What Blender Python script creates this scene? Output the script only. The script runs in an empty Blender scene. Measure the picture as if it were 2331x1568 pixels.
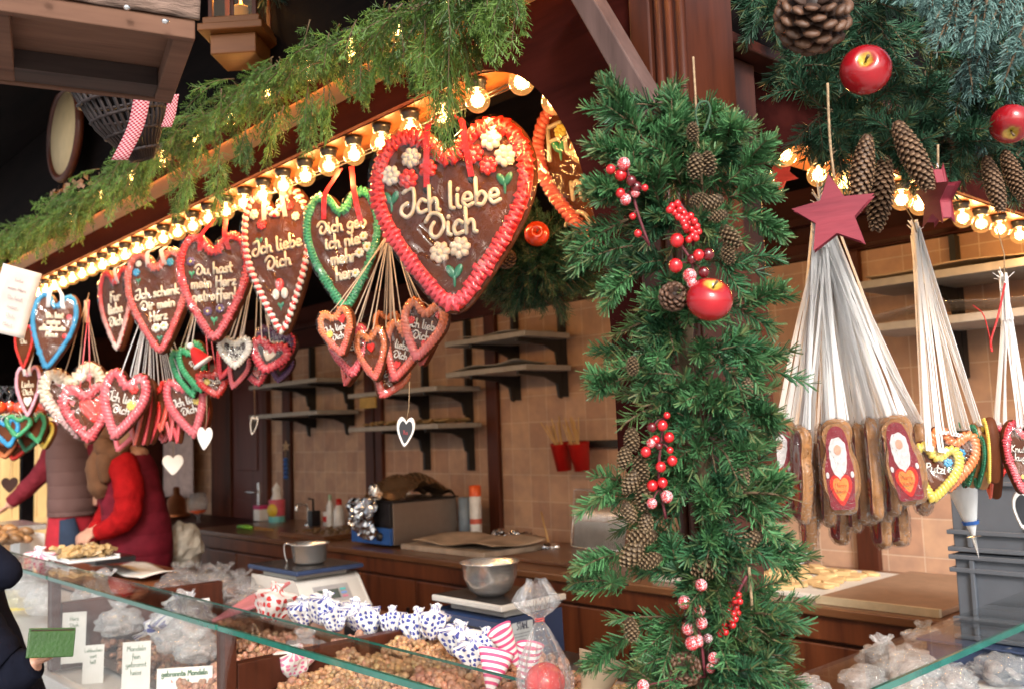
import bpy, math, random
import numpy as np
from mathutils import Matrix, Vector, Euler
R = math.radians
scene = bpy.context.scene
C = scene.collection
rng = np.random.default_rng(7)
random.seed(7)

# ---------------------------------------------------------------- camera
# world: X = depth of the stall (away from the left front), Y = along the left front, Z = up
F_PX, CXP, CYP, H = 2143.5, 1165.5, 784.0, 1.65
_w = np.array([-2145, 294, 2354.]); _w /= np.linalg.norm(_w)
_n = np.array([2600, 127, 2354.]); _n -= _n.dot(_w)*_w; _n /= np.linalg.norm(_n)
_u = -np.cross(_w, _n)
def ray(px, py):
    r = np.array([(px-CXP)/F_PX, (py-CYP)/F_PX, 1.])
    return np.array([_n@r, _w@r, _u@r])
def at(px, py, x=None, y=None, z=None, d=None):
    "point of the stall seen in direction (px, py), at a known wall plane, front plane, table height or distance"
    r = ray(px, py)
    t = x/r[0] if x is not None else y/r[1] if y is not None else (z-H)/r[2] if z is not None else d
    return Vector((r[0]*t, r[1]*t, r[2]*t+H))
cam_d = bpy.data.cameras.new('camera'); cam = bpy.data.objects.new('camera', cam_d); C.objects.link(cam)
right = Vector((_n[0], _w[0], _u[0])); down = Vector((_n[1], _w[1], _u[1])); fwd = Vector((_n[2], _w[2], _u[2]))
M = Matrix.Identity(4)
for i in range(3):
    M[i][0] = right[i]; M[i][1] = -down[i]; M[i][2] = -fwd[i]
M.translation = Vector((0, 0, H))
cam.matrix_world = M
cam_d.sensor_width = 36; cam_d.lens = 36*F_PX/2331
cam_d.clip_start = .05; cam_d.clip_end = 500
cam_d.dof.use_dof = True; cam_d.dof.focus_distance = 1.78; cam_d.dof.aperture_fstop = 5.2
scene.camera = cam

# ---------------------------------------------------------------- sky, sun, exposure
SUN_EL, SUN_AZ = 33, 236      # soft overcast light from the street side, behind the camera
world = bpy.data.worlds.new('World'); scene.world = world; world.use_nodes = True
nt = world.node_tree; nt.nodes.clear()
sky = nt.nodes.new('ShaderNodeTexSky'); sky.sky_type = 'NISHITA'; sky.sun_disc = False
sky.sun_elevation = R(SUN_EL); sky.sun_rotation = R(90-SUN_AZ); sky.dust_density = 4; sky.air_density = 1.2
hsv = nt.nodes.new('ShaderNodeHueSaturation'); hsv.inputs['Saturation'].default_value = .5
bg = nt.nodes.new('ShaderNodeBackground'); bg.inputs[1].default_value = .115
wo = nt.nodes.new('ShaderNodeOutputWorld')
nt.links.new(sky.outputs[0], hsv.inputs['Color']); nt.links.new(hsv.outputs[0], bg.inputs[0]); nt.links.new(bg.outputs[0], wo.inputs[0])
sd = bpy.data.lights.new('sun', 'SUN'); sd.energy = 1.5; sd.angle = R(11); sd.color = (1, .97, .93)
sun = bpy.data.objects.new('sun', sd); C.objects.link(sun)
sv = Vector((math.cos(R(SUN_EL))*math.cos(R(SUN_AZ)), math.cos(R(SUN_EL))*math.sin(R(SUN_AZ)), math.sin(R(SUN_EL))))
sun.rotation_euler = sv.to_track_quat('Z', 'Y').to_euler(); sun.location = sv*20
scene.view_settings.view_transform = 'Standard'; scene.view_settings.look = 'None'
scene.view_settings.exposure = 1.02; scene.view_settings.gamma = 1
cy = scene.cycles
cy.max_bounces = 7; cy.diffuse_bounces = 3; cy.glossy_bounces = 3; cy.transmission_bounces = 5; cy.transparent_max_bounces = 14
cy.caustics_reflective = False; cy.caustics_refractive = False
cy.sample_clamp_indirect = 4; cy.use_denoising = True
BULB_W, HIDDEN_W = 1.5, .1

# ---------------------------------------------------------------- materials
def newmat(name):
    m = bpy.data.materials.new(name); m.use_nodes = True
    t = m.node_tree; p = t.nodes['Principled BSDF']
    return m, t, p
def nd(t, typ, **kw):
    n = t.nodes.new(typ)
    for k, v in kw.items(): setattr(n, k, v)
    return n
def ramp(t, stops):
    r = nd(t, 'ShaderNodeValToRGB'); e = r.color_ramp.elements
    while len(e) > 1: e.remove(e[0])
    e[0].position = stops[0][0]; e[0].color = (*stops[0][1], 1)
    for p, c in stops[1:]:
        x = e.new(p); x.color = (*c, 1)
    return r
def mat(name, col, rough=.5, metal=0, coat=0, var=.15, scale=20, bump=0, bd=.004, bscale=None, stretch=None, tint=False, sss=0, spec=.5, trans=0, alpha=1, emit=None, es=0, coords='Object'):
    m, t, p = newmat(name); L = t.links
    tc = nd(t, 'ShaderNodeTexCoord'); mp = nd(t, 'ShaderNodeMapping'); L.new(tc.outputs[coords], mp.inputs[0])
    if stretch: mp.inputs['Scale'].default_value = stretch
    nz = nd(t, 'ShaderNodeTexNoise'); nz.inputs['Scale'].default_value = scale; nz.inputs['Detail'].default_value = 5
    L.new(mp.outputs[0], nz.inputs['Vector'])
    base = None
    c = np.array(col)
    r = ramp(t, [(.3, tuple(c*(1-var))), (.7, tuple(np.minimum(c*(1+var), 1)))]); L.new(nz.outputs[0], r.inputs[0]); base = r.outputs[0]
    if tint:
        a = nd(t, 'ShaderNodeAttribute'); a.attribute_name = 'tint'
        mx = nd(t, 'ShaderNodeMix', data_type='RGBA', blend_type='MULTIPLY'); mx.inputs[0].default_value = 1
        L.new(base, mx.inputs[6]); L.new(a.outputs['Color'], mx.inputs[7]); base = mx.outputs[2]
    L.new(base, p.inputs['Base Color'])
    p.inputs['Roughness'].default_value = rough; p.inputs['Metallic'].default_value = metal
    p.inputs['Coat Weight'].default_value = coat; p.inputs['Coat Roughness'].default_value = .08
    p.inputs['Specular IOR Level'].default_value = spec
    if sss: p.inputs['Subsurface Weight'].default_value = sss; p.inputs['Subsurface Radius'].default_value = (.02, .01, .006); p.inputs['Subsurface Scale'].default_value = .3
    if trans: p.inputs['Transmission Weight'].default_value = trans
    if emit: p.inputs['Emission Color'].default_value = (*emit, 1); p.inputs['Emission Strength'].default_value = es
    if bump:
        b = nd(t, 'ShaderNodeBump'); b.inputs['Strength'].default_value = bump; b.inputs['Distance'].default_value = bd
        if bscale:
            n2 = nd(t, 'ShaderNodeTexNoise'); n2.inputs['Scale'].default_value = bscale; n2.inputs['Detail'].default_value = 4; L.new(mp.outputs[0], n2.inputs['Vector']); L.new(n2.outputs[0], b.inputs['Height'])
        else: L.new(nz.outputs[0], b.inputs['Height'])
        L.new(b.outputs[0], p.inputs['Normal'])
        if coat and bump: L.new(b.outputs[0], p.inputs['Coat Normal'])
    return m
def wood(name, c1, c2, rough=.4, coat=.2, axis='Y', scale=9, bump=.15, spec=.4):
    m, t, p = newmat(name); L = t.links
    tc = nd(t, 'ShaderNodeTexCoord'); mp = nd(t, 'ShaderNodeMapping'); L.new(tc.outputs['Object'], mp.inputs[0])
    s = {'X': (.12, 1, 1), 'Y': (1, .12, 1), 'Z': (1, 1, .12)}[axis]; mp.inputs['Scale'].default_value = s
    nz = nd(t, 'ShaderNodeTexNoise'); nz.inputs['Scale'].default_value = scale; nz.inputs['Detail'].default_value = 6; nz.inputs['Distortion'].default_value = .8
    L.new(mp.outputs[0], nz.inputs['Vector'])
    n2 = nd(t, 'ShaderNodeTexNoise'); n2.inputs['Scale'].default_value = scale*8; n2.inputs['Detail'].default_value = 3; L.new(mp.outputs[0], n2.inputs['Vector'])
    ad = nd(t, 'ShaderNodeMath', operation='MULTIPLY_ADD'); ad.inputs[1].default_value = .35; L.new(n2.outputs[0], ad.inputs[0]); L.new(nz.outputs[0], ad.inputs[2])
    r = ramp(t, [(.45, c1), (.62, tuple((np.array(c1)+np.array(c2))/2)), (.85, c2)]); L.new(ad.outputs[0], r.inputs[0])
    L.new(r.outputs[0], p.inputs['Base Color']); p.inputs['Roughness'].default_value = rough
    p.inputs['Coat Weight'].default_value = coat; p.inputs['Coat Roughness'].default_value = .25; p.inputs['Specular IOR Level'].default_value = spec
    b = nd(t, 'ShaderNodeBump'); b.inputs['Strength'].default_value = bump; b.inputs['Distance'].default_value = .003; L.new(ad.outputs[0], b.inputs['Height']); L.new(b.outputs[0], p.inputs['Normal'])
    return m
def clear(name, tint=(1, 1, 1), rough=.05, bump=.6, bscale=18, ior=1.45, gain=1.6, milk=0, base=.04):
    "thin clear film or pane: see-through where seen face-on, mirror-like at its creases"
    m, t, p = newmat(name); L = t.links; t.nodes.remove(p); out = t.nodes['Material Output']
    tr = nd(t, 'ShaderNodeBsdfTransparent'); tr.inputs[0].default_value = (*tint, 1)
    gl = nd(t, 'ShaderNodeBsdfGlossy'); gl.inputs['Roughness'].default_value = rough
    fr = nd(t, 'ShaderNodeLayerWeight'); fr.inputs[0].default_value = .5
    pw = nd(t, 'ShaderNodeMath', operation='POWER'); pw.inputs[1].default_value = 4.5; L.new(fr.outputs['Facing'], pw.inputs[0])
    mu = nd(t, 'ShaderNodeMath', operation='MULTIPLY_ADD', use_clamp=True); mu.inputs[1].default_value = min(gain*.9, 1); mu.inputs[2].default_value = base*gain; L.new(pw.outputs[0], mu.inputs[0])
    if bump:
        tc = nd(t, 'ShaderNodeTexCoord'); nz = nd(t, 'ShaderNodeTexNoise'); nz.inputs['Scale'].default_value = bscale; nz.inputs['Detail'].default_value = 3; nz.inputs['Distortion'].default_value = 1.5
        L.new(tc.outputs['Object'], nz.inputs['Vector'])
        b = nd(t, 'ShaderNodeBump'); b.inputs['Strength'].default_value = bump; b.inputs['Distance'].default_value = .02; L.new(nz.outputs[0], b.inputs['Height'])
        L.new(b.outputs[0], gl.inputs['Normal']); L.new(b.outputs[0], fr.inputs['Normal'])
    mx = nd(t, 'ShaderNodeMixShader'); L.new(mu.outputs[0], mx.inputs[0]); L.new(tr.outputs[0], mx.inputs[1]); L.new(gl.outputs[0], mx.inputs[2])
    last = mx.outputs[0]
    if milk:
        df = nd(t, 'ShaderNodeBsdfDiffuse'); df.inputs[0].default_value = (.9, .92, .95, 1)
        m2 = nd(t, 'ShaderNodeMixShader'); m2.inputs[0].default_value = milk; L.new(last, m2.inputs[1]); L.new(df.outputs[0], m2.inputs[2]); last = m2.outputs[0]
    L.new(last, out.inputs[0])
    return m
W_DARK = wood('dark_varnished_wood', (.022, .005, .003), (.06, .013, .007), .5, .04, 'Y', spec=.2)
W_DARKZ = wood('dark_varnished_post', (.03, .008, .004), (.1, .024, .01), .45, .1, 'Z', spec=.3)
W_BLACK = wood('blackened_wood', (.003, .0025, .003), (.009, .006, .006), .8, 0, 'Y', spec=.05)
W_ORANGE = wood('pine_soffit', (.11, .032, .006), (.2, .065, .014), .4, .2, 'Y')
W_FASC = wood('fascia_wood', (.02, .0035, .003), (.048, .009, .007), .8, 0, 'Y', spec=.03)
W_CORN = wood('cornice_pine', (.45, .19, .05), (.65, .33, .1), .4, .1, 'Y')
W_COUNTER = wood('counter_wood', (.055, .014, .006), (.17, .05, .018), .4, .25, 'Z', 7)
W_COUNTERT = wood('counter_top_wood', (.09, .035, .016), (.2, .09, .04), .3, .3, 'Y', 7)
W_WEATHER = wood('weathered_wood', (.08, .036, .022), (.19, .095, .06), .9, 0, 'X', 12, .4)
W_WEATHER2 = wood('weathered_dark_wood', (.03, .018, .015), (.08, .05, .04), .8, 0, 'X', 12, .4)
W_YELLOW = wood('yellow_timber', (.55, .33, .12), (.75, .5, .22), .6, 0, 'Z', 6)
W_DOOR = wood('door_wood', (.075, .018, .014), (.12, .032, .024), .4, .15, 'Z', 4)
W_BRACE = wood('greyed_brace_wood', (.05, .026, .022), (.13, .075, .065), .7, 0, 'Z', 12)
W_LEDGE = wood('display_ledge_wood', (.13, .045, .02), (.26, .1, .045), .35, .3, 'Y', 7)
M_ICE = mat('icing', (.9, .9, .9), .35, coat=.5, var=.06, scale=60, bump=.25, tint=True, sss=.12)
M_TINT = mat('painted_card', (.95, .95, .95), .6, var=.04, tint=True)
M_GING = mat('gingerbread', (.1, .028, .01), .6, spec=.12, coat=.03, var=.35, scale=14, bump=.25, bscale=90)
M_GING2 = mat('light_gingerbread', (.4, .18, .06), .5, coat=.2, var=.3, scale=22, bump=.35, bscale=60, bd=.005)
M_CHOC = mat('chocolate_gingerbread', (.03, .01, .007), .45, spec=.25, coat=.1, var=.3, scale=14, bump=.2)
M_CEL = clear('cellophane', rough=.05, bump=1.0, bscale=8, gain=1.6, base=.032)
M_CELB = clear('crumpled_cellophane', rough=.07, bump=1.0, bscale=45, gain=2.0, milk=.06)
M_CELF = clear('creased_cellophane', rough=.12, bump=1.0, bscale=70, gain=1.2, base=.035)
M_CELM = clear('milky_cellophane', rough=.06, bump=1.0, bscale=32, gain=2.8, milk=.24)
M_GLASS = clear('pane_glass', (.98, .99, .985), rough=.01, bump=0, gain=.8, base=.045)
M_GEDGE = mat('glass_edge', (.03, .17, .13), .15, coat=1, var=.2)
M_BULBG = clear('bulb_glass', (1, .93, .78), rough=.02, bump=0, gain=1.2, ior=1.35)
M_SOCK = mat('black_bakelite', (.012, .011, .011), .35, coat=.3)
M_FILG = mat('glowing_filament', (1, .8, .4), emit=(1, .6, .2), es=16)
M_HALO = None
M_RIBR = mat('red_satin', (.62, .018, .02), .35, coat=.2, var=.2, scale=30)
M_RIBW = mat('white_ribbon', (.97, .97, .97), .5, coat=.1, var=.02, scale=30)
_t = M_RIBW.node_tree; _tr = nd(_t, 'ShaderNodeBsdfTranslucent'); _tr.inputs[0].default_value = (.95, .95, .95, 1); _mx = nd(_t, 'ShaderNodeMixShader'); _mx.inputs[0].default_value = .6
_t.links.new(_t.nodes['Principled BSDF'].outputs[0], _mx.inputs[1]); _t.links.new(_tr.outputs[0], _mx.inputs[2]); _t.links.new(_mx.outputs[0], _t.nodes['Material Output'].inputs[0])
M_RIBT = mat('tan_ribbon', (.62, .48, .35), .5, var=.2, scale=30)
M_TWINE = mat('jute_twine', (.35, .24, .14), .9, var=.3, scale=200)
M_FIR = mat('fir_needles', (.5, .5, .5), .5, var=.2, scale=5, tint=True, spec=.35)
M_STEM = mat('twig_bark', (.14, .09, .05), .8, tint=False)
M_CONE = mat('cone_scales', (.9, .9, .9), .55, var=.25, scale=60, tint=True)
M_BERRY = mat('berry_skin', (.55, .01, .015), .18, coat=.8, var=.3, scale=80, tint=True)
M_STEEL = mat('brushed_steel', (.95, .94, .93), .26, metal=.88, var=.08, scale=30, stretch=(1, 1, 8))
M_FOIL = mat('aluminium_foil', (.85, .85, .86), .15, metal=1, bump=1, bscale=60)
M_GOLDF = mat('copper_film', (.62, .38, .22), .16, metal=.85, bump=1, bscale=14, var=.4, scale=6)
M_BLACK = mat('black_iron', (.012, .012, .012), .5)
M_BOARD = mat('grey_shelf_board', (.38, .365, .345), .6, var=.15)
M_PAPER = mat('white_paper', (.8, .79, .76), .8, var=.05)
M_KRAFT = mat('kraft_paper', (.5, .37, .24), .8, var=.12)
M_GREY = mat('grey_plastic', (.095, .11, .135), .45, var=.06)
M_NAVY = mat('navy_plastic', (.025, .045, .11), .4, var=.1)
M_NAVY2 = mat('blue_plastic', (.03, .12, .42), .35)
M_WHITEP = mat('cream_white_plastic', (.62, .6, .56), .4, var=.04)
M_LCD = mat('lcd_glass', (.09, .11, .1), .1, coat=.6)
M_BLK = mat('black_plastic', (.015, .015, .018), .3)
M_RED = mat('red_plastic', (.5, .012, .01), .35, var=.08)
M_ORG = mat('orange_plastic', (.85, .12, .02), .35)
M_SKIN = mat('skin', (.55, .3, .21), .5, var=.08, sss=.1)
M_NUT = mat('candied_nuts', (.9, .9, .9), .45, coat=.35, var=.35, scale=120, tint=True, bump=.5, bscale=200)
M_GROUND = mat('street_paving', (.36, .35, .34), .8, var=.25, scale=2)

def tilemat():
    m, t, p = newmat('terracotta_tiles'); L = t.links
    tc = nd(t, 'ShaderNodeTexCoord'); sx = nd(t, 'ShaderNodeSeparateXYZ'); L.new(tc.outputs['Object'], sx.inputs[0])
    cb = nd(t, 'ShaderNodeCombineXYZ'); L.new(sx.outputs[1], cb.inputs[0]); L.new(sx.outputs[2], cb.inputs[1])
    br = nd(t, 'ShaderNodeTexBrick'); br.offset = 0; br.squash = 1
    br.inputs['Scale'].default_value = 1; br.inputs['Brick Width'].default_value = .155; br.inputs['Row Height'].default_value = .155
    br.inputs['Mortar Size'].default_value = .0028; br.inputs['Mortar Smooth'].default_value = .3; br.inputs['Bias'].default_value = 0
    br.inputs['Color1'].default_value = (.47, .29, .21, 1); br.inputs['Color2'].default_value = (.59, .4, .285, 1); br.inputs['Mortar'].default_value = (.68, .54, .42, 1)
    L.new(cb.outputs[0], br.inputs['Vector'])
    nz = nd(t, 'ShaderNodeTexNoise'); nz.inputs['Scale'].default_value = 13; nz.inputs['Detail'].default_value = 6; L.new(tc.outputs['Object'], nz.inputs['Vector'])
    rr = ramp(t, [(.3, (.8, .76, .76)), (.7, (1.08, 1.02, .94))]); L.new(nz.outputs[0], rr.inputs[0])
    mx = nd(t, 'ShaderNodeMix', data_type='RGBA', blend_type='MULTIPLY'); mx.inputs[0].default_value = 1
    L.new(br.outputs['Color'], mx.inputs[6]); L.new(rr.outputs[0], mx.inputs[7]); L.new(mx.outputs[2], p.inputs['Base Color'])
    p.inputs['Roughness'].default_value = .55
    b = nd(t, 'ShaderNodeBump'); b.invert = True; b.inputs['Strength'].default_value = .5; b.inputs['Distance'].default_value = .003; L.new(br.outputs['Fac'], b.inputs['Height']); L.new(b.outputs[0], p.inputs['Normal'])
    return m
M_TILE = tilemat()
def heartprint(name, paper, ink, scale=38, stripes=False, rough=.7):
    "paper printed with little scattered hearts (or stripes), laid out in the sheet's own UV space"
    m, t, p = newmat(name); L = t.links
    tc = nd(t, 'ShaderNodeTexCoord')
    def mth(op, a, b=None, clamp=False):
        n = nd(t, 'ShaderNodeMath', operation=op, use_clamp=clamp)
        for i, v in enumerate((a, b)):
            if v is None: continue
            if isinstance(v, (int, float)): n.inputs[i].default_value = v
            else: L.new(v, n.inputs[i])
        return n.outputs[0]
    if stripes:
        sx = nd(t, 'ShaderNodeSeparateXYZ'); L.new(tc.outputs['UV'], sx.inputs[0])
        s = mth('SINE', mth('MULTIPLY', sx.outputs[1], scale)); mask = mth('GREATER_THAN', s, .1)
    else:
        vo = nd(t, 'ShaderNodeTexVoronoi', voronoi_dimensions='2D'); vo.inputs['Scale'].default_value = scale; vo.inputs['Randomness'].default_value = .55
        L.new(tc.outputs['UV'], vo.inputs['Vector'])
        sc = nd(t, 'ShaderNodeVectorMath', operation='SUBTRACT'); L.new(tc.outputs['UV'], sc.inputs[0]); L.new(vo.outputs['Position'], sc.inputs[1])
        s2 = nd(t, 'ShaderNodeVectorMath', operation='SCALE'); s2.inputs['Scale'].default_value = scale*3.4; L.new(sc.outputs[0], s2.inputs[0])
        ro = nd(t, 'ShaderNodeVectorRotate', rotation_type='Z_AXIS'); L.new(s2.outputs[0], ro.inputs['Vector'])
        sp = nd(t, 'ShaderNodeSeparateColor'); L.new(vo.outputs['Color'], sp.inputs[0]); L.new(mth('MULTIPLY', sp.outputs[0], 2.2), ro.inputs['Angle'])
        sx = nd(t, 'ShaderNodeSeparateXYZ'); L.new(ro.outputs[0], sx.inputs[0]); x, y = sx.outputs[0], sx.outputs[1]
        x2 = mth('MULTIPLY', x, x); y2 = mth('MULTIPLY', y, y)
        a = mth('SUBTRACT', mth('ADD', x2, y2), 1); a3 = mth('MULTIPLY', mth('MULTIPLY', a, a), a)
        mask = mth('LESS_THAN', mth('SUBTRACT', a3, mth('MULTIPLY', x2, mth('MULTIPLY', y2, y))), 0)
    mx = nd(t, 'ShaderNodeMix', data_type='RGBA'); L.new(mask, mx.inputs[0]); mx.inputs[6].default_value = (*paper, 1); mx.inputs[7].default_value = (*ink, 1)
    L.new(mx.outputs[2], p.inputs['Base Color']); p.inputs['Roughness'].default_value = rough
    return m
M_PBLUE = heartprint('blue_heart_paper', (.8, .8, .8), (.05, .07, .32), 12)
M_PRED = heartprint('red_heart_paper', (.8, .76, .74), (.65, .05, .05), 10)
M_PPINK = heartprint('pink_heart_paper', (.8, .75, .74), (.75, .2, .35), 12)
M_PSTR = heartprint('pink_striped_paper', (.82, .78, .76), (.7, .09, .22), 46, True)
def checker(name, c1, c2, sc, coords='UV', c3=None):
    m, t, p = newmat(name); L = t.links; tc = nd(t, 'ShaderNodeTexCoord')
    ck = nd(t, 'ShaderNodeTexChecker'); ck.inputs['Scale'].default_value = sc; ck.inputs[1].default_value = (*c1, 1); ck.inputs[2].default_value = (*c2, 1)
    L.new(tc.outputs[coords], ck.inputs[0]); L.new(ck.outputs[0], p.inputs['Base Color']); p.inputs['Roughness'].default_value = .85
    return m
M_GINGHAM = checker('red_gingham', (.3, .01, .03), (.55, .32, .34), 1)
# ---------------------------------------------------------------- mesh builder
class MB:
    def __init__(s): s.v = []; s.n = 0; s.f = []; s.c = []; s.sm = []; s.uv = []; s.mi = []
    def add(s, v, f, col=(1, 1, 1), M=None, smooth=True, uv=None, mi=0):
        v = np.asarray(v, float)
        if M is not None:
            m = np.array(M); v = v@m[:3, :3].T+m[:3, 3]
        if uv is None: uv = np.zeros((len(v), 2))
        s.v.append(v); s.uv.append(np.asarray(uv, float))
        groups = [f] if isinstance(f, np.ndarray) else f
        if not isinstance(f, np.ndarray):
            d = {}
            for q in f: d.setdefault(len(q), []).append(q)
            groups = [np.array(x) for x in d.values()]
        for g in groups:
            s.f.append(g+s.n); c = np.asarray(col, float)
            s.c.append(np.tile(c, (len(g), 1)) if c.ndim == 1 else c)
            s.sm.append(np.full(len(g), smooth)); s.mi.append(np.full(len(g), mi))
        s.n += len(v); return s
    def box(s, lo, hi, col=(1, 1, 1), M=None, mi=0):
        x0, y0, z0 = lo; x1, y1, z1 = hi
        v = [(x0, y0, z0), (x1, y0, z0), (x1, y1, z0), (x0, y1, z0), (x0, y0, z1), (x1, y0, z1), (x1, y1, z1), (x0, y1, z1)]
        f = np.array([(0, 3, 2, 1), (4, 5, 6, 7), (0, 1, 5, 4), (1, 2, 6, 5), (2, 3, 7, 6), (3, 0, 4, 7)])
        uv = [(x+y, z) for x, y, z in v]
        return s.add(v, f, col, M, False, uv, mi)
    def tube(s, pts, r, n=6, col=(1, 1, 1), M=None, cap=True, flat=1., mi=0):
        p = np.asarray(pts, float); k = len(p); r = np.broadcast_to(np.asarray(r, float), (k,))
        t = np.gradient(p, axis=0); t /= np.linalg.norm(t, axis=1)[:, None]+1e-12
        a = np.array([0, 1., 0]) if abs(t[0][1]) < .9 else np.array([1., 0, 0])
        N = []
        for i in range(k):
            a = a-t[i]*(a@t[i]); a = a/(np.linalg.norm(a)+1e-12); N.append(a)
        N = np.array(N); B = np.cross(t, N)
        th = np.linspace(0, 2*math.pi, n, endpoint=False)
        v = p[:, None]+r[:, None, None]*(N[:, None]*np.cos(th)[None, :, None]*flat+B[:, None]*np.sin(th)[None, :, None])
        v = v.reshape(-1, 3); i, j = np.meshgrid(np.arange(k-1), np.arange(n), indexing='ij'); j2 = (j+1) % n
        f = np.stack([i*n+j, i*n+j2, (i+1)*n+j2, (i+1)*n+j], -1).reshape(-1, 4)
        uv = np.stack([np.repeat(np.arange(k)/max(k-1, 1), n), np.tile(th/6.283, k)], 1)
        fs = [f]
        if cap and n == 6 or cap and n > 2:
            fs.append(np.array([list(range(n))[::-1]])); fs.append(np.array([[(k-1)*n+q for q in range(n)]]))
        for g in fs[1:]: pass
        s.v.append(v if M is None else v@np.array(M)[:3, :3].T+np.array(M)[:3, 3]); s.uv.append(uv)
        for g in fs:
            s.f.append(g+s.n); s.c.append(np.tile(np.asarray(col, float), (len(g), 1))); s.sm.append(np.full(len(g), True)); s.mi.append(np.full(len(g), mi))
        s.n += len(v); return s
    def lathe(s, prof, n=24, col=(1, 1, 1), M=None, mi=0, smooth=True):
        prof = np.asarray(prof, float); k = len(prof); th = np.linspace(0, 2*math.pi, n, endpoint=False)
        v = np.stack([prof[:, 0][:, None]*np.cos(th), prof[:, 0][:, None]*np.sin(th), np.repeat(prof[:, 1][:, None], n, 1)], -1).reshape(-1, 3)
        i, j = np.meshgrid(np.arange(k-1), np.arange(n), indexing='ij'); j2 = (j+1) % n
        f = np.stack([i*n+j, i*n+j2, (i+1)*n+j2, (i+1)*n+j], -1).reshape(-1, 4)
        uv = np.stack([np.tile(th/6.283, k), np.repeat(np.arange(k)/k, n)], 1)
        return s.add(v, f, col, M, smooth, uv, mi)
    def ell(s, c, r, col=(1, 1, 1), M=None, nu=10, nv=7, Rm=None, mi=0):
        r = (r, r, r) if isinstance(r, (int, float)) else r
        ph = np.linspace(-math.pi/2, math.pi/2, nv); th = np.linspace(0, 2*math.pi, nu, endpoint=False)
        v = np.stack([np.cos(ph)[:, None]*np.cos(th), np.cos(ph)[:, None]*np.sin(th), np.repeat(np.sin(ph)[:, None], nu, 1)], -1).reshape(-1, 3)*np.array(r)
        if Rm is not None: v = v@np.array(Rm)[:3, :3].T
        v = v+np.array(c)
        i, j = np.meshgrid(np.arange(nv-1), np.arange(nu), indexing='ij'); j2 = (j+1) % nu
        f = np.stack([i*nu+j, i*nu+j2, (i+1)*nu+j2, (i+1)*nu+j], -1).reshape(-1, 4)
        uv = np.stack([np.tile(th/6.283, nv), np.repeat(ph/3.14+.5, nu)], 1)
        return s.add(v, f, col, M, True, uv, mi)
    def prism(s, o, t, bev=0, col=(1, 1, 1), M=None, y0=0., mi=0, smooth=False):
        "outline o (x, z) extruded along y from y0 (front) to y0+t, rounded edges by shrinking the end rings"
        o = np.asarray(o, float); n = len(o); c = o.mean(0)
        L = [(y0, 1-bev*1.6), (y0+t*.16, 1-bev*.35), (y0+t*.4, 1), (y0+t*.6, 1), (y0+t*.84, 1-bev*.35), (y0+t, 1-bev*1.6)] if bev else [(y0, 1), (y0+t, 1)]
        v = []
        for y, k in L:
            q = c+(o-c)*k; v.append(np.stack([q[:, 0], np.full(n, y), q[:, 1]], 1))
        v = np.concatenate(v); k = len(L)
        i, j = np.meshgrid(np.arange(k-1), np.arange(n), indexing='ij'); j2 = (j+1) % n
        f = np.stack([i*n+j, i*n+j2, (i+1)*n+j2, (i+1)*n+j], -1).reshape(-1, 4)
        uv = np.tile(o, (k, 1))
        s.add(v, [f] if False else f, col, M, smooth or bool(bev), uv, mi)
        base = s.n-len(v)
        for g in (np.array([list(range(n))]), np.array([[(k-1)*n+q for q in range(n)][::-1]])):
            s.f.append(g+base); s.c.append(np.tile(np.asarray(col, float), (1, 1))); s.sm.append(np.array([False])); s.mi.append(np.array([mi]))
        return s
    def grid(s, fn, nu, nv, col=(1, 1, 1), M=None, uvs=(1, 1), mi=0, smooth=True):
        u = np.linspace(0, 1, nu); w = np.linspace(0, 1, nv)
        v = np.array([fn(a, b) for a in u for b in w]); i, j = np.meshgrid(np.arange(nu-1), np.arange(nv-1), indexing='ij')
        f = np.stack([i*nv+j, i*nv+j+1, (i+1)*nv+j+1, (i+1)*nv+j], -1).reshape(-1, 4)
        uv = np.array([(a*uvs[0], b*uvs[1]) for a in u for b in w])
        return s.add(v, f, col, M, smooth, uv, mi)
    def needles(s, P, D, L, W, col, roll=None):
        "many thin blades at once: base P, direction D, length L, width W"
        n = len(P); D = D/np.linalg.norm(D, axis=1)[:, None]
        a = rng.normal(size=(n, 3)); sd = np.cross(D, a); sd /= np.linalg.norm(sd, axis=1)[:, None]+1e-9
        L = np.broadcast_to(L, (n,))[:, None]; W = np.broadcast_to(W, (n,))[:, None]
        v = np.stack([P-sd*W*.5, P+sd*W*.5, P+D*L+sd*W*.35, P+D*L-sd*W*.35], 1).reshape(-1, 3)
        f = np.arange(4*n).reshape(-1, 4)
        return s.add(v, f, col, None, False)
    def build(s, name, mats, parent=None, origin=None, bevel=0, mods=None):
        v = np.concatenate(s.v)
        if origin is not None: v = v-np.array(origin)
        me = bpy.data.meshes.new(name)
        me.vertices.add(len(v)); me.vertices.foreach_set('co', v.astype(np.float32).ravel())
        loops = np.concatenate([g.ravel() for g in s.f]); tot = np.concatenate([np.full(len(g), g.shape[1]) for g in s.f])
        st = np.concatenate([[0], np.cumsum(tot)[:-1]])
        me.loops.add(len(loops)); me.loops.foreach_set('vertex_index', loops.astype(np.int32))
        me.polygons.add(len(tot)); me.polygons.foreach_set('loop_start', st.astype(np.int32))
        me.polygons.foreach_set('use_smooth', np.concatenate(s.sm)); me.polygons.foreach_set('material_index', np.concatenate(s.mi).astype(np.int32))
        uv = me.uv_layers.new(name='UVMap'); uvv = np.concatenate(s.uv)[loops]; uv.data.foreach_set('uv', uvv.astype(np.float32).ravel())
        a = me.attributes.new('tint', 'FLOAT_VECTOR', 'FACE'); a.data.foreach_set('vector', np.concatenate(s.c).astype(np.float32).ravel())
        me.update(calc_edges=True); me.validate()
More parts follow.
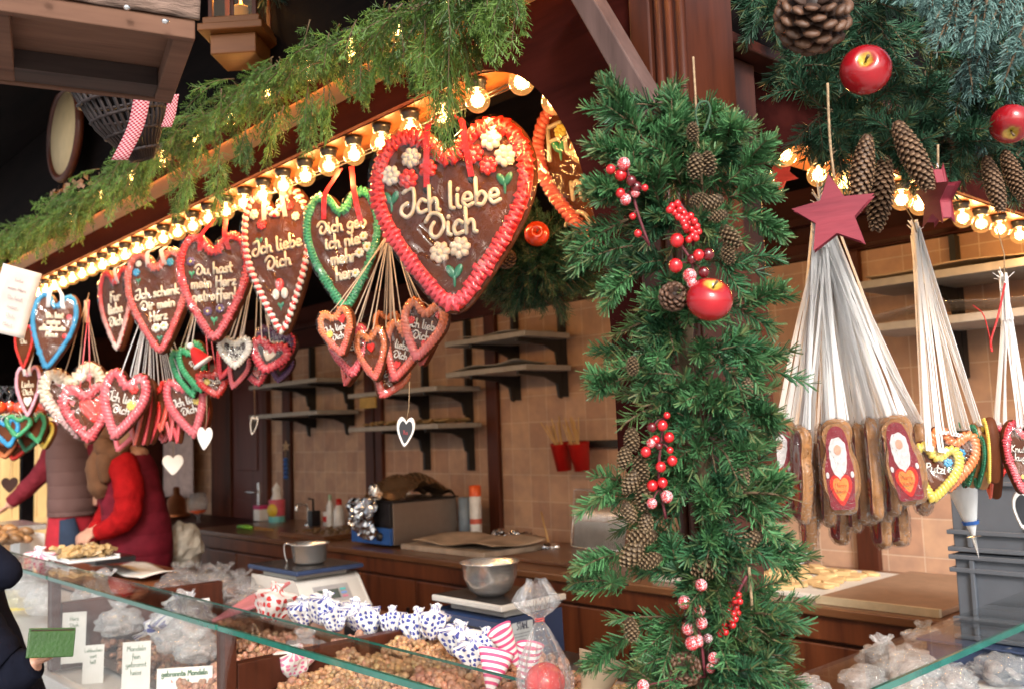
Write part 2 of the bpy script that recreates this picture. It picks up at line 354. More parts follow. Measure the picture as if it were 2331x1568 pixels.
        for m in (mats if isinstance(mats, (list, tuple)) else [mats]): me.materials.append(m)
        o = bpy.data.objects.new(name, me); C.objects.link(o)
        if parent is not None: o.parent = parent
        elif origin is not None: o.location = origin
        if bevel:
            b = o.modifiers.new('bevel', 'BEVEL'); b.width = bevel; b.segments = 2; b.limit_method = 'ANGLE'
        return o
def cr(P, k=4, closed=False):
    "Catmull-Rom smoothing"
    P = np.asarray(P, float)
    if closed: Q = np.vstack([P[-1], P, P[0], P[1]])
    else: Q = np.vstack([2*P[0]-P[1], P, 2*P[-1]-P[-2]])
    out = []
    for i in range(1, len(Q)-2):
        for j in range(k):
            t = j/k; a, b, c, d = Q[i-1], Q[i], Q[i+1], Q[i+2]
            out.append(.5*((2*b)+(-a+c)*t+(2*a-5*b+4*c-d)*t*t+(-a+3*b-3*c+d)*t**3))
    if not closed: out.append(Q[-2])
    return np.array(out)
def thing(name, label, cat, loc=(0, 0, 0), rot=(0, 0, 0), group=None):
    o = bpy.data.objects.new(name, None); C.objects.link(o); o.location = loc; o.rotation_euler = rot
    o.empty_display_size = .05
    o['label'] = label; o['category'] = cat
    if group: o['group'] = group
    bpy.context.view_layer.update() if False else None
    return o
def tag(o, label, cat, group=None, kind=None):
    if label: o['label'] = label; o['category'] = cat
    if group: o['group'] = group
    if kind: o['kind'] = kind
    return o
def struct(o): o['kind'] = 'structure'; return o
def dup(root, loc, rot=None, label=None, scale=None):
    r = root.copy(); C.objects.link(r); r.location = loc
    if rot is not None: r.rotation_euler = rot
    if label: r['label'] = label
    if scale: r.scale = (scale,)*3 if isinstance(scale, (int, float)) else scale
    def rec(a, b):
        for ch in a.children:
            c = ch.copy(); C.objects.link(c); c.parent = b; rec(ch, c)
    rec(root, r)
    return r
def face_cam(p, yaw=0):
    "heading that turns an object's front (-Y) to the visitor, then yaw degrees to the left"
    c = Vector((-p[0], -p[1]))
    return math.atan2(c.x, -c.y)-R(yaw)
def mw(loc, rot): return Matrix.Translation(loc)@Euler(rot).to_matrix().to_4x4()
ORD = 'first second third fourth fifth sixth seventh eighth ninth tenth eleventh twelfth thirteenth fourteenth fifteenth sixteenth seventeenth eighteenth nineteenth twentieth'.split()
def ordn(i):
    if i < 20: return ORD[i]
    return ('twenty-' if i < 29 else 'thirty-')+ORD[(i-20) % 10] if i not in (29,) else 'thirtieth'
def jit(a=.01): return rng.uniform(-a, a)

# handwriting, one centre line per stroke
G = {'a': (.56, [[(.42, .42), (.25, .5), (.06, .3), (.1, .05), (.28, .03), (.42, .25), (.42, .47), (.42, .12), (.52, .03)]]),
 'b': (.54, [[(.05, 1), (.06, .06)], [(.06, .3), (.27, .48), (.44, .28), (.3, .02), (.08, .06)]]),
 'c': (.47, [[(.38, .42), (.2, .5), (.04, .25), (.15, .02), (.42, .08)]]),
 'd': (.57, [[(.4, .4), (.2, .48), (.05, .25), (.18, .02), (.38, .14), (.42, .5), (.42, 1)], [(.42, .5), (.42, .12), (.5, .03)]]),
 'e': (.5, [[(.06, .24), (.36, .28), (.3, .48), (.12, .46), (.04, .22), (.18, .02), (.44, .1)]]),
 'f': (.36, [[(.36, .92), (.22, .98), (.15, .8), (.14, -.22)], [(.02, .48), (.3, .5)]]),
 'g': (.54, [[(.4, .42), (.2, .5), (.05, .28), (.18, .05), (.38, .2), (.41, .48), (.39, -.2), (.2, -.34), (.03, -.2)]]),
 'h': (.5, [[(.05, 1), (.06, .02)], [(.06, .3), (.24, .48), (.36, .36), (.37, .05), (.46, .02)]]),
 'i': (.25, [[(.06, .48), (.07, .1), (.17, .02)], [(.08, .68), (.09, .71)]]),
 'k': (.45, [[(.05, 1), (.05, 0)], [(.36, .48), (.08, .22), (.4, .0)]]),
 'l': (.27, [[(.06, 1), (.06, .12), (.19, .02)]]),
 'm': (.68, [[(.05, .48), (.06, .02)], [(.06, .33), (.2, .48), (.3, .34), (.3, .03)], [(.3, .33), (.44, .48), (.55, .33), (.56, .02)]]),
 'n': (.5, [[(.05, .48), (.06, .02)], [(.06, .32), (.24, .48), (.37, .34), (.38, .02)]]),
 'o': (.48, [[(.22, .48), (.05, .25), (.2, .02), (.4, .22), (.24, .48)]]),
 'r': (.38, [[(.05, .48), (.06, .02)], [(.06, .3), (.18, .46), (.34, .44)]]),
 's': (.42, [[(.34, .44), (.16, .5), (.1, .34), (.3, .2), (.24, .03), (.04, .06)]]),
 't': (.36, [[(.14, .85), (.14, .12), (.28, .02)], [(.0, .52), (.3, .55)]]),
 'u': (.54, [[(.05, .48), (.06, .12), (.2, .02), (.38, .15), (.4, .48), (.41, .12), (.5, .02)]]),
 'z': (.44, [[(.05, .46), (.36, .46), (.05, .03), (.4, .04)]]),
 'D': (.84, [[(.0, .62), (.25, .9), (.6, .8), (.74, .4), (.5, .02), (.24, .08), (.22, .35), (.34, .55)]]),
 'I': (.62, [[(.1, .86), (.35, .98), (.52, .9), (.5, .2), (.25, -.08), (.0, .08), (.04, .32), (.25, .44)]]),
 'H': (.64, [[(.1, .9), (.08, 0)], [(.52, .95), (.52, 0)], [(.08, .45), (.52, .5)]]),
 'L': (.5, [[(.12, .95), (.08, .05), (.45, .05)]]), 'M': (.72, [[(.05, 0), (.12, .9), (.34, .4), (.56, .9), (.62, 0)]]),
 'P': (.55, [[(.08, .9), (.08, 0)], [(.0, .8), (.35, .95), (.46, .65), (.1, .45)]]),
 'F': (.55, [[(.1, .95), (.08, 0)], [(.08, .9), (.48, .95)], [(.08, .5), (.38, .52)]]),
 '!': (.2, [[(.09, 1), (.07, .3)], [(.07, .05), (.08, .02)]]),
 'X': (.55, [[(.05, .9), (.45, .0)], [(.45, .9), (.05, .0)]]), 'y': (.5, [[(.05, .48), (.2, .05)], [(.4, .48), (.1, -.3)]]),
 ' ': (.34, [])}
G['K'] = (.55, [[(.08, .95), (.06, 0)], [(.45, .95), (.1, .42), (.48, .0)]]); G['S'] = (.5, [[(.42, .85), (.2, .98), (.08, .75), (.4, .35), (.25, .02), (.02, .1)]]); G['T'] = (.55, [[(.0, .93), (.5, .93)], [(.26, .93), (.24, 0)]]); G['A'] = (.55, [[(.02, 0), (.26, .95), (.5, 0)], [(.12, .35), (.4, .35)]])
def write(mb, lines, size, cx, top, y, r, col=(.8, .72, .58), lead=1.25, slope=0, M=None, n=6):
    "lines of icing handwriting, centred at cx, first baseline at top-size"
    for li, ln in enumerate(lines):
        w = sum(G[c][0] for c in ln)*size; x = cx-w/2; b = top-size-li*size*lead
        for c in ln:
            for st in G[c][1]:
                p = cr(st, 4) if len(st) > 2 else np.array(st, float)
                P = np.stack([x+p[:, 0]*size, np.full(len(p), y), b+p[:, 1]*size+(x+p[:, 0]*size-cx)*slope], 1)
                mb.tube(P, r, n, col, M)
                for e in (P[0], P[-1]): mb.ell(e, r, col, M, 6, 5)
            x += G[c][0]*size
# ---------------------------------------------------------------- ground and surroundings
g = MB(); g.box((-60, -60, -.05), (90, 90, 0)); struct(g.build('ground', M_GROUND))
YZ = Matrix(((0, 1, 0, 0), (1, 0, 0, 0), (0, 0, 1, 0), (0, 0, 0, 1)))      # outline (y, z), thickness along x

# ---------------------------------------------------------------- the stall itself
SO = Vector((1.28, 1.0, 0))
stall = thing('market_stall', 'dark varnished wooden corner stall with arched openings, tiled back wall and bulb-lit soffits', 'market stall', SO)
def part(mb, name, m, bev=0, parent=stall, org=SO): return mb.build(name, m, parent, org, bev)
def bx(name, lo, hi, m, bev=0, parent=stall, org=SO):
    b = MB(); b.box(lo, hi); return part(b, name, m, bev, parent, org)
def arch(c, a, b, z0, e=2.6, n=22):
    "quarter of a rounded arch from its crown (c, z0+b) down to the jamb (c-a, z0)"
    th = np.linspace(math.pi/2, 0, n)
    return [(c-a*math.cos(t)**(2/e), z0+b*math.sin(t)**(2/e)) for t in th]
o = [(8.6, 2.434)]+arch(1.60, .47, .784, 1.65)+[(1.13, 1.6), (1.06, 1.5), (1.0, 1.5), (1.0, 2.51), (8.6, 2.51)]
m_ = MB(); m_.prism(o, .02, M=YZ, y0=1.28); part(m_, 'arched_fascia', W_FASC, .003)
o = [(5.4, 2.273)]+arch(1.97, .35, .4, 1.87)+[(1.62, 1.5), (1.412, 1.5), (1.412, 2.37), (5.4, 2.37)]
m_ = MB(); m_.prism(o, .02, y0=1.05); part(m_, 'arched_fascia', W_FASC, .003)
bx('soffit', (1.301, 1.36, 2.434), (1.43, 8.6, 2.452), W_ORANGE)
bx('soffit', (1.72, 1.071, 2.273), (5.4, 1.2, 2.29), W_ORANGE)
bx('inner_beam', (1.43, 1.3, 2.45), (1.5, 8.6, 2.66), W_BLACK)
m_ = MB(); m_.prism([(1.279, 2.511), (1.215, 2.553), (1.22, 2.56), (1.286, 2.518)], 7.75, y0=.85); part(m_, 'cornice', W_CORN)
m_ = MB(); m_.prism([(1.211, 2.556), (1.185, 2.578), (1.19, 2.588), (1.216, 2.563)], 7.75, y0=.85); part(m_, 'cornice_cap', W_DARK)
rl_ = MB(); rl_.tube([(1.2235, .9, 2.5445), (1.2235, 4.5, 2.5445), (1.2235, 8.5, 2.5445)], .0025, 6); part(rl_, 'added_glow_tube', mat('added_glow_tube', (1, .6, .3), emit=(1, .42, .1), es=16))  # unseen glowing tube, added to brighten the cornice from under its cap
bx('added_glow_shield', (1.207, .85, 2.527), (1.2105, 8.6, 2.557), W_FASC)  # added board that keeps the glowing tube out of sight
bx('gable_board', (1.195, .86, 2.592), (1.215, 8.6, 3.01), W_BLACK)
bx('side_board', (1.412, 1.0, 2.40), (5.4, 1.03, 3.0), W_BLACK)
bx('side_trim', (1.412, .985, 2.373), (5.4, 1.048, 2.397), W_DARK, .004)
bx('side_trim', (1.412, .98, 2.47), (5.4, .998, 2.50), W_BLACK, .004)
bx('ceiling', (1.2, .9, 2.7), (3.9, 9.5, 2.74), W_BLACK)
bx('roof_soffit', (.7, .7, 3.02), (5.4, 9.5, 3.06), W_BLACK)
# fluted corner post
p_ = MB(); p_.box((1.275, .93, .2), (1.41, 1.0, 3.02))
for y in (.942, .9655, .988): p_.tube([(1.275, y, .2), (1.275, y, 3.0)], .0085, 8)
part(p_, 'corner_post', W_DARKZ)
bx('corner_board', (1.262, 1.0, 1.52), (1.279, 1.045, 3.0), W_DARKZ, .003)
bx('side_jamb', (1.412, 1.022, 1.5), (1.62, 1.047, 2.37), W_DARKZ, .003)
# diagonal brace in front of the fascia
a, b = at(1325, -25, x=1.215), at(1492, 262, x=1.215)
p_ = MB(); dv = (b-a); L_ = dv.length; q = dv.to_track_quat('Z', 'X'); Mb = Matrix.Translation(a)@q.to_matrix().to_4x4()
p_.box((-.02, -.022, -.05), (.02, .022, L_), M=Mb); part(p_, 'brace', W_BRACE, .003)
# back wall
bx('tiled_wall', (3.85, .2, .15), (3.95, 9.35, 2.375), M_TILE)
bx('wall_head_board', (3.82, .2, 2.38), (3.95, 9.35, 2.7), W_DARK)
bx('head_rail', (3.72, .2, 2.385), (3.818, 4.0, 2.43), W_DARK, .004)
bx('head_rail', (3.76, .2, 2.52), (3.818, 9.0, 2.56), W_DARK, .004)
for y0, y1 in ((4.35, 4.45), (5.6, 5.68), (5.7, 5.81), (6.905, 7.03), (1.955, 2.05), (9.0, 9.12), (2.9, 2.98)):
    bx('wall_post', (3.815, y0, .15), (3.849, y1, 2.378), W_DARKZ, .004)
bx('stall_floor', (1.3, 1.2, .05), (3.85, 9.4, .12), W_DARK)
bx('end_wall', (3.0, 9.4, .1), (3.95, 9.46, 2.7), W_DARK)
bx('end_header', (1.3, 9.4, 1.98), (2.99, 9.45, 2.7), W_BLACK)
bx('end_post', (2.46, 9.3, .1), (2.56, 9.39, 1.98), W_BLACK)
bx('side_wall', (5.3, .6, .1), (5.36, 4.2, 2.7), W_DARK)
bx('rear_wall', (3.96, .2, .1), (5.3, .26, 2.7), W_DARK) if False else None
# door in the back wall
d_ = bx('door', (3.825, 7.36, .15), (3.848, 7.95, 2.25), W_DOOR, .004)
for y0, y1 in ((7.27, 7.355), (7.955, 8.34)): bx('door_frame', (3.8, y0, .15), (3.849, y1, 2.3), W_DARKZ, .004)
for z0, z1 in ((.45, 1.15), (1.4, 2.1)):
    b_ = MB(); b_.box((3.812, 7.47, z0), (3.824, 7.86, z1)); part(b_, 'door_panel', W_DOOR, .006, d_)
h_ = MB(); hy, hz = 7.44, at(640, 1130, x=3.8).z
h_.box((3.806, hy-.018, hz-.11), (3.824, hy+.018, hz+.11)); h_.tube([(3.81, hy, hz+.03), (3.76, hy, hz+.03), (3.755, hy+.02, hz+.03), (3.755, hy+.13, hz+.03)], .009, 8)
part(h_, 'handle', M_STEEL, .002, d_)

# ---------------------------------------------------------------- hut, fir and rail beyond the far end
hut = thing('wooden_hut', 'pale yellow timber hut standing behind the far end of the stall', 'hut', (2.4, 13, 0))
hp = (2.4, 13, 0)
hb = MB()
for k in range(16): hb.box((2.62+k*.142, 13, 0), (2.62+k*.142+.136, 13.05, 2.6))
part(hb, 'plank_wall', W_YELLOW, .004, hut, hp)
hb = MB(); hb.box((2.3, 12.6, 2.62), (5.2, 14.5, 2.72)); part(hb, 'roof', W_DARK, .004, hut, hp)
hb = MB(); hb.box((2.62, 12.96, .72), (4.8, 12.995, .8)); part(hb, 'cross_rail', W_YELLOW, .004, hut, hp)
ff = MB(); nf = 2600
pz = rng.uniform(.2, 3, nf); rr_ = (3.3-pz)*.36*np.sqrt(rng.uniform(0.2, 1, nf)); pa = rng.uniform(0, 6.28, nf)
P = np.stack([2.3+rr_*np.cos(pa), 13.6+rr_*np.sin(pa), pz], 1); D = np.stack([np.cos(pa), np.sin(pa), rng.uniform(-.5, .2, nf)], 1)
cc = np.array([.05, .13, .07])*rng.uniform(.6, 1.6, (nf, 1)); ff.needles(P, D, rng.uniform(.12, .25, nf), .05, cc)
tr_ = thing('fir_tree', 'small green fir standing beside the yellow hut', 'tree', (2.3, 13.6, 0))
ff.build('crown', M_FIR, tr_, (2.3, 13.6, 0)); tb = MB(); tb.tube([(2.3, 13.6, 0), (2.3, 13.6, 3.2)], [.06, .01], 8); tb.build('trunk', M_STEM, tr_, (2.3, 13.6, 0))

# ---------------------------------------------------------------- back counter with cupboards
cn = thing('back_counter', 'long red-brown wooden work counter along the tiled wall', 'counter', (3.4, 4, .12))
co = (3.4, 4, .12)
bx('counter_top', (2.98, 1.33, .985), (3.849, 6.9, 1.018), W_COUNTERT, .006, cn, co)
bx('apron', (3.0, 1.36, .9), (3.03, 6.88, .984), W_COUNTER, .004, cn, co)
bx('carcass', (3.04, 1.38, .12), (3.8, 6.86, .984), W_COUNTER, 0, cn, co)
y = 1.4
k = 0
while y < 6.7:
    w_ = .52 if k else .66
    d2 = bx('cupboard_door', (3.012, y, .18), (3.038, y+w_-.012, .885), W_COUNTER, .005, cn, co)
    hh = MB(); hh.box((3.004, y+.05, .62), (3.0115, y+.068, .74)); part(hh, 'finger_slot', M_BLK, 0, d2, co)
    y += w_; k += 1

# ---------------------------------------------------------------- wall shelves
def shelf_unit(y0, y1, zs, rails, z0, z1, label, wrap=False):
    L0 = (3.84, (y0+y1)/2, zs[0]); t = thing('wall_shelf', label, 'shelf', L0, group='shelves on the tiled wall')
    for y in rails:
        bx('shelf_rail', (3.8, y-.012, z0), (3.848, y+.012, z1), M_BLACK, 0, t, L0)
        for z in zs:
            b = MB(); b.prism([(3.8, z-.018), (3.47, z-.018), (3.47, z-.035), (3.68, z-.05), (3.765, z-.085), (3.78, z-.16), (3.8, z-.17)], .02, y0=y-.01); part(b, 'bracket', M_BLACK, 0, t, L0)
    for z in zs: bx('shelf_board', (3.45, y0, z-.017), (3.796, y1, z+.013), M_BOARD, .003, t, L0)
    return t
shelf_unit(3.68, 4.38, (2.18, 2.0), (3.77, 4.17), 1.84, 2.37, 'grey double wall shelf nearest the garland, papers on both boards')
shelf_unit(4.47, 5.45, (1.93, 1.705), (4.62, 5.08), 1.42, 2.37, 'grey double wall shelf behind the chalkboard heart, biscuits on its lower board')
shelf_unit(5.85, 6.88, (2.07, 1.84), (6.0, 6.55), 1.74, 2.37, 'grey double wall shelf nearest the door')
shelf_unit(.75, 1.8, (2.17, 2.0), (1.05, 1.55), 1.8, 2.37, 'grey double wall shelf behind the white ribbon bundles at right')
def sheet(name, label, cat, c, w, d, h, m, seed=0, group=None):
    "loose rumpled sheet or stack lying flat"
    r2 = np.random.default_rng(seed); ph = r2.uniform(0, 6, 6)
    b = MB(); b.grid(lambda a, e: (c[0]+(a-.5)*d, c[1]+(e-.5)*w, c[2]+.004+h*(.5+.25*math.sin(5*a+ph[0]+3*e)+.25*math.sin(9*e+ph[1]))), 12, 18)
    o = b.build(name, m, None, c); sm = o.modifiers.new('thick', 'SOLIDIFY'); sm.thickness = .003
    return tag(o, label, cat, group)
sheet('baking_paper', 'curled grey baking paper on the upper board of the shelf nearest the garland', 'paper', (3.62, 4.03, 2.193), .5, .3, .02, M_BOARD, 1)
sheet('baking_paper', 'curled grey baking paper on the lower board of the shelf nearest the garland', 'paper', (3.62, 4.05, 2.013), .55, .32, .03, M_BOARD, 2)
sheet('plastic_cover', 'clear plastic sheet draped over the right-hand wall shelf', 'plastic sheet', (3.6, 1.3, 2.013), .95, .4, .05, M_CELB, 3)
sheet('baking_paper', 'brown paper lying on the upper board of the shelf at the far right', 'paper', (3.62, 1.35, 2.183), .8, .33, .02, M_KRAFT, 4)
bs = MB()
for k in range(170): bs.ell((rng.uniform(3.5, 3.76), rng.uniform(4.5, 5.42), 1.73+rng.uniform(0, .014)), (.02, .02, .009), np.array([.45, .3, .13])*rng.uniform(.7, 1.2), None, 7, 5)
tag(bs.build('biscuits', M_NUT, None, (3.62, 5, 1.72)), 'layer of small pale biscuits on the lower shelf board', 'biscuits', kind='stuff')

# ---------------------------------------------------------------- glass display case in front (left face x = 1.05, right face y = .81)
case = thing('display_case', 'long glass display case with teal-edged panes and brown wooden posts', 'display case', (1.6, 2.5, 0)); CO = (1.6, 2.5, 0)
def cb(name, lo, hi, m, bev=0): return bx(name, lo, hi, m, bev, case, CO)
for y0, y1 in ((.815, 2.27), (2.285, 3.64), (3.655, 5.4), (5.41, 7.6)):
    cb('top_pane', (1.058, y0, 1.19), (1.2, y1, 1.197), M_GLASS)
    cb('front_pane', (1.05, y0, .88), (1.056, y1, 1.186), M_GLASS)
    cb('pane_edge', (1.049, y0, 1.1865), (1.0575, y1, 1.1985), M_GEDGE)
    cb('pane_edge', (1.2, y0, 1.191), (1.203, y1, 1.196), M_GEDGE)
cb('side_pane', (1.06, .812, .88), (3.0, .818, 1.186), M_GLASS)
cb('side_top_pane', (1.205, .823, 1.19), (3.0, .96, 1.197), M_GLASS)
cb('pane_edge', (1.06, .811, 1.1865), (3.0, .8185, 1.1985), M_GEDGE)
for y in (2.25, 3.62, 5.37): cb('case_post', (1.059, y, .87), (1.09, y+.05, 1.186), W_DARKZ, .003)
cb('divider_panel', (1.095, 2.256, .87), (1.7, 2.294, 1.1), W_DARKZ, .003)
cb('divider_panel', (1.095, 3.626, .87), (1.7, 3.664, 1.1), W_DARKZ, .003)
cb('bottom_rail', (1.03, .8, .82), (1.08, 8.6, .868), M_WHITEP, .006)
cb('bottom_rail', (1.03, .8, .74), (1.06, 8.6, .8), M_STEEL, .006)
cb('case_base', (1.09, .86, .1), (2.14, 8.6, .8), W_COUNTER, .004)
cb('case_side_base', (2.14, .86, .1), (3.0, 1.25, .8), W_COUNTER, .004)
cb('case_floor', (1.082, .84, .845), (1.72, 8.6, .862), M_WHITEP)
cb('side_floor', (1.722, .84, .845), (3.0, 1.3, .862), M_WHITEP)
cb('service_ledge', (1.74, 2.3, .935), (2.16, 8.6, .968), W_LEDGE, .006)
cb('ledge_lip', (1.722, 2.3, .87), (1.738, 8.6, .972), W_LEDGE, .003)
cb('service_ledge', (1.74, 1.35, .90), (2.16, 2.29, .93), M_BLK, .004)
# ---------------------------------------------------------------- globe bulbs
def bulb_glass():
    m = M_BULBG; t = m.node_tree; L = t.links; out = t.nodes['Material Output']; last = out.inputs[0].links[0].from_socket
    em = nd(t, 'ShaderNodeEmission'); em.inputs[0].default_value = (1, .45, .12, 1); em.inputs[1].default_value = .16
    ad = nd(t, 'ShaderNodeAddShader'); L.new(last, ad.inputs[0]); L.new(em.outputs[0], ad.inputs[1]); L.new(ad.outputs[0], out.inputs[0])
bulb_glass()
def make_bulb(loc, label, group, watt):
    t = thing('light_bulb', label, 'light bulb', loc, group=group)
    b = MB(); th = np.linspace(-math.pi/2, 1.12, 14)
    prof = [(max(.0285*math.cos(a), .0003), .0285*math.sin(a)) for a in th]+[(.0115, .029), (.0115, .034)]
    b.lathe(prof, 22); b.build('glass_globe', M_BULBG, t)
    b = MB(); b.lathe([(.013, .024), (.0205, .026), (.021, .036), (.0235, .037), (.0235, .047), (.001, .047)], 18); b.build('socket', M_SOCK, t)
    b = MB(); b.lathe([(.0005, -.014), (.006, -.011), (.0085, -.003), (.007, .006), (.004, .014), (.0035, .028), (.0005, .029)], 12); b.build('filament', M_FILG, t)
    ld = bpy.data.lights.new('bulb_glow', 'POINT'); ld.energy = watt; ld.color = (1, .56, .22); ld.shadow_soft_size = .02
    lo = bpy.data.objects.new('bulb_glow', ld); C.objects.link(lo); lo.parent = t
    return t
GA = 'clear globe bulbs along the left arch'
b0 = make_bulb((1.33, 1.401, 2.385), 'lit clear globe bulb at the crown of the left arch', GA, BULB_W)
for k in range(1, 34):
    dup(b0, (1.33, 1.42+k*.1255, 2.386+jit(.001)), (jit(.06), jit(.06), jit(3)), f'lit clear globe bulb, {ordn(k)} from the arch crown in the long left row')
dup(b0, (1.36, 1.335, 2.33), (0, .5, 0), 'lit clear globe bulb just below the crown of the left arch, beside the pink-edged heart')
dup(b0, (1.40, 1.3, 2.225), (0, .9, 0), 'lit clear globe bulb low on the curve of the left arch, against the firs')
b1 = dup(b0, at(1786, 352, y=1.11), (0, 0, 0), 'lit clear globe bulb at the crown of the right arch'); b1['group'] = 'clear globe bulbs along the right arch'
names = iter(range(1, 30))
for p in ((1862, 362), (1920, 385), (1985, 402), (2050, 425), (2092, 445), (2140, 465), (2190, 470), (2232, 488), (2275, 500), (2320, 522), (2362, 536), (2400, 550)):
    q = at(*p, y=1.11); q.z = 2.2255; dup(b1, q, (jit(.06), jit(.06), jit(3)), f'lit clear globe bulb, {ordn(next(names))} from the crown in the right row')
dup(b1, at(1733, 412, y=1.13), (0, -.9, 0), 'lit clear globe bulb low on the curve of the right arch, half hidden by fir')
dup(b1, at(1712, 520, y=1.25), (0, -1.2, 0), 'small lit clear globe bulb peeping between fir needles on the right jamb')
h0 = None
HID = ((1016, 30), (905, 68), (800, 116), (700, 160), (610, 212), (525, 262), (445, 314), (370, 362), (300, 402), (230, 446), (160, 490), (90, 524), (20, 555))
for k in range(13):
    q = at(*HID[k], x=1.155)
    if h0 is None:
        h0 = make_bulb(q, 'lit bulb behind the cedar sprays, nearest the corner post', GA, HIDDEN_W); h0['group'] = 'bulbs glowing behind the cedar garland'
    else: dup(h0, q, (0, 0, 0), f'lit bulb glowing behind the cedar garland, {ordn(k)} from the corner post')
cbm = MB(); cbm.tube([(1.36, 1.2, 2.415), (1.37, 2, 2.405), (1.37, 5, 2.41)], .0022, 6); cbm.tube([(1.365, 1.2, 2.408), (1.375, 2, 2.398), (1.375, 5, 2.403)], .0022, 6)
tag(cbm.build('light_cable', M_SOCK, None, (1.37, 3, 2.41)), 'thin black twin cable strung behind the left row of bulbs', 'cable')

# ---------------------------------------------------------------- greenery
def frames(D):
    D = D/np.linalg.norm(D, axis=1)[:, None]; a = np.where(np.abs(D[:, 2:3]) > .9, [[1., 0, 0]], [[0., 0, 1]])
    U = np.cross(D, a); U /= np.linalg.norm(U, axis=1)[:, None]; return D, U, np.cross(D, U)
def sprigs(mb, sb, B, D, L, m=80, nl=(.02, .028), nw=.0018, cdark=(.02, .07, .035), clight=(.08, .24, .12), droop=.15, tipc=None, ang=(38, 62), curve=0, stemr=.0012):
    n = len(B); D, U, V = frames(D); t = rng.uniform(.03, 1, (n, m))**.85; ph = rng.uniform(0, 2*math.pi, (n, m))
    sag = np.array([0, 0, -1.])*droop
    pos = B[:, None]+(D[:, None]*t[..., None]+sag*(t[..., None]**2))*L[:, None, None]
    th = np.radians(rng.uniform(*ang, (n, m)))*(1-.45*t**4)
    rad = U[:, None]*np.cos(ph)[..., None]+V[:, None]*np.sin(ph)[..., None]
    d = D[:, None]*np.cos(th)[..., None]+rad*np.sin(th)[..., None]+sag*.5*t[..., None]
    k = rng.uniform(0, 1, (n, 1))*.6+rng.uniform(0, 1, (n, m))*.4
    c = np.array(cdark)*(1-k[..., None])+np.array(clight)*k[..., None]
    if tipc is not None:
        s = (t > .9)[..., None]*rng.uniform(0, 1, (n, m, 1)); c = c*(1-s*.7)+np.array(tipc)*s*.7
    ln = rng.uniform(*nl, (n, m))*(1-.25*t)
    P, d, c, ln = pos.reshape(-1, 3), d.reshape(-1, 3), c.reshape(-1, 3)*2, ln.ravel()
    if curve:
        up = np.tile(np.array([0, 0, 1.]), (len(P), 1)); mb.needles(P, d, ln*.55, nw, c)
        dn = d/np.linalg.norm(d, axis=1)[:, None]; mb.needles(P+dn*ln[:, None]*.52, dn+np.repeat(D, m, 0)*curve, ln*.5, nw*.9, c)
    else: mb.needles(P, d, ln, nw, c)
    for i in range(n):
        q = np.array([B[i]+(D[i]*s+sag*s*s)*L[i] for s in (0, .35, .7, 1)]); sb.tube(q, [stemr*1.5, stemr*1.2, stemr, stemr*.4], 4, (1, 1, 1))
def branches(mb, sb, B, D, k, spread, L, **kw):
    "each branch carries k sprigs fanned about its direction"
    Bs, Ds, Ls = [], [], []
    for b, d, l in zip(B, D, L):
        d = d/np.linalg.norm(d)
        for j in range(k):
            s = rng.uniform(0, .55) if j else 0
            Bs.append(b+d*l*s); Ds.append(d+rng.normal(size=3)*(spread if j else .08)); Ls.append(l*(1-s*.55)*rng.uniform(.8, 1.05))
    sprigs(mb, sb, np.array(Bs), np.array(Ds), np.array(Ls), **kw)
# --- the fir garland wound up the corner post
GAX = np.array([1.175, .878])
n = 200
zz = rng.uniform(1.12, 2.16, n); ph = rng.uniform(0, 2*math.pi, n)
tocam = math.atan2(-GAX[1], -GAX[0]); ph = np.where(rng.uniform(0, 1, n) < .72, tocam+rng.normal(0, 1.05, n), ph)
Bp = np.stack([GAX[0]+.03*np.cos(ph), GAX[1]+.03*np.sin(ph), zz], 1)
Dp = np.stack([np.cos(ph), np.sin(ph), rng.normal(-.02, .38, n)], 1)
side = np.abs(np.sin(ph-tocam)); Lp = (.072+.016*side)*rng.uniform(.6, 1.25, n)*np.where(zz < 1.35, 1.1, np.where(zz > 1.95, .86, 1))
fg = thing('fir_garland', 'thick green fir garland wound round the corner post, hung with cones, berries and an apple', 'garland', (GAX[0], GAX[1], 1.15)); GO = (GAX[0], GAX[1], 1.15)
fm, fs = MB(), MB()
kw = dict(nl=(.019, .03), nw=.0021, cdark=(.009, .038, .014), clight=(.11, .3, .11), tipc=(.16, .14, .05))
hf = n//2
branches(fm, fs, Bp[:hf], Dp[:hf], 3, .45, Lp[:hf]*1.1, m=78, **kw)
kw2 = dict(nl=(.015, .036), nw=.0019, cdark=(.02, .035, .01), clight=(.1, .2, .06), tipc=(.2, .13, .05), stemr=.0018)
branches(fm, fs, Bp[hf:hf+22], Dp[hf:hf+22], 3, .5, Lp[hf:hf+22]*1.1, m=60, **kw2)
branches(fm, fs, Bp[hf+22:], Dp[hf+22:], 3, .5, Lp[hf+22:]*1.1, m=82, **dict(kw, nl=(.022, .033), cdark=(.006, .028, .016), clight=(.07, .23, .095)))
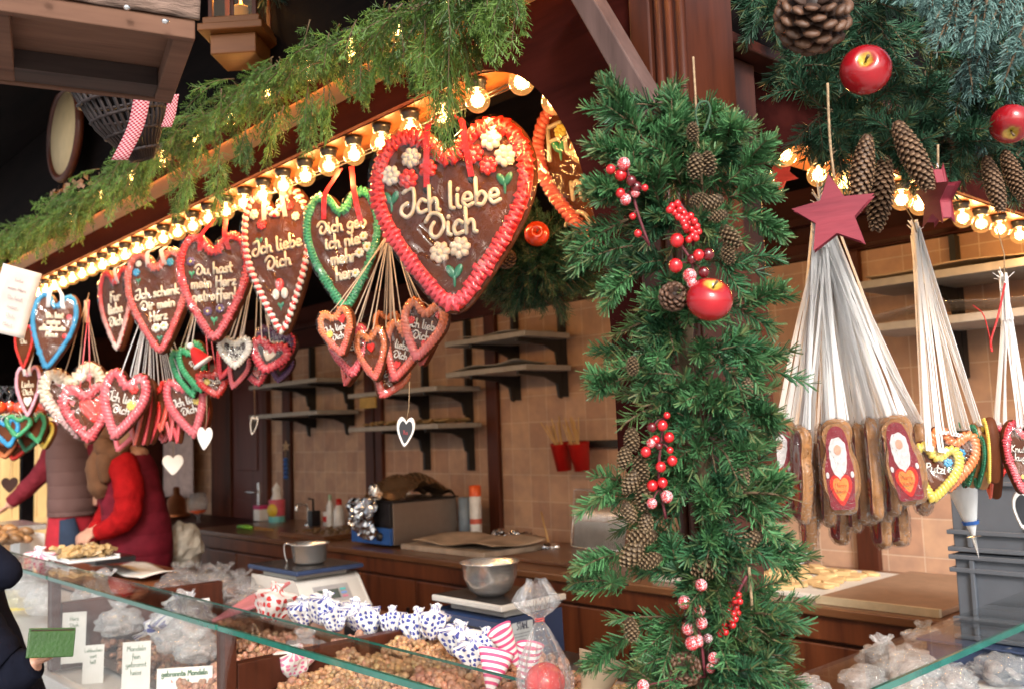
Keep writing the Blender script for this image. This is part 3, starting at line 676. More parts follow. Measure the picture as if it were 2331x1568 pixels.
ex = [((1470, 330), (1375, 190), .12), ((1450, 300), (1400, 160), .1), ((1500, 380), (1390, 260), .1), ((1520, 380), (1545, 215), .13), ((1480, 330), (1560, 260), .1), ((1650, 420), (1755, 320), .12),
      ((1650, 330), (1672, 265), .07), ((1660, 450), (1760, 400), .1), ((1440, 420), (1320, 405), .11), ((1440, 440), (1330, 440), .09), ((1430, 500), (1300, 560), .1), ((1440, 560), (1310, 600), .1), ((1690, 480), (1770, 520), .1),
      ((1430, 1250), (1310, 1290), .13), ((1430, 1330), (1310, 1310), .13), ((1700, 1250), (1825, 1270), .13), ((1700, 1420), (1800, 1470), .12), ((1440, 1440), (1340, 1500), .12), ((1700, 1100), (1795, 1090), .12), ((1420, 860), (1345, 880), .1), ((1690, 700), (1785, 640), .1), ((1450, 620), (1360, 650), .1), ((1440, 1100), (1330, 1130), .1),
      ((1680, 950), (1775, 940), .1), ((1450, 360), (1350, 330), .08), ((1550, 420), (1500, 300), .1), ((1600, 470), (1590, 330), .08), ((1470, 440), (1420, 330), .1), ((1500, 470), (1480, 350), .1)]
Be = np.array([at(*a, d=1.40) for a, b, l in ex]); De = np.array([at(*b, d=1.36) for a, b, l in ex])-Be
branches(fm, fs, Be, De, 5, .28, np.array([np.linalg.norm(d)*.9 for d in De]), m=80, **kw)
fm.build('foliage', M_FIR, fg, GO); fs.build('twigs', M_STEM, fg, GO)
cz = MB(); cz.tube([(GAX[0]+.012*math.sin(z*14), GAX[1]+.012*math.cos(z*14), z) for z in np.linspace(1.1, 2.0, 40)], .012, 8); cz.build('core_rope', M_STEM, fg, GO)
# --- round fir hanging behind the big heart
c0 = at(1225, 590, d=2.5); wt = thing('fir_ball', 'dark green fir bundle hanging inside the stall behind the big red heart', 'fir decoration', c0)
n = 120; dv = rng.normal(size=(n, 3)); dv[:, 2] = dv[:, 2]*.7-.2; dv /= np.linalg.norm(dv, axis=1)[:, None]
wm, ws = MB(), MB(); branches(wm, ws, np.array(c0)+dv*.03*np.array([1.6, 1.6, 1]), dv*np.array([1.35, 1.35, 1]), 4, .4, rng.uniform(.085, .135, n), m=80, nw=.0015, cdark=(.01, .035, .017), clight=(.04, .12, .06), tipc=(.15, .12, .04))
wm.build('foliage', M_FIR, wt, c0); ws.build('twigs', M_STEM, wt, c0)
# --- fir swag and blue spruce top right
SW = at(2060, 120, d=1.75); sw = thing('fir_swag', 'dark green fir swag under the eave at right, hung with cones, apples and stars', 'garland', SW)
pts = []
poly = [(1790, 60, 60), (1850, 150, 70), (1900, 220, 80), (1980, 120, 90), (2000, 250, 70), (2080, 200, 90), (2100, 290, 60), (2170, 250, 80), (2180, 330, 50), (2230, 350, 40), (2260, 230, 60), (2300, 300, 50), (2310, 380, 40), (2000, 30, 80), (1920, 60, 60), (1760, 10, 40), (2330, 180, 60), (1870, 290, 30), (1930, 310, 40), (2040, 330, 40)]
for cx_, cy_, r_ in poly:
    for k in range(7):
        pts.append(at(cx_+rng.normal()*r_*.5, cy_-20+rng.normal()*r_*.45, d=rng.uniform(1.62, 1.86)))
pts = np.array(pts); dd = rng.normal(size=(len(pts), 3))*.6+np.array([-.35, -.4, -.45])
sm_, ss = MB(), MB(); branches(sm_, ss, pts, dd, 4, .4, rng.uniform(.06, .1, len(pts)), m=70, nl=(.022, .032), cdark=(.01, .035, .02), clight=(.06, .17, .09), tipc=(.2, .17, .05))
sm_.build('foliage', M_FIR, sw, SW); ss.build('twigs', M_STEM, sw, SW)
SP = at(2220, 60, d=1.4); sp = thing('blue_spruce_branches', 'cut blue-green spruce branches with curved needles at the top right corner', 'spruce branches', SP)
spm, sps = MB(), MB(); prs = []
for a, b in (((2150, -60), (2080, 20)), ((2170, -40), (2120, 90)), ((2190, -60), (2160, 80)), ((2230, -40), (2205, 110)), ((2300, -60), (2280, 80)), ((2330, -40), (2320, 110)), ((2260, -70), (2240, 70)), ((2350, 20), (2300, 150)), ((2380, -20), (2345, 60)),
             ((2215, 60), (2190, 220)), ((2225, 130), (2235, 300)), ((2200, 150), (2180, 260)), ((2260, 60), (2215, 160)), ((2350, -80), (2290, 20)), ((2120, -80), (2100, 10)), ((2080, -60), (2050, 5)), ((2290, 100), (2262, 215)), ((2350, 120), (2310, 230)), ((2130, -60), (2140, 30))):
    dA = rng.uniform(1.35, 1.6) if a[1] < 50 else 1.62
    prs.append((np.array(at(*a, d=dA+.04)), np.array(at(*b, d=dA))))
Bq = np.array([a for a, b in prs]); Dq = np.array([b-a for a, b in prs]); Lq = np.linalg.norm(Dq, axis=1)
branches(spm, sps, Bq, Dq, 3, .3, Lq, m=95, nl=(.022, .032), nw=.0019, cdark=(.04, .1, .09), clight=(.2, .34, .31), curve=.9, ang=(55, 80), droop=.05, stemr=.002)
spm.build('needles', M_FIR, sp, SP); sps.build('twigs', M_STEM, sp, SP)
# --- dark pine at the top left behind the cedar
PN = at(800, 20, d=2.7); pn = thing('pine_branches', 'dark long-needled pine branches in the shade above the cedar garland', 'pine branches', PN)
pm, ps = MB(), MB(); B_ = np.array([at(rng.uniform(590, 1020), rng.uniform(-60, 60), d=rng.uniform(2.5, 2.8)) for k in range(60)])
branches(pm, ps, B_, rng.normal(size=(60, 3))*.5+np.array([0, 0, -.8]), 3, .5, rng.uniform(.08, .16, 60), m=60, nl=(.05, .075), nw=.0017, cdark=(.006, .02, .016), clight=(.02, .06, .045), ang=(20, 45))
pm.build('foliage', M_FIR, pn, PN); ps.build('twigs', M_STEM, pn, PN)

# --- cedar garland along the eave
def cedar(mb, sb, B, D, L, n1=8, n2=5, w=.0018, cd=(.028, .065, .012), cl=(.14, .25, .045), droop=.35):
    n = len(B); D, U, V = frames(D); g_ = np.array([0, 0, -1.])
    a = rng.uniform(0, math.pi, n); S = U*np.cos(a)[:, None]+V*np.sin(a)[:, None]
    t1 = np.linspace(.12, 1, n1); sg = np.array([-1, 1])
    for i in range(n):
        q = np.array([B[i]+(D[i]*s+g_*droop*s*s)*L[i] for s in np.linspace(0, 1, 5)]); sb.tube(q, [.002, .0016, .0012, .001, .0006], 4)
    P1 = B[:, None]+(D[:, None]*t1[None, :, None]+g_*droop*(t1**2)[None, :, None])*L[:, None, None]        # n, n1, 3
    T1 = D[:, None]+g_*(2*droop*t1)[None, :, None]; T1 /= np.linalg.norm(T1, axis=2)[..., None]
    P1 = np.repeat(P1[:, :, None], 2, 2); T1 = np.repeat(T1[:, :, None], 2, 2); Sx = S[:, None, None]*sg[None, None, :, None]+rng.normal(size=P1.shape)*.28
    D1 = T1*.78+Sx*.6+g_*.18; D1 /= np.linalg.norm(D1, axis=3)[..., None]
    L1 = (L[:, None, None]*.5*(1.15-.75*t1[None, :, None]))*rng.uniform(.7, 1.2, P1.shape[:3])
    k = rng.uniform(0, 1, (n, 1, 1))*.7+rng.uniform(0, 1, P1.shape[:3])*.3; c1 = np.array(cd)*(1-k[..., None])+np.array(cl)*k[..., None]
    mb.needles(P1.reshape(-1, 3), D1.reshape(-1, 3), L1.ravel(), w*1.2, c1.reshape(-1, 3)*2)
    t2 = np.linspace(.2, .97, n2); P2 = P1[..., None, :]+D1[..., None, :]*(L1[..., None]*t2)[..., None]
    P2 = np.repeat(P2[..., None, :], 2, -2); N = np.cross(D1, T1); N /= np.linalg.norm(N, axis=3)[..., None]+1e-9; W2 = np.cross(N, D1)
    D2 = D1[..., None, None, :]*.8+W2[..., None, None, :]*sg[:, None]*.6+rng.normal(size=P2.shape)*.22+g_*.12
    L2 = (L1[..., None]*(.5-.3*t2))[..., None]*rng.uniform(.7, 1.3, P2.shape[:-1]); L2 = np.clip(L2, .006, .022)
    c2 = np.broadcast_to(c1[..., None, None, :], P2.shape)*rng.uniform(.75, 1.3, P2.shape[:-1])[..., None]
    mb.needles(P2.reshape(-1, 3), D2.reshape(-1, 3), L2.ravel(), w, c2.reshape(-1, 3)*2)
ce = thing('cedar_garland', 'long drooping green cedar garland running down the eave of the left front', 'garland', (1.05, 3, 2.6)); CE = (1.05, 3, 2.6)
cm, cs = MB(), MB()
line = cr([at(*p, x=1.11) for p in ((-60, 565), (60, 524), (170, 464), (300, 382), (430, 290), (560, 203), (700, 126), (850, 58), (1000, -4), (1160, -74))], 8)
line = np.array(line); seg = np.linalg.norm(np.diff(line, axis=0), axis=1); cum = np.concatenate([[0], np.cumsum(seg)]); tot = cum[-1]
nC = 500; s_ = rng.uniform(0, 1, nC)**1.15; s_ = 1-s_ if False else s_; sl = (1-s_)*tot      # denser towards the near end
Bc = np.stack([np.interp(sl, cum, line[:, i]) for i in range(3)], 1)+rng.normal(size=(nC, 3))*np.array([.022, .03, .02])
Dc = rng.normal(size=(nC, 3))*np.array([.5, .4, .3])+np.array([-.1, .75, -.22]); Dc[::4] = rng.normal(size=(len(Dc[::4]), 3))*.4+np.array([-.1, .1, -.8])
cedar(cm, cs, Bc, Dc, rng.uniform(.055, .105, nC))
dr = [((1005, 30), (1010, 250), 1.5), ((1000, 60), (1000, 200), 1.5), ((960, 100), (945, 210), 1.5), ((1040, 20), (1050, 160), 1.5), ((1115, -20), (1118, 130), 1.5), ((1020, 80), (1015, 330), 1.52), ((900, 110), (880, 210), 1.6), ((1080, -10), (1085, 90), 1.5), ((760, 190), (750, 300), 1.8), ((700, 210), (690, 330), 1.9), ((820, 150), (815, 250), 1.7),
      ((560, 300), (540, 380), 2.1), ((505, 330), (497, 470), 2.2), ((420, 380), (400, 480), 2.4), ((640, 230), (600, 340), 2.0), ((860, 120), (850, 190), 1.6), ((1100, -30), (1100, 60), 1.5)]
Bd = np.array([at(*a, x=1.11) for a, b, c in dr]); Dd = np.array([at(*b, x=1.11) for a, b, c in dr])-Bd; Ld = np.linalg.norm(Dd, axis=1)
for rep in range(2): cedar(cm, cs, Bd+rng.normal(size=Bd.shape)*.012, Dd, Ld*rng.uniform(.75, 1, len(Ld)), n1=16, n2=5, droop=.1)
cm.build('foliage', M_FIR, ce, CE); cs.tube(line, .006, 6); cs.build('twigs', M_STEM, ce, CE)

# ---------------------------------------------------------------- cones, apples, berries
def cone_mesh(name, Lc, Rc, ns, kind, c_in, c_out):
    b = MB(); b.ell((0, 0, 0), (Rc*.55, Rc*.55, Lc*.47), np.array(c_in)*.5, None, 10, 8)
    for i in range(ns):
        s = (i+.5)/ns; a = i*2.39996; pr = (math.sin(math.pi*(.1+.84*s)))**.7
        r_ = Rc*pr; z = Lc*(.5-s); el = {'open': .15-1.1*(s-.45), 'long': -.95, 'small': -.6}[kind]
        sz = {'open': Rc*.42, 'long': Rc*.36, 'small': Rc*.42}[kind]*(.55+.6*pr)
        out = Vector((math.cos(a), math.sin(a), 0)); tz = (out*math.cos(el)+Vector((0, 0, 1))*math.sin(el)).normalized()
        if kind != 'open': el2 = el
        side = Vector((-math.sin(a), math.cos(a), 0)); nrm = tz.cross(side)
        Rm = Matrix((tz, side, nrm)).transposed()
        c = out*(r_*(.62 if kind == 'open' else .74))+Vector((0, 0, z)); k = rng.uniform(.75, 1.25)
        b.ell(c, (sz, sz*.72, sz*.17), np.array(c_in)*k, None, 8, 5, Rm)
        b.ell(c+tz*sz*.72, (sz*.36, sz*.56, sz*.2), np.array(c_out)*k, None, 7, 5, Rm)
    o = b.build(name, M_CONE); return o
cone_open = cone_mesh('pine_cone', .058, .034, 70, 'open', (.05, .022, .012), (.13, .062, .034))
cone_small = cone_mesh('fir_cone', .05, .0155, 64, 'small', (.085, .05, .024), (.24, .16, .085))
cone_long = cone_mesh('spruce_cone', .14, .0235, 150, 'long', (.1, .05, .025), (.26, .15, .08))
used = set()
def put_cone(src, p, tilt, scale, label, group, d, az=0):
    o = src if src.name not in used else src.copy()
    if src.name in used: C.objects.link(o)
    used.add(src.name)
    o.location = at(*p, d=d); o.scale = (scale,)*3
    o.rotation_euler = (R(rng.uniform(-20, 20) if az == 0 else az), R(tilt), face_cam(o.location)); return tag(o, label, 'cone', group)
GC = 'cones wired into the fir garland'
for src, p, tilt, sc, lab in ((cone_small, (1583, 378), 5, 1.05, 'small tan cone hanging left of its twin under the green cord loop'), (cone_small, (1612, 372), -4, 1.05, 'small tan cone hanging right of its twin under the green cord loop'),
    (cone_small, (1577, 300), 0, .8, 'small tan cone topmost on the garland cord'), (cone_small, (1622, 462), 70, .95, 'brown cone lying sideways right of the red berry bunch'), (cone_small, (1634, 492), 80, .8, 'greyish cone lying sideways, second in the chain right of the berries'),
    (cone_small, (1662, 540), -35, 1.1, 'plump beige cone slanting at right of the garland above the apple'), (cone_small, (1657, 580), -15, .85, 'small beige cone just under the slanting plump one'), (cone_small, (1590, 455), 60, .8, 'dark little cone touching the bright berry bunch'),
    (cone_open, (1533, 676), 60, .85, 'round open brown pine cone left of the big red apple'), (cone_small, (1438, 1000), 0, 1.0, 'dark cone topmost of the left cone chain'), (cone_small, (1422, 1040), 15, .95, 'pale knobbly cone second in the left cone chain'),
    (cone_small, (1458, 1065), -15, 1.05, 'dark cone beside the pale ones in the left chain'), (cone_small, (1437, 1095), 30, 1.05, 'pale knobbly cone in the middle of the left chain'), (cone_small, (1466, 1130), 5, 1.15, 'olive-brown cone hanging upright in the left chain'),
    (cone_small, (1432, 1165), -20, .9, 'dark brown cone low on the outside of the left chain'), (cone_small, (1470, 1190), 10, .95, 'small dark cone between the upright cone and the lowest pair'), (cone_small, (1462, 1222), 80, 1.2, 'large curled cone, upper of the lowest pair at left'),
    (cone_small, (1440, 1258), 40, 1.3, 'large tan cone, lower of the lowest pair at left'), (cone_small, (1480, 1275), 70, 1.0, 'brown cone tucked right of the lowest pair at left'), (cone_small, (1710, 1228), 60, 1.0, 'pale cone on its side beside a bare twig at right'),
    (cone_small, (1610, 1292), 70, 1.35, 'striped tan cone above the frosted berries'), (cone_small, (1582, 1350), 10, .9, 'tan cone half hidden behind the frosted berries'), (cone_open, (1560, 1522), 0, .95, 'open brown pine cone facing out near the foot of the garland'),
    (cone_small, (1437, 1432), -5, .95, 'small olive cone low at the left of the garland'), (cone_small, (1686, 1090), 20, 1.1, 'pale cone hidden in needles right of the post'), (cone_small, (1440, 832), 0, .8, 'little cone on the left edge at shelf height'), (cone_small, (1700, 880), 0, .8, 'little cone on the right edge beside the white ribbons')):
    put_cone(src, p, tilt, sc*.68, lab, GC, 1.335, 75 if src is cone_open else 0)
GD = 'large cones hanging from the fir swag'
for src, p, tilt, sc, d, lab in ((cone_open, (1850, 40), 20, 1.9, 1.5, 'very large open brown pine cone at the top of the swag'), (cone_long, (1962, 395), 12, 1.0, 1.55, 'long brown spruce cone beside the red star'), (cone_long, (2005, 440), 10, 1.12, 1.62, 'longest matt brown spruce cone behind the glossy pair'),
    (cone_long, (2078, 355), -20, 1.0, 1.5, 'glossy long spruce cone hanging left of the second red star'), (cone_long, (2262, 420), -10, .8, 1.6, 'shaded spruce cone at right above the bulbs'), (cone_long, (2308, 400), -14, .8, 1.62, 'shaded spruce cone nearest the right edge'),
    (cone_open, (2215, 318), 40, 1.1, 1.75, 'reddish open pine cone under the blue spruce'), (cone_open, (1152, 590), 30, .8, 2.33, 'dim pine cone on the fir bundle behind the big heart')):
    put_cone(src, p, tilt, sc*.86, lab, GD if d < 2 else None, d, 70 if src is cone_open else 0)
def applemat(name, hole):
    m = mat(name, (.36, .008, .014), .22, coat=.45, var=.3, scale=12); t = m.node_tree; L = t.links; p = t.nodes['Principled BSDF']
    old = p.inputs['Base Color'].links[0].from_socket
    tc = nd(t, 'ShaderNodeTexCoord'); sx = nd(t, 'ShaderNodeSeparateXYZ'); L.new(tc.outputs['Object'], sx.inputs[0])
    vm = nd(t, 'ShaderNodeCombineXYZ'); L.new(sx.outputs[0], vm.inputs[0]); L.new(sx.outputs[1], vm.inputs[1])
    ln = nd(t, 'ShaderNodeVectorMath', operation='LENGTH'); L.new(vm.outputs[0], ln.inputs[0])
    nz = nd(t, 'ShaderNodeTexNoise'); nz.inputs['Scale'].default_value = 90; L.new(tc.outputs['Object'], nz.inputs[0])
    a = nd(t, 'ShaderNodeMath', operation='MULTIPLY_ADD'); a.inputs[1].default_value = .012; L.new(nz.outputs[0], a.inputs[0]); L.new(ln.outputs['Value'], a.inputs[2])
    r = ramp(t, [(.0, (1, 1, 1)), (.014, (1, 1, 1)), (.02, (0, 0, 0))]); L.new(a.outputs[0], r.inputs[0])
    up = nd(t, 'ShaderNodeMath', operation='GREATER_THAN'); up.inputs[1].default_value = 0; L.new(sx.outputs[2], up.inputs[0])
    mu = nd(t, 'ShaderNodeMath', operation='MULTIPLY'); L.new(r.outputs[0], mu.inputs[0]); L.new(up.outputs[0], mu.inputs[1])
    mx = nd(t, 'ShaderNodeMix', data_type='RGBA'); L.new(mu.outputs[0], mx.inputs[0]); L.new(old, mx.inputs[6]); mx.inputs[7].default_value = (.6, .42, .06, 1)
    L.new(mx.outputs[2], p.inputs['Base Color']); return m
M_APPLE = applemat('apple_skin', .01); M_APPLE2 = mat('lacquered_orange_red_apple', (.75, .06, .015), .2, coat=.8, var=.3, scale=8)
def apple(p, r, d, tiltx, rollz, label, m=None):
    q = at(*p, d=d); t = thing('red_apple', label, 'apple', q, (R(tiltx), R(rollz), face_cam(q)))
    th = np.linspace(.02, math.pi-.02, 22); pr = []
    for a in th:
        rr = r*(1-.12*math.cos(a)**6)*math.sin(a)*1.03; z = r*.93*math.cos(a)-r*.34*math.exp(-(math.sin(a)/.28)**2)*(1 if math.cos(a) > 0 else -.7)
        pr.append((rr, z))
    b = MB(); b.lathe(pr, 28); b.build('apple_body', m or M_APPLE, t)
    b = MB(); b.tube([(0, 0, r*.5), (r*.03, 0, r*.8), (r*.12, 0, r*1.05)], [r*.05, r*.05, r*.07], 6); b.build('apple_stem', M_STEM, t); return t
apple((1615, 682), .0315, 1.31, 42, 20, 'large glossy red apple with yellow stem hollow on the fir garland')
apple((1970, 160), .039, 1.5, 78, 8, 'dark red apple with a yellow patch on the fir swag at top right')
apple((2300, 283), .032, 1.55, 140, 0, 'dark red apple near the right edge, yellow patch facing down')
apple((1222, 533), .031, 2.33, 86, 0, 'orange-red apple on the fir bundle behind the big heart', M_APPLE2)
def berries(label, pts, d, frost, stem, rr=(13, 16)):
    q0 = at(*pts[0][:2], d=d); t = thing('berry_spray', label, 'berries', q0, group='red berry sprays on the garland')
    sb = MB(); P = [at(x, y, d=d+.012) for x, y in stem]; sb.tube(cr(P, 4) if len(P) > 2 else P, .0022, 6)
    for x, y, r_, k in pts:
        p = at(x, y, d=d+jit(.008)); rad = r_*d/2143.5
        c = (1, 1, 1) if k == 0 else (.22, .3, .5) if k == 1 else (1, 1, 1)
        b = MB(); b.ell((0, 0, 0), (rad, rad, rad*1.05), c, None, 16, 11); o = b.build('berry', M_BERRYF if frost or k == 2 else M_BERRY, t); o.location = p-q0
        j = min(P, key=lambda s: (s-p).length); sb.tube([p, (p+j)/2+Vector((0, 0, .003)), j], .0012, 5)
    sb.build('berry_stem', M_STEMR, t, q0); return t
M_STEMR = mat('reddish_twig', (.13, .02, .03), .6)
def frostmat():
    m = mat('frosted_berry', (.6, .012, .02), .3, coat=.5, tint=True); t = m.node_tree; L = t.links; p = t.nodes['Principled BSDF']; old = p.inputs['Base Color'].links[0].from_socket
    tc = nd(t, 'ShaderNodeTexCoord'); ge = nd(t, 'ShaderNodeTexNoise'); ge.inputs['Scale'].default_value = 700; ge.inputs['Detail'].default_value = 2; L.new(tc.outputs['Object'], ge.inputs[0])
    g2 = nd(t, 'ShaderNodeTexNoise'); g2.inputs['Scale'].default_value = 60; L.new(tc.outputs['Object'], g2.inputs[0])
    sx = nd(t, 'ShaderNodeSeparateXYZ'); L.new(tc.outputs['Object'], sx.inputs[0]); up = nd(t, 'ShaderNodeMath', operation='MULTIPLY_ADD'); up.inputs[1].default_value = 9; up.inputs[2].default_value = -.02; L.new(sx.outputs[2], up.inputs[0])
    a = nd(t, 'ShaderNodeMath', operation='ADD'); L.new(ge.outputs[0], a.inputs[0]); L.new(up.outputs[0], a.inputs[1]); a2 = nd(t, 'ShaderNodeMath', operation='MULTIPLY_ADD'); a2.inputs[1].default_value = .5; L.new(g2.outputs[0], a2.inputs[0]); L.new(a.outputs[0], a2.inputs[2])
    r = ramp(t, [(.76, (0, 0, 0)), (.86, (1, 1, 1))]); L.new(a2.outputs[0], r.inputs[0]); mx = nd(t, 'ShaderNodeMix', data_type='RGBA'); L.new(r.outputs[0], mx.inputs[0]); L.new(old, mx.inputs[6]); mx.inputs[7].default_value = (.75, .68, .7, 1); L.new(mx.outputs[2], p.inputs['Base Color'])
    return m
M_BERRYF = frostmat()
berries('frost-dusted red berries high on the left of the garland', [(1420, 374, 15, 2), (1390, 386, 11, 0), (1413, 399, 14, 0), (1437, 412, 12, 1), (1448, 427, 14, 1), (1412, 440, 11, 0), (1424, 455, 13, 2), (1468, 428, 8, 0), (1446, 440, 11, 2), (1440, 493, 8, 0), (1452, 532, 9, 0)], 1.33, False, [(1425, 380), (1440, 430), (1450, 480), (1478, 560)])
berries('dense bright red berry bunch above the apple', [(1530+dx, 470+dy, 8.5, 0) for dx, dy in ((0, 0), (12, -6), (-6, 8), (6, 14), (18, 8), (26, 16), (14, 24), (32, 28), (42, 22), (26, 36), (40, 40), (50, 34), (56, 46), (44, 52), (34, 54), (52, 60), (60, 58), (46, 68), (38, 76), (30, 46), (22, 28), (54, 72))], 1.32, False, [(1545, 460), (1570, 500), (1578, 560)])
berries('mixed red and dark frosted berries just above the apple', [(1541, 548, 16, 0), (1590, 581, 13, 0), (1612, 580, 14, 1), (1538, 605, 16, 0), (1575, 590, 11, 1), (1570, 628, 16, 2), (1602, 620, 13, 1), (1575, 645, 12, 2)], 1.315, False, [(1552, 560), (1575, 600), (1580, 650)])
berries('long spray of frosted red berries in the middle of the garland', [(1518, 945, 8, 0), (1508, 968, 12, 0), (1484, 972, 11, 1), (1523, 995, 12, 0), (1482, 1008, 11, 2), (1470, 1028, 12, 0), (1492, 1000, 10, 0), (1530, 1048, 12, 0), (1504, 1062, 12, 0), (1525, 1024, 8, 0), (1485, 1105, 13, 0), (1508, 1098, 12, 0), (1518, 1130, 14, 2), (1484, 1145, 12, 2), (1500, 1015, 8, 1)], 1.32, False, [(1512, 950), (1504, 1010), (1500, 1060), (1502, 1110), (1516, 1180)])
berries('heavily frosted red berries low on the garland', [(1596, 1331, 14, 2), (1558, 1370, 15, 2), (1593, 1388, 13, 2), (1566, 1430, 14, 2), (1597, 1417, 14, 2), (1575, 1463, 16, 2), (1589, 1458, 14, 0), (1612, 1452, 10, 1), (1625, 1498, 14, 2), (1618, 1520, 11, 0), (1464, 1560, 14, 2)], 1.31, True, [(1600, 1335), (1580, 1400), (1595, 1450), (1605, 1540)])
berries('small scarlet berry bunch beside the dark leaf at the foot', [(1672+dx, 1360+dy, 7.5, 0) for dx, dy in ((10, -6), (0, 6), (12, 8), (-8, 16), (4, 22), (-14, 30), (-2, 36), (8, 34), (-18, 44), (-8, 50), (2, 48), (-24, 58), (-12, 64), (-30, 70), (-20, 78), (-34, 82), (-4, 62))], 1.31, False, [(1700, 1310), (1675, 1360), (1650, 1440)])
b = MB(); lp = [at(*p, d=1.33) for p in ((1612, 1525), (1650, 1548), (1695, 1545), (1735, 1515), (1700, 1512), (1660, 1518))]
def leaf(pts, nm, label):
    a = np.array(cr([at(*p, d=dd) for p, dd in pts], 6)); k = len(a); m = MB(); mid = (np.array([0, 0, 1.]))
    wv = np.sin(np.linspace(0.05, math.pi-.02, k))**.7*.013
    v = np.concatenate([a+mid*wv[:, None]+np.array([.004, .004, 0]), a, a-mid*wv[:, None]+np.array([.004, .004, 0])]); i = np.arange(k-1)
    f = np.concatenate([np.stack([i, i+1, i+1+k, i+k], 1), np.stack([i+k, i+1+k, i+1+2*k, i+2*k], 1)]); m.add(v, f)
    o = m.build(nm, mat('dark_leaf', (.03, .07, .045), .35, coat=.3)); s = o.modifiers.new('t', 'SOLIDIFY'); s.thickness = .0008; return tag(o, label, 'leaf')
leaf([((1615, 1540), 1.33), ((1660, 1528), 1.31), ((1700, 1525), 1.3), ((1738, 1508), 1.31)], 'holly_leaf', 'broad dark green leaf curling near the foot of the garland')
# cords on the garland
b = MB(); b.tube([at(*p, d=1.36) for p in ((1578, 130), (1583, 215), (1586, 300), (1596, 385), (1598, 420))], .0016, 6); tag(b.build('jute_cord', M_TWINE), 'jute cord running down the fluted post to the small cones', 'cord')
b = MB(); b.tube(cr([at(*p, d=1.35) for p in ((1590, 290), (1584, 262), (1590, 238), (1608, 232), (1617, 250), (1612, 275), (1602, 300))], 5), .0016, 6); tag(b.build('green_cord', mat('green_cord', (.04, .09, .05), .8)), 'loop of green cord above the small cones', 'cord')
b = MB(); b.tube([at(*p, d=1.33) for p in ((1705, 1290), (1712, 1380), (1708, 1440), (1703, 1500))], .0022, 6); tag(b.build('jute_cord', M_TWINE), 'frayed jute cord dangling low at the right of the garland', 'cord')
# ---------------------------------------------------------------- gingerbread hearts
_half = [(0, .35), (.045, .40), (.12, .462), (.23, .5), (.35, .478), (.445, .39), (.495, .26), (.49, .11), (.43, -.04), (.33, -.19), (.2, -.35), (.085, -.47), (.02, -.498)]
def heart_outline(w, h, n=3, k=1.0, notch=0):
    r_ = [(x, y-(notch if i < 2 else 0)) for i, (x, y) in enumerate(_half)]
    P = r_+[(-x, y) for x, y in r_[:0:-1]]
    p = cr(P[1:], n, True) if False else cr(P, n, True)
    return p*np.array([w, h])*k
def resample(p, n):
    q = np.vstack([p, p[:1]]); s = np.concatenate([[0], np.cumsum(np.linalg.norm(np.diff(q, axis=0), axis=1))]); u = np.linspace(0, s[-1], n, endpoint=False)
    return np.stack([np.interp(u, s, q[:, i]) for i in (0, 1)], 1), s[-1]
def inset(p, d):
    t = np.roll(p, -1, 0)-np.roll(p, 1, 0); t /= np.linalg.norm(t, axis=1)[:, None]+1e-9
    n_ = np.stack([-t[:, 1], t[:, 0]], 1)
    if ((p+n_*.001)**2).sum() > (p**2).sum(): n_ = -n_
    return p+n_*d
COLS = dict(red=(.8, .02, .01), pink=(.78, .1, .12), salmon=(.8, .15, .1), white=(.85, .78, .68), green=(.05, .36, .15), dgreen=(.02, .2, .1), blue=(.03, .33, .62), orange=(.85, .25, .08), yellow=(.85, .62, .1), hot=(.78, .06, .09), cream=(.8, .65, .48), rose=(.8, .17, .2), lpink=(.85, .42, .5), purple=(.12, .05, .16))
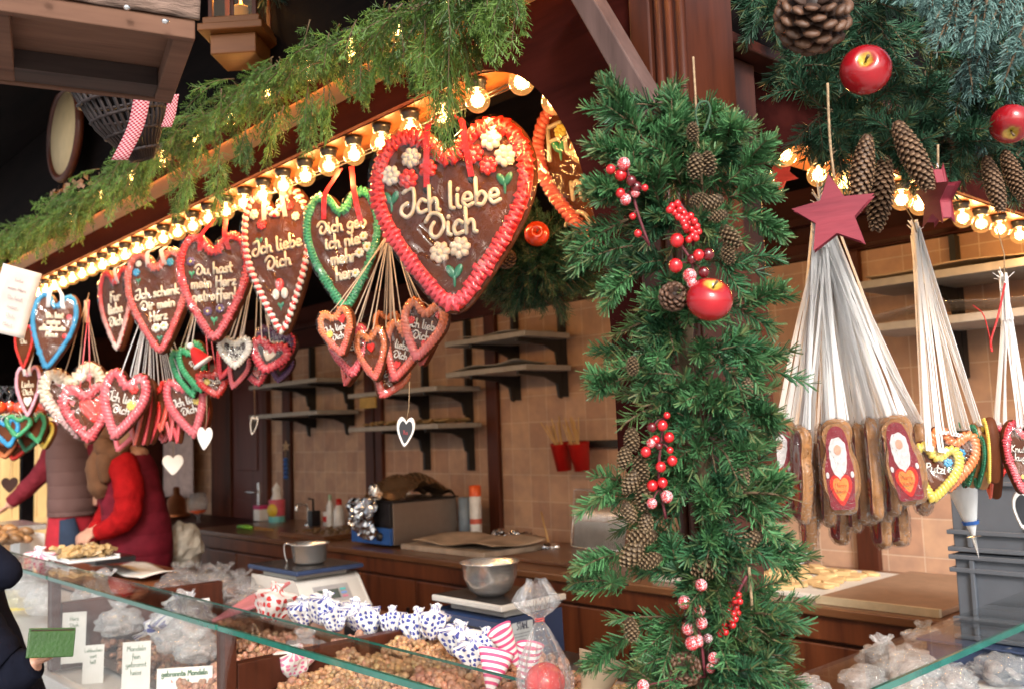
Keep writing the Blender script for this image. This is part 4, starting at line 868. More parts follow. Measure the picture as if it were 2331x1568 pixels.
def border(b, w, h, bw, style, cols, y, rnd):
    base, Lt = resample(heart_outline(w, h), 240)
    ctr = inset(base, bw*.52); cA = np.array(COLS[cols[0]]); cB = np.array(COLS[cols[-1]])
    if style == 'ruffle':
        # sinuous piping: a tube swinging to and fro over a flat bead
        b.tube([(x, y, z) for x, z in np.vstack([resample(ctr, 90)[0], resample(ctr, 90)[0][:1]])], bw*.42, 6, cA*.9, None, False, .45)
        N = int(Lt/(bw*.37)); n_ = N*8; p, _ = resample(ctr, n_)
        t = np.roll(p, -1, 0)-np.roll(p, 1, 0); t /= np.linalg.norm(t, axis=1)[:, None]; nn = np.stack([-t[:, 1], t[:, 0]], 1)
        wob = np.cumsum(rnd.normal(0, .06, n_)); wob -= np.linspace(0, wob[-1], n_); ph = np.arange(n_)/8*2*math.pi+wob; am = bw*(.37+.05*np.sin(np.arange(n_)*.11)+.06*np.repeat(rnd.normal(size=n_//8+1), 8)[:n_])
        q = p+nn*(am*np.sin(ph))[:, None]+t*(bw*.1*np.sin(2*ph))[:, None]
        pts = np.stack([q[:, 0], y-bw*.14-bw*.05*np.cos(2*ph), q[:, 1]], 1); pts = np.vstack([pts, pts[:1]])
        i0 = 0
        for c0 in range(0, len(pts)-1, 40):
            seg = pts[c0:c0+41]; k = (math.sin(c0/len(pts)*2*math.pi*1.0)+1)/2*(.5 if len(cols) > 1 else 0); mixk = 0 if len(cols) == 1 else np.clip((-seg[:, 2].mean()/h)*1.2+.3, 0, 1)
            b.tube(seg, bw*.135, 6, (cA*(1-mixk)+cB*mixk)*rnd.uniform(.92, 1.06), None, False)
    else:
        step = bw*(.42 if style != 'bead' else .5); N = max(int(Lt/step)//2*2, 12); p, _ = resample(ctr, N)
        t = np.roll(p, -1, 0)-np.roll(p, 1, 0); t /= np.linalg.norm(t, axis=1)[:, None]
        lo = N <= 70
        for i in range(N):
            a = math.atan2(t[i][1], t[i][0])+(math.radians(58) if style != 'bead' else math.radians(90))
            Rm = Matrix.Rotation(-a, 3, 'Y'); alt = (i % 2 == 0)
            if style == 'candy': c = cA if alt else cB
            else:
                mk = 0 if len(cols) == 1 else np.clip((-p[i][1]/h)*1.1+.45, 0, 1); c = (cA*(1-mk)+cB*mk)*rnd.uniform(.9, 1.08)
            L_ = bw*(.56 if style != 'candy' or not alt else .34)
            b.ell((p[i][0], y-bw*.12*(1.3 if style == 'candy' and alt else 1), p[i][1]), (L_, bw*.3, bw*.3), c, None, 8, 6, Rm)
def flower(b, x, z, r, y, col, core=None, n=7):
    col = np.array(COLS.get(col, col)) if isinstance(col, str) else np.array(col)
    for i in range(n):
        a = i*2*math.pi/n; b.ell((x+r*.55*math.cos(a), y-r*.1, z+r*.55*math.sin(a)), (r*.5, r*.3, r*.36), col*rng.uniform(.9, 1.05), None, 7, 5, Matrix.Rotation(-a-.5, 3, 'Y'))
    b.ell((x, y-r*.22, z), (r*.34, r*.26, r*.34), COLS[core] if core else col, None, 8, 6)
def leaves(b, x, z, r, y, col='dgreen'):
    for a in (-.55, .55): b.ell((x+r*.5*math.sin(a), y, z+.1*r), (r*.3, r*.12, r*.55), COLS[col], None, 8, 6, Matrix.Rotation(a, 3, 'Y'))
    b.ell((x, y, z-r*.45), (r*.12, r*.1, r*.6), COLS[col], None, 7, 5)
def strip(b, pts, w, th=.0006, side=(1, 0, 0), col=(1, 1, 1)):
    p = np.asarray(pts, float); s = np.array(side, float)*w/2; nrm = np.cross(np.gradient(p, axis=0), s); nrm /= np.linalg.norm(nrm, axis=1)[:, None]+1e-9; nrm *= th
    k = len(p); v = np.concatenate([p-s+nrm, p+s+nrm, p+s-nrm, p-s-nrm]); i = np.arange(k-1)
    f = np.concatenate([np.stack([i+a*k, i+1+a*k, i+1+((a+1) % 4)*k, i+((a+1) % 4)*k], 1) for a in range(4)]); b.add(v, f, col, None, False)
def heart(name, label, p, w, h, d, yaw, roll=0, cols=('red',), style='ruffle', bwf=.11, lines=(), ts=.12, top=.18, slope=0, deco=(), wrap=False, mbody=None, thick=.018, strap=None, group=None, tr=None, tcol=(.82, .7, .52), pitch=0, holes=False, small=False, cat='gingerbread heart', tx=0, lead=1.2):
    "p: where it hangs, w/h: apparent size, d: distance; yaw turns it to the left"
    q = at(*p, d=d); k = d/2143.5; W = w*k/max(math.cos(R(yaw)), .25); Hh = h*k
    rot = (R(pitch), R(roll), face_cam(q, yaw)); t = thing(name, label, cat, q, rot, group)
    rnd = np.random.default_rng(int(p[0]*7+p[1])); th = thick
    ol = heart_outline(W, Hh, 3 if small else 5)
    b = MB(); b.prism(ol, th, .035 if not small else .05, y0=-th/2); b.build('gingerbread', mbody or M_GING, t)
    b = MB(); border(b, W, Hh, W*bwf, style, cols, -th/2-.001, rnd); b.build('icing_border', M_ICE, t)
    if lines:
        b = MB(); write(b, lines, W*ts, W*tx, Hh*top, -th/2-.002, tr or W*ts*.085, tcol, lead, slope, n=5 if small else 7); b.build('lettering', M_ICE, t)
    if deco:
        b = MB()
        for kind, x, z, r, c, *rest in deco:
            if kind == 'f': flower(b, x*W, z*Hh, r*W, -th/2-.002, c, rest[0] if rest else None)
            elif kind == 'l': leaves(b, x*W, z*Hh, r*W, -th/2-.002, c)
            elif kind == 'h': b.prism(heart_outline(r*W, r*W, 2)+np.array([x*W, z*Hh]), .004, .06, COLS[c], y0=-th/2-.004)
            elif kind == 'b': b.ell((x*W, -th/2-.002, z*Hh), (r*W, r*W*.5, r*W*1.4), COLS[c], None, 10, 7)
        b.build('icing_flowers' if not small else 'icing_decoration', M_ICE, t)
    Mx = mw(q, rot); inv = Mx.inverted()
    if strap:
        mt, anchors = strap; b = MB()
        for (sx, sz), ap in anchors:
            e = inv@ap; s = Vector((sx*W, -th/2-.004, sz*Hh))
            # over the front of the border, then up to the nail
            mid = Vector((sx*W*.9+(e.x-sx*W)*.18, -th/2-W*bwf*.45-.006, Hh*.46+.004))
            strip(b, cr([s, (s+mid)/2+Vector((0, -.004, 0)), mid, (mid+e)/2, e], 4), .015 if not small else .0032)
        b.build('ribbon', mt, t)
        if holes:
            b = MB()
            for (sx, sz), ap in anchors: b.ell((sx*W, -th/2, sz*Hh-.004), (W*.03, .003, W*.03), (.004, .002, .002), None, 12, 5)
            b.build('ribbon_hole', M_BLK, t)
    if wrap:
        nR = 26 if W > .2 else 9; rr = np.linspace(0.0, 1, nR); o2, _ = resample(ol, 110 if W > .2 else 64); v = []
        rs = np.random.default_rng(5+int(p[0])); pa = rs.uniform(0, 6, 8)
        for r_ in rr:
            for i, (x, z) in enumerate(o2):
                X, Z = x*r_*1.012, z*r_*1.012+Hh*.0
                dm = (1-r_**4)*W*.02+ .0022*math.sin(X*60+pa[0]+Z*31)+.0018*math.sin(Z*75+pa[1]-X*40)+.0012*math.sin(X*130+Z*150+pa[2])+(.0075*math.exp(-((X/W+.06)/.26)**2-((Z/Hh+.17)/.13)**2)*math.sin(math.atan2(Z+Hh*.3, X+.001)*9+math.hypot(X, Z)*60+pa[3]) if W > .2 else 0)
                v.append((X, -th/2-W*bwf*.42-.004-dm+(r_ > .99)*W*bwf*.5, Z))
        n_ = len(o2); i, j = np.meshgrid(np.arange(len(rr)-1), np.arange(n_), indexing='ij'); j2 = (j+1) % n_
        b = MB(); b.add(v, np.stack([i*n_+j, i*n_+j2, (i+1)*n_+j2, (i+1)*n_+j], -1).reshape(-1, 4)); b.build('cellophane_wrap', M_CEL, t)
    return t
def nail(px, py, d): return at(px, py, d=d)
# --- the big named hearts under the left arch
heart('gingerbread_heart', 'largest gingerbread heart, bright red ruffled border, lettered Ich liebe Dich', (1032, 497), 380, 442, 2.2, 22, 0, ('red', 'hot'), 'ruffle', .105, ('Ich liebe', 'Dich'), .15, .18, .02,  # second border colour: pink daylight painted into the icing towards the tip
      (('f', -.36, .255, .062, 'white'), ('f', -.23, .335, .062, 'white'), ('f', -.25, .225, .062, 'red', 'rose'), ('f', -.13, .265, .058, 'red', 'rose'), ('l', -.36, .13, .075, 'dgreen'),
       ('f', .25, .375, .066, 'white'), ('f', .33, .28, .066, 'white'), ('f', .15, .31, .056, 'red', 'rose'), ('f', .23, .24, .056, 'red', 'rose'), ('l', .32, .155, .075, 'dgreen'),
       ('f', -.07, -.18, .065, 'cream'), ('f', .05, -.165, .065, 'cream'), ('l', .01, -.29, .08, 'dgreen')),
      wrap=True, thick=.024, holes=True, strap=(M_RIBR, (((-.14, .17), nail(1000, 262, 2.16)), ((.13, .195), nail(1028, 262, 2.16)))), tr=.0051, lead=.98)
heart('gingerbread_heart', 'green-bordered gingerbread heart with daisies, lettered Dich geb ich nie mehr her', (787, 572), 180, 282, 2.6, 26, -2, ('green',), 'ruffle', .115, ('Dich geb', 'ich nie', 'mehr', 'her'), .155, .27, .04,
      (('f', .3, .0, .06, 'white', 'yellow'), ('f', .2, -.04, .06, 'white', 'yellow'), ('f', .26, .09, .055, 'white', 'yellow'), ('l', .27, .02, .05, 'green'), ('f', .14, -.2, .055, 'white', 'yellow')), wrap=True, thick=.026,
      strap=(M_RIBR, (((-.22, .27), nail(775, 385, 2.6)), ((.24, .2), nail(800, 380, 2.6)))), tr=.0039)
heart('gingerbread_heart', 'red and white candy-striped gingerbread heart, lettered Ich liebe Dich with a red tulip', (640, 598), 158, 335, 2.86, 30, -3, ('red', 'white'), 'candy', .105, ('Ich liebe', 'Dich'), .175, .17, .05,
      (('f', -.3, .35, .07, 'white'), ('f', -.2, .27, .07, 'red'), ('f', -.12, .36, .06, 'white'), ('f', .2, .37, .06, 'red'), ('f', .28, .29, .06, 'white'), ('l', -.25, .16, .08, 'dgreen'), ('b', .0, -.16, .06, 'red'), ('b', -.06, -.22, .05, 'white'), ('b', .06, -.22, .05, 'white'), ('l', .0, -.3, .07, 'dgreen')), wrap=True, thick=.03,
      strap=(M_RIBW, (((-.16, .3), nail(650, 436, 2.86)), ((.14, .3), nail(668, 436, 2.86)))), tr=.0039)
heart('gingerbread_heart', 'pink-red gingerbread heart with violets, lettered Du hast mein Herz getroffen', (492, 655), 165, 252, 3.05, 24, 0, ('red', 'rose'), 'ruffle', .12, ('Du hast', 'mein Herz', 'getroffen!'), .14, .22, .03,
      (('f', -.3, .24, .06, 'purple', 'yellow'), ('l', -.29, .13, .06, 'green'), ('f', -.08, -.22, .06, 'purple', 'yellow'), ('f', .08, -.2, .06, 'purple', 'yellow'), ('l', .0, -.3, .07, 'green')), wrap=True, thick=.03,
      strap=(M_RIBR, (((-.18, .33), nail(487, 498, 3.05)), ((.2, .33), nail(515, 498, 3.05)))), tr=.0037)
heart('gingerbread_heart', 'salmon-bordered gingerbread heart with blue blossoms, lettered Ich schenke Dir mein Herz', (365, 688), 140, 240, 3.3, 30, -3, ('salmon', 'pink'), 'ruffle', .115, ('Ich schenk', 'Dir mein', 'Herz'), .14, .14, .03,
      (('f', -.3, .3, .06, 'blue'), ('f', -.26, .38, .05, 'white'), ('l', -.28, .22, .06, 'dgreen'), ('f', .22, .36, .06, 'blue'), ('f', -.04, -.25, .07, 'white', 'yellow'), ('f', .08, -.24, .07, 'white', 'yellow'), ('l', .0, -.35, .07, 'dgreen')), wrap=True, thick=.03,
      strap=(M_RIBW, (((-.12, .34), nail(362, 562, 3.3)), ((.14, .34), nail(378, 562, 3.3)))), tr=.0037)
heart('gingerbread_heart', 'narrow gingerbread heart turned edge-on, red border fading to white, left of the salmon one', (272, 705), 72, 190, 3.6, 52, -3, ('red', 'white'), 'ruffle', .12, ('Fur', 'liebe', 'Dich'), .2, .22, 0, (), wrap=True, thick=.03,
      strap=(M_RIBW, (((.1, .3), nail(285, 600, 3.6)),)), tr=.004)
heart('gingerbread_heart', 'turquoise-blue bordered gingerbread heart at the far left of the row', (123, 755), 100, 176, 3.75, 22, 8, ('blue',), 'ruffle', .12, ('Du bist', 'meine', 'allerliebste', 'Maus'), .11, .24, .06,
      (('f', .3, .2, .06, 'hot'), ('f', .27, -.05, .06, 'red')), wrap=True, thick=.03, strap=(M_RIBW, (((-.16, .3), nail(118, 655, 3.75)), ((.16, .3), nail(132, 655, 3.75)))), tr=.0037)
heart('gingerbread_heart', 'small orange-red gingerbread heart half behind the hanging paper at far left', (58, 790), 40, 100, 3.9, 40, 0, ('red',), 'ruffle', .13, ('Oma',) if 'O' in G else ('Du',), .25, .2, 0, (), thick=.02, strap=(M_RIBW, (((0, .3), nail(60, 690, 3.9)),)))
heart('gingerbread_heart', 'pale pink gingerbread heart seen edge-on above the glass shelf at far left', (68, 890), 54, 118, 4.0, 42, 0, ('lpink',), 'ruffle', .13, ('Liebe', 'Dich'), .2, .2, 0, (('h', 0, -.2, .3, 'white'),), thick=.02, strap=(M_RIBW, (((-.1, .3), nail(78, 760, 4.0)), ((.1, .3), nail(84, 760, 4.0)))))
heart('gingerbread_heart', 'large pink-edged gingerbread heart cut off by the arch and the fir garland', (1380, 395), 325, 415, 2.4, 26, -4, ('salmon',), 'shell', .1, ('Fur im', 'mer', 'Dich'), .24, .36, .0,
      (('f', -.27, .3, .05, 'yellow'), ('f', -.18, .27, .055, 'white'), ('l', -.29, .21, .09, 'green')), wrap=True, thick=.024, strap=(M_RIBR, (((-.1, .3), nail(1400, 150, 2.4)),)), tr=.006, tx=-.06, lead=1.25)

# --- bundles of small hearts hanging from one point each
STR = dict(w=M_RIBW, t=M_RIBT, r=M_RIBR)
def bundle(apex, ad, rows, group, where, cat='gingerbread heart'):
    A = at(*apex, d=ad)
    for k, r in enumerate(rows):
        x, y, w, h, yaw, roll, cols, style, lines, col_t, dd, mb_, desc = r[:13]
        deco = r[13] if len(r) > 13 else ()
        ar = A+Vector((jit(.006), jit(.006), jit(.015)))
        heart('small_gingerbread_heart', f'{desc} {where}', (x, y), w*(1.17 if ad > 2.4 else 1), h*(1.08 if ad > 2.4 else 1), ad+dd, yaw, roll, cols, style, .2, lines, .17, .16, 0, deco, thick=.018, group=group, small=True, mbody=mb_, tcol=(.85, .8, .72),
              strap=(STR[col_t], tuple(((sx, .36), ar+Vector((jit(.006), jit(.006), jit(.012)))) for sx in ((-.12, .12) if ad > 2.1 else (-.2, -.14, -.08, .08, .14, .2)))), wrap=w > 60)
ILD = ('Ich liebe', 'Dich')
gA = 'small hearts bundled under the big red heart'
RO = ('orange', 'pink')
bundle((886, 520), 2.55, [
    (884, 862, 74, 92, -15, 24, RO, 'shell', ('Dich',), 't', .06, None, 'lowest orange-pink heart tipped sideways', (('h', -.1, .2, .2, 'red'),)),
    (802, 830, 40, 95, 50, 18, RO, 'shell', (), 't', .1, None, 'back edge-on heart low at the left'),
    (800, 800, 84, 116, 22, -6, ('pink',), 'ruffle', ('Dich',), 't', .03, None, 'broad pink-bordered heart second from the left', (('h', 0, .2, .2, 'red'),)),
    (772, 757, 70, 108, 30, -12, RO, 'ruffle', ILD, 't', -.03, None, 'orange heart at the far left with yellow icing', (('h', .2, .22, .22, 'red'), ('f', -.2, .0, .1, 'yellow'))),
    (880, 750, 56, 80, -10, 0, ('orange',), 'shell', (), 't', .1, None, 'rear orange heart showing only its top'),
    (852, 807, 66, 118, 35, -8, RO, 'ruffle', (), 't', 0, None, 'narrow orange heart with one red sugar heart in the middle', (('h', 0, .12, .22, 'red'), )),
    (905, 800, 44, 130, 55, 12, ('orange', 'rose'), 'shell', (), 't', .05, None, 'edge-on heart between the two candy-striped ones'),
    (918, 800, 80, 134, 28, 16, ('orange', 'pink'), 'shell', ('liebe', 'Dich'), 't', -.02, None, 'long chocolate-brown heart second from the right', (('h', -.02, -.22, .16, 'red'),)),
    (970, 770, 56, 120, 40, 8, ('orange', 'rose'), 'shell', (), 't', .06, None, 'edge-on heart behind the right-hand one'),
    (965, 752, 94, 134, 24, 14, ('orange', 'rose'), 'shell', ILD, 't', -.07, None, 'rightmost heart with striped border and three red sugar hearts', (('h', .12, -.22, .18, 'red'), ('f', -.25, .12, .08, 'red'), ('f', .28, .28, .08, 'red')))],
    gA, 'under the big red heart')
gB = 'dark chocolate hearts bundled left of centre'
bundle((590, 560), 3.2, [
    (520, 820, 44, 88, 40, 22, ('hot',), 'bead', (), 'w', .06, M_CHOC, 'leftmost edge-on dark heart'), (545, 845, 44, 80, 35, 20, ('rose',), 'bead', (), 'w', .03, M_CHOC, 'second edge-on dark heart from the left'),
    (584, 842, 62, 72, 10, -10, ('hot',), 'bead', ('Dich',), 'w', .05, M_CHOC, 'low dark heart with red writing', (('h', 0, -.1, .25, 'red'),)), (640, 838, 52, 62, 20, 10, ('purple',), 'bead', (), 'w', .06, M_CHOC, 'plain rearmost dark heart at the right'),
    (623, 782, 78, 64, 5, 25, ('purple',), 'bead', (), 'w', .0, M_CHOC, 'upper plain chocolate heart with a pale paper tag', (('h', .1, .0, .28, 'cream'),)), (612, 812, 84, 76, 8, 18, ('hot',), 'bead', (), 'w', -.05, M_CHOC, 'front chocolate heart with a pale paper tag', (('h', .0, .05, .3, 'cream'),)),
    (648, 800, 48, 80, 40, 10, ('hot',), 'bead', (), 'w', .03, M_CHOC, 'narrow red-rimmed dark heart at the right'), (536, 803, 68, 72, 8, 0, ('white',), 'bead', ILD, 'w', -.08, M_CHOC, 'white-beaded dark heart lettered Ich liebe Dich', (('h', 0, -.3, .14, 'red'),))],
    gB, 'below the candy-striped heart')
gC = 'green and red hearts beside the dark bundle'
bundle((455, 640), 3.35, [
    (430, 847, 52, 118, 38, -18, ('green',), 'bead', (), 'w', .03, M_CHOC, 'rear green-edged dark heart'), (447, 838, 56, 112, 34, -18, ('green',), 'bead', ('Du',), 'w', -.02, None, 'front green-edged heart', (('h', .1, -.2, .3, 'red'),)),
    (490, 872, 66, 66, 10, -14, ('red',), 'bead', ('Dich',), 'r', -.04, None, 'small red-edged heart under the red felt hat', (('f', -.2, .1, .1, 'yellow'),))], gC, 'in the green cluster beside the dark bundle')
hq = at(462, 825, d=3.25); ht = thing('felt_hat', 'little red felt hat with white brim and bobble, stuck on the small red heart', 'hat', hq, (0, R(-35), face_cam(hq)))
b = MB(); b.lathe([(.03, 0), (.027, .02), (.018, .045), (.006, .065), (.001, .068)], 14, (.75, .02, .02)); b.build('hat_cone', mat('red_felt', (.6, .02, .02), .9), ht)
b = MB(); b.tube([(.031*math.cos(a), .031*math.sin(a), 0) for a in np.linspace(0, 6.283, 17)], .007, 6, cap=False); b.ell((0, 0, .07), .012); b.build('white_trim', M_PAPER, ht)
gD = 'pink hearts in the broad bundle at left'
PK = ('pink', 'rose')
rowsD = [(285, 985, 50, 84, 20, 20, PK, 'shell', (), 'w', .12, M_GING2, 'back of a plain heart hanging lowest at the left'),
    (325, 965, 70, 90, 15, 8, PK, 'shell', (), 'w', .1, None, 'low heart behind the striped ones'), (352, 960, 30, 96, 60, 10, ('red', 'pink'), 'shell', (), 'w', .04, None, 'third edge-on heart in the middle of the fan'),
    (282, 922, 92, 150, 26, 14, ('pink', 'rose'), 'shell', ILD, 'w', -.08, None, 'leftmost front heart with a red and a yellow flower', (('f', .15, .25, .1, 'red'), ('f', .18, .02, .1, 'yellow'))),
    (318, 940, 28, 140, 62, 6, ('salmon',), 'shell', (), 'w', 0, None, 'first edge-on heart in the middle of the fan'), (336, 938, 28, 140, 62, 2, ('red', 'pink'), 'shell', (), 'w', .02, None, 'second edge-on heart in the middle of the fan'),
    (368, 925, 44, 110, 45, -6, ('red', 'salmon'), 'shell', (), 'w', .02, None, 'half-turned red-edged heart in the middle of the fan'), (392, 935, 26, 130, 62, -6, ('salmon', 'rose'), 'shell', (), 'w', 0, None, 'fourth edge-on heart right of the middle'),
    (406, 940, 26, 130, 62, -8, ('pink',), 'shell', (), 'w', -.02, None, 'fifth edge-on heart right of the middle'), (455, 950, 50, 100, 40, -12, PK, 'shell', (), 'w', .06, None, 'rear heart at the right end'),
    (432, 925, 82, 140, 28, -14, PK, 'shell', ILD, 'w', -.06, None, 'rightmost front heart with a yellow blossom', (('f', .22, .05, .1, 'yellow'),)), (375, 960, 60, 90, 20, 0, ('rose',), 'shell', (), 'w', .1, None, 'shadowed low heart behind the middle')]
bundle((345, 665), 3.45, rowsD, gD, 'in the broad pink bundle')
gE = 'three wide hearts hanging left of the pink bundle'
bundle((198, 690), 3.85, [(238, 905, 34, 110, 55, 0, ('cream',), 'shell', (), 't', .05, M_GING2, 'plain edge-on heart', ()),
    (175, 915, 128, 162, 14, -10, ('cream', 'lpink'), 'ruffle', ('Liebe', 'Prinzess'), 't', 0, None, 'cream and pink heart lettered Liebe', (('h', -.18, .3, .14, 'pink'), ('h', .22, .3, .14, 'pink'))),
    (200, 940, 100, 130, 12, -4, ('pink',), 'ruffle', (), 'r', -.06, None, 'pink front heart with red sugar heart and pink dots', (('h', .12, .05, .5, 'red'), ('h', -.25, .18, .1, 'rose'), ('h', -.27, .03, .1, 'rose'), ('h', -.2, -.12, .1, 'rose'), ('h', -.08, -.24, .1, 'rose'), ('h', .04, -.3, .1, 'rose'), ('h', .14, -.24, .1, 'rose')))],
    gE, 'left of the broad pink bundle')
gF = 'gaudy little hearts under the glass shelf'
rowsF = [(-6, 975, 44, 60, 20, 10, ('blue',), 'ruffle', (), 'w', .0, None, 'blue heart at the very edge'), (18, 985, 50, 66, 15, -8, ('blue',), 'ruffle', (), 'w', -.05, None, 'large turquoise heart'), (42, 970, 52, 52, 10, 6, ('green',), 'ruffle', (), 'w', -.04, None, 'pale green heart'),
    (84, 975, 44, 66, 30, -10, ('green',), 'ruffle', (), 'w', 0, None, 'grass-green heart at the right'), (65, 1003, 40, 50, 25, 10, ('dgreen',), 'ruffle', (), 'w', .06, None, 'dark green heart in the second row'), (12, 1020, 44, 44, 20, 0, ('orange',), 'ruffle', (), 'w', .08, None, 'orange heart in the lowest row'),
    (36, 1025, 40, 44, 20, 14, ('red',), 'ruffle', (), 'w', .1, None, 'red heart in the lowest row'), (105, 990, 36, 60, 50, 0, ('yellow',), 'ruffle', (), 'w', .05, None, 'narrow yellow-edged heart')]
for k, r in enumerate(rowsF):
    bundle((r[0]+4, 945), 4.15, [r], gF, 'under the glass shelf at far left')
# --- right: bundle of mixed hearts and the pink ones at the edge
gH = 'mixed coloured hearts on white ribbons at right'
bundle((2085, 528), 1.95, [
    (2128, 1085, 92, 130, 10, 14, ('blue',), 'ruffle', (), 'w', .12, None, 'blue-edged heart showing only its tip'), (2200, 1035, 60, 150, 20, 6, ('dgreen',), 'ruffle', (), 'w', .1, None, 'rear green heart'),
    (2162, 1048, 118, 150, -16, 12, ('orange',), 'shell', ('man',), 'w', -.04, None, 'orange-bordered heart with a blue star', (('f', .14, .14, .09, 'blue'), ('l', .2, .06, .07, 'dgreen'))),
    (2126, 1076, 116, 138, -14, 10, ('yellow',), 'shell', ('Putzi',), 'w', -.14, None, 'yellow-bordered front heart lettered Putzi', (('f', .2, .2, .09, 'blue'), ('l', .24, .1, .07, 'green'))),
    (2212, 1035, 52, 150, 55, 4, ('dgreen',), 'ruffle', (), 'w', -.02, M_GING2, 'big green-bordered heart seen from the side'), (2234, 1050, 44, 128, 58, 2, ('dgreen',), 'ruffle', (), 'w', -.04, M_GING2, 'second green-bordered heart seen from the side'),
    (2255, 1025, 26, 150, 66, -8, ('yellow',), 'shell', (), 'w', -.06, None, 'yellow-bordered heart almost edge-on'), (2262, 1080, 26, 110, 66, -4, ('salmon',), 'shell', (), 'w', 0, None, 'salmon-bordered heart almost edge-on')],
    gH, 'on the middle bundle at right')
gI = 'pink hearts on ribbons at the right edge'
bundle((2288, 640), 1.9, [(2345, 1040, 60, 130, 10, 0, ('hot',), 'ruffle', (), 'w', .08, None, 'rear pink heart cut by the picture edge'), (2275, 1010, 74, 110, -18, 10, ('hot',), 'ruffle', (), 'w', .06, None, 'pink heart with a yellow and red flower', (('f', .0, .1, .1, 'yellow', 'red'),)),
    (2268, 1060, 50, 90, -20, 16, ('red',), 'ruffle', ('Du',), 'w', .1, None, 'red heart behind, lower left'), (2325, 1040, 88, 168, -20, 6, ('hot', 'rose'), 'ruffle', ('Knutsch', 'kugel'), 'w', -.04, None, 'front pink heart lettered Knutschkugel', (('f', .0, .28, .08, 'orange', 'yellow'), ('f', .0, -.26, .06, 'yellow')))],
    gI, 'at the right edge')

# --- long gingerbread cookies with printed cards, on white ribbons
def card_mats():
    return M_TINT
def long_cookie(p, w, h, d, yaw, roll, desc, front=True, apex=None):
    q = at(*p, d=d); k = d/2143.5; W = .066; Hh = h*k; rot = (0, R(roll), face_cam(q, yaw)); t = thing('gingerbread_figure', desc, 'gingerbread', q, rot, 'long printed gingerbreads on white ribbons')
    half = [(0, .5), (.22, .485), (.38, .43), (.43, .34), (.36, .24), (.37, .16), (.48, .04), (.52, -.1), (.5, -.25), (.4, -.36), (.36, -.46), (.2, -.5)]
    ol = cr(half+[(-x, y) for x, y in half[:0:-1]], 3, True)*np.array([W, Hh])
    b = MB(); b.prism(ol, .02, .07, y0=-.0065); b.build('gingerbread', M_GING2, t)
    c = [(0, .42), (.17, .38), (.26, .25), (.28, .1), (.34, -.02), (.33, -.2), (.3, -.32), (.27, -.44), (0, -.45)]; co_ = cr(c+[(-x, y) for x, y in c[-2:0:-1]], 3, True)*np.array([W*1.12, Hh])
    b = MB(); b.prism(co_, .0006, 0, (.28, .02, .035), y0=-.0075)
    wb = [(0, .3), (.14, .27), (.2, .18), (.19, .05), (.16, -.04), (.08, -.1), (0, -.14)]; wo_ = resample(cr(wb+[(-x, y) for x, y in wb[-2:0:-1]], 3, True)*np.array([W*1.15, Hh]), 40)[0]; wo_ = wo_*(1+.03*np.sin(np.arange(40)*1.7))[:, None]
    b.prism(wo_, .0004, 0, (.82, .76, .76), y0=-.0081)
    b.prism([(W*.1*math.cos(a), Hh*.17+Hh*.055*math.sin(a)) for a in np.linspace(0, 6.283, 15)[:-1]], .0003, 0, (.75, .42, .3), y0=-.0085)
    b.prism(heart_outline(W*.6, Hh*.32, 2)+np.array([0, -Hh*.25]), .0003, 0, (.75, .03, .02), y0=-.0085); b.prism(heart_outline(W*.42, Hh*.24, 2)+np.array([0, -Hh*.24]), .0003, 0, (.8, .3, .06), y0=-.0089)
    write(b, ('Merry', 'Xmas'), W*.13, 0, -Hh*.17, -.0092, .00035, (.7, .05, .03), n=4)
    for s in (-1, 1): b.ell((s*W*.33, -.0078, -Hh*.09), (W*.05, .0004, Hh*.035), (.8, .75, .75), None, 8, 5)
    b.build('printed_card', M_TINT, t)
    b = MB(); n_ = 40; o2 = resample(ol, n_)[0]; v = []; pa = rng.uniform(0, 6, 4)
    rings = [(0.02, -.0135), (.5, -.0135), (.92, -.0125), (1.04, -.004), (1.05, .010), (.92, .018), (.5, .0185), (.02, .0185)]
    for r_, y in rings:
        for i, (x, z) in enumerate(o2): v.append((x*r_+(.0012*math.sin(i*1.9+pa[0]) if r_ > 1 else 0), y+.0012*math.sin(i*2.3+pa[1]+r_*9)*(r_ > .1), z*(r_ if r_ <= 1 else 1+(r_-1)*.5)))
    i, j = np.meshgrid(np.arange(len(rings)-1), np.arange(n_), indexing='ij'); j2 = (j+1) % n_
    b.add(v, np.stack([i*n_+j, i*n_+j2, (i+1)*n_+j2, (i+1)*n_+j], -1).reshape(-1, 4)); b.build('cellophane_wrap', M_CELF, t)
    inv = mw(q, rot).inverted(); b = MB()
    for s in (-1, 1):
        for rep in range(4):
            e = inv@(apex+Vector((jit(.014), jit(.014), jit(.03)))); a0 = Vector((s*W*.12+rep*.005, .003*rep, Hh*.47)); m_ = (a0+e)/2+Vector((jit(.006), jit(.006), -.004))
            strip(b, cr([a0, m_, e], 5), .0048, side=(math.cos(rep*.4), math.sin(rep*.4), 0))
    b.build('ribbon', M_RIBW, t)
AG = at(1872, 492, d=1.8)
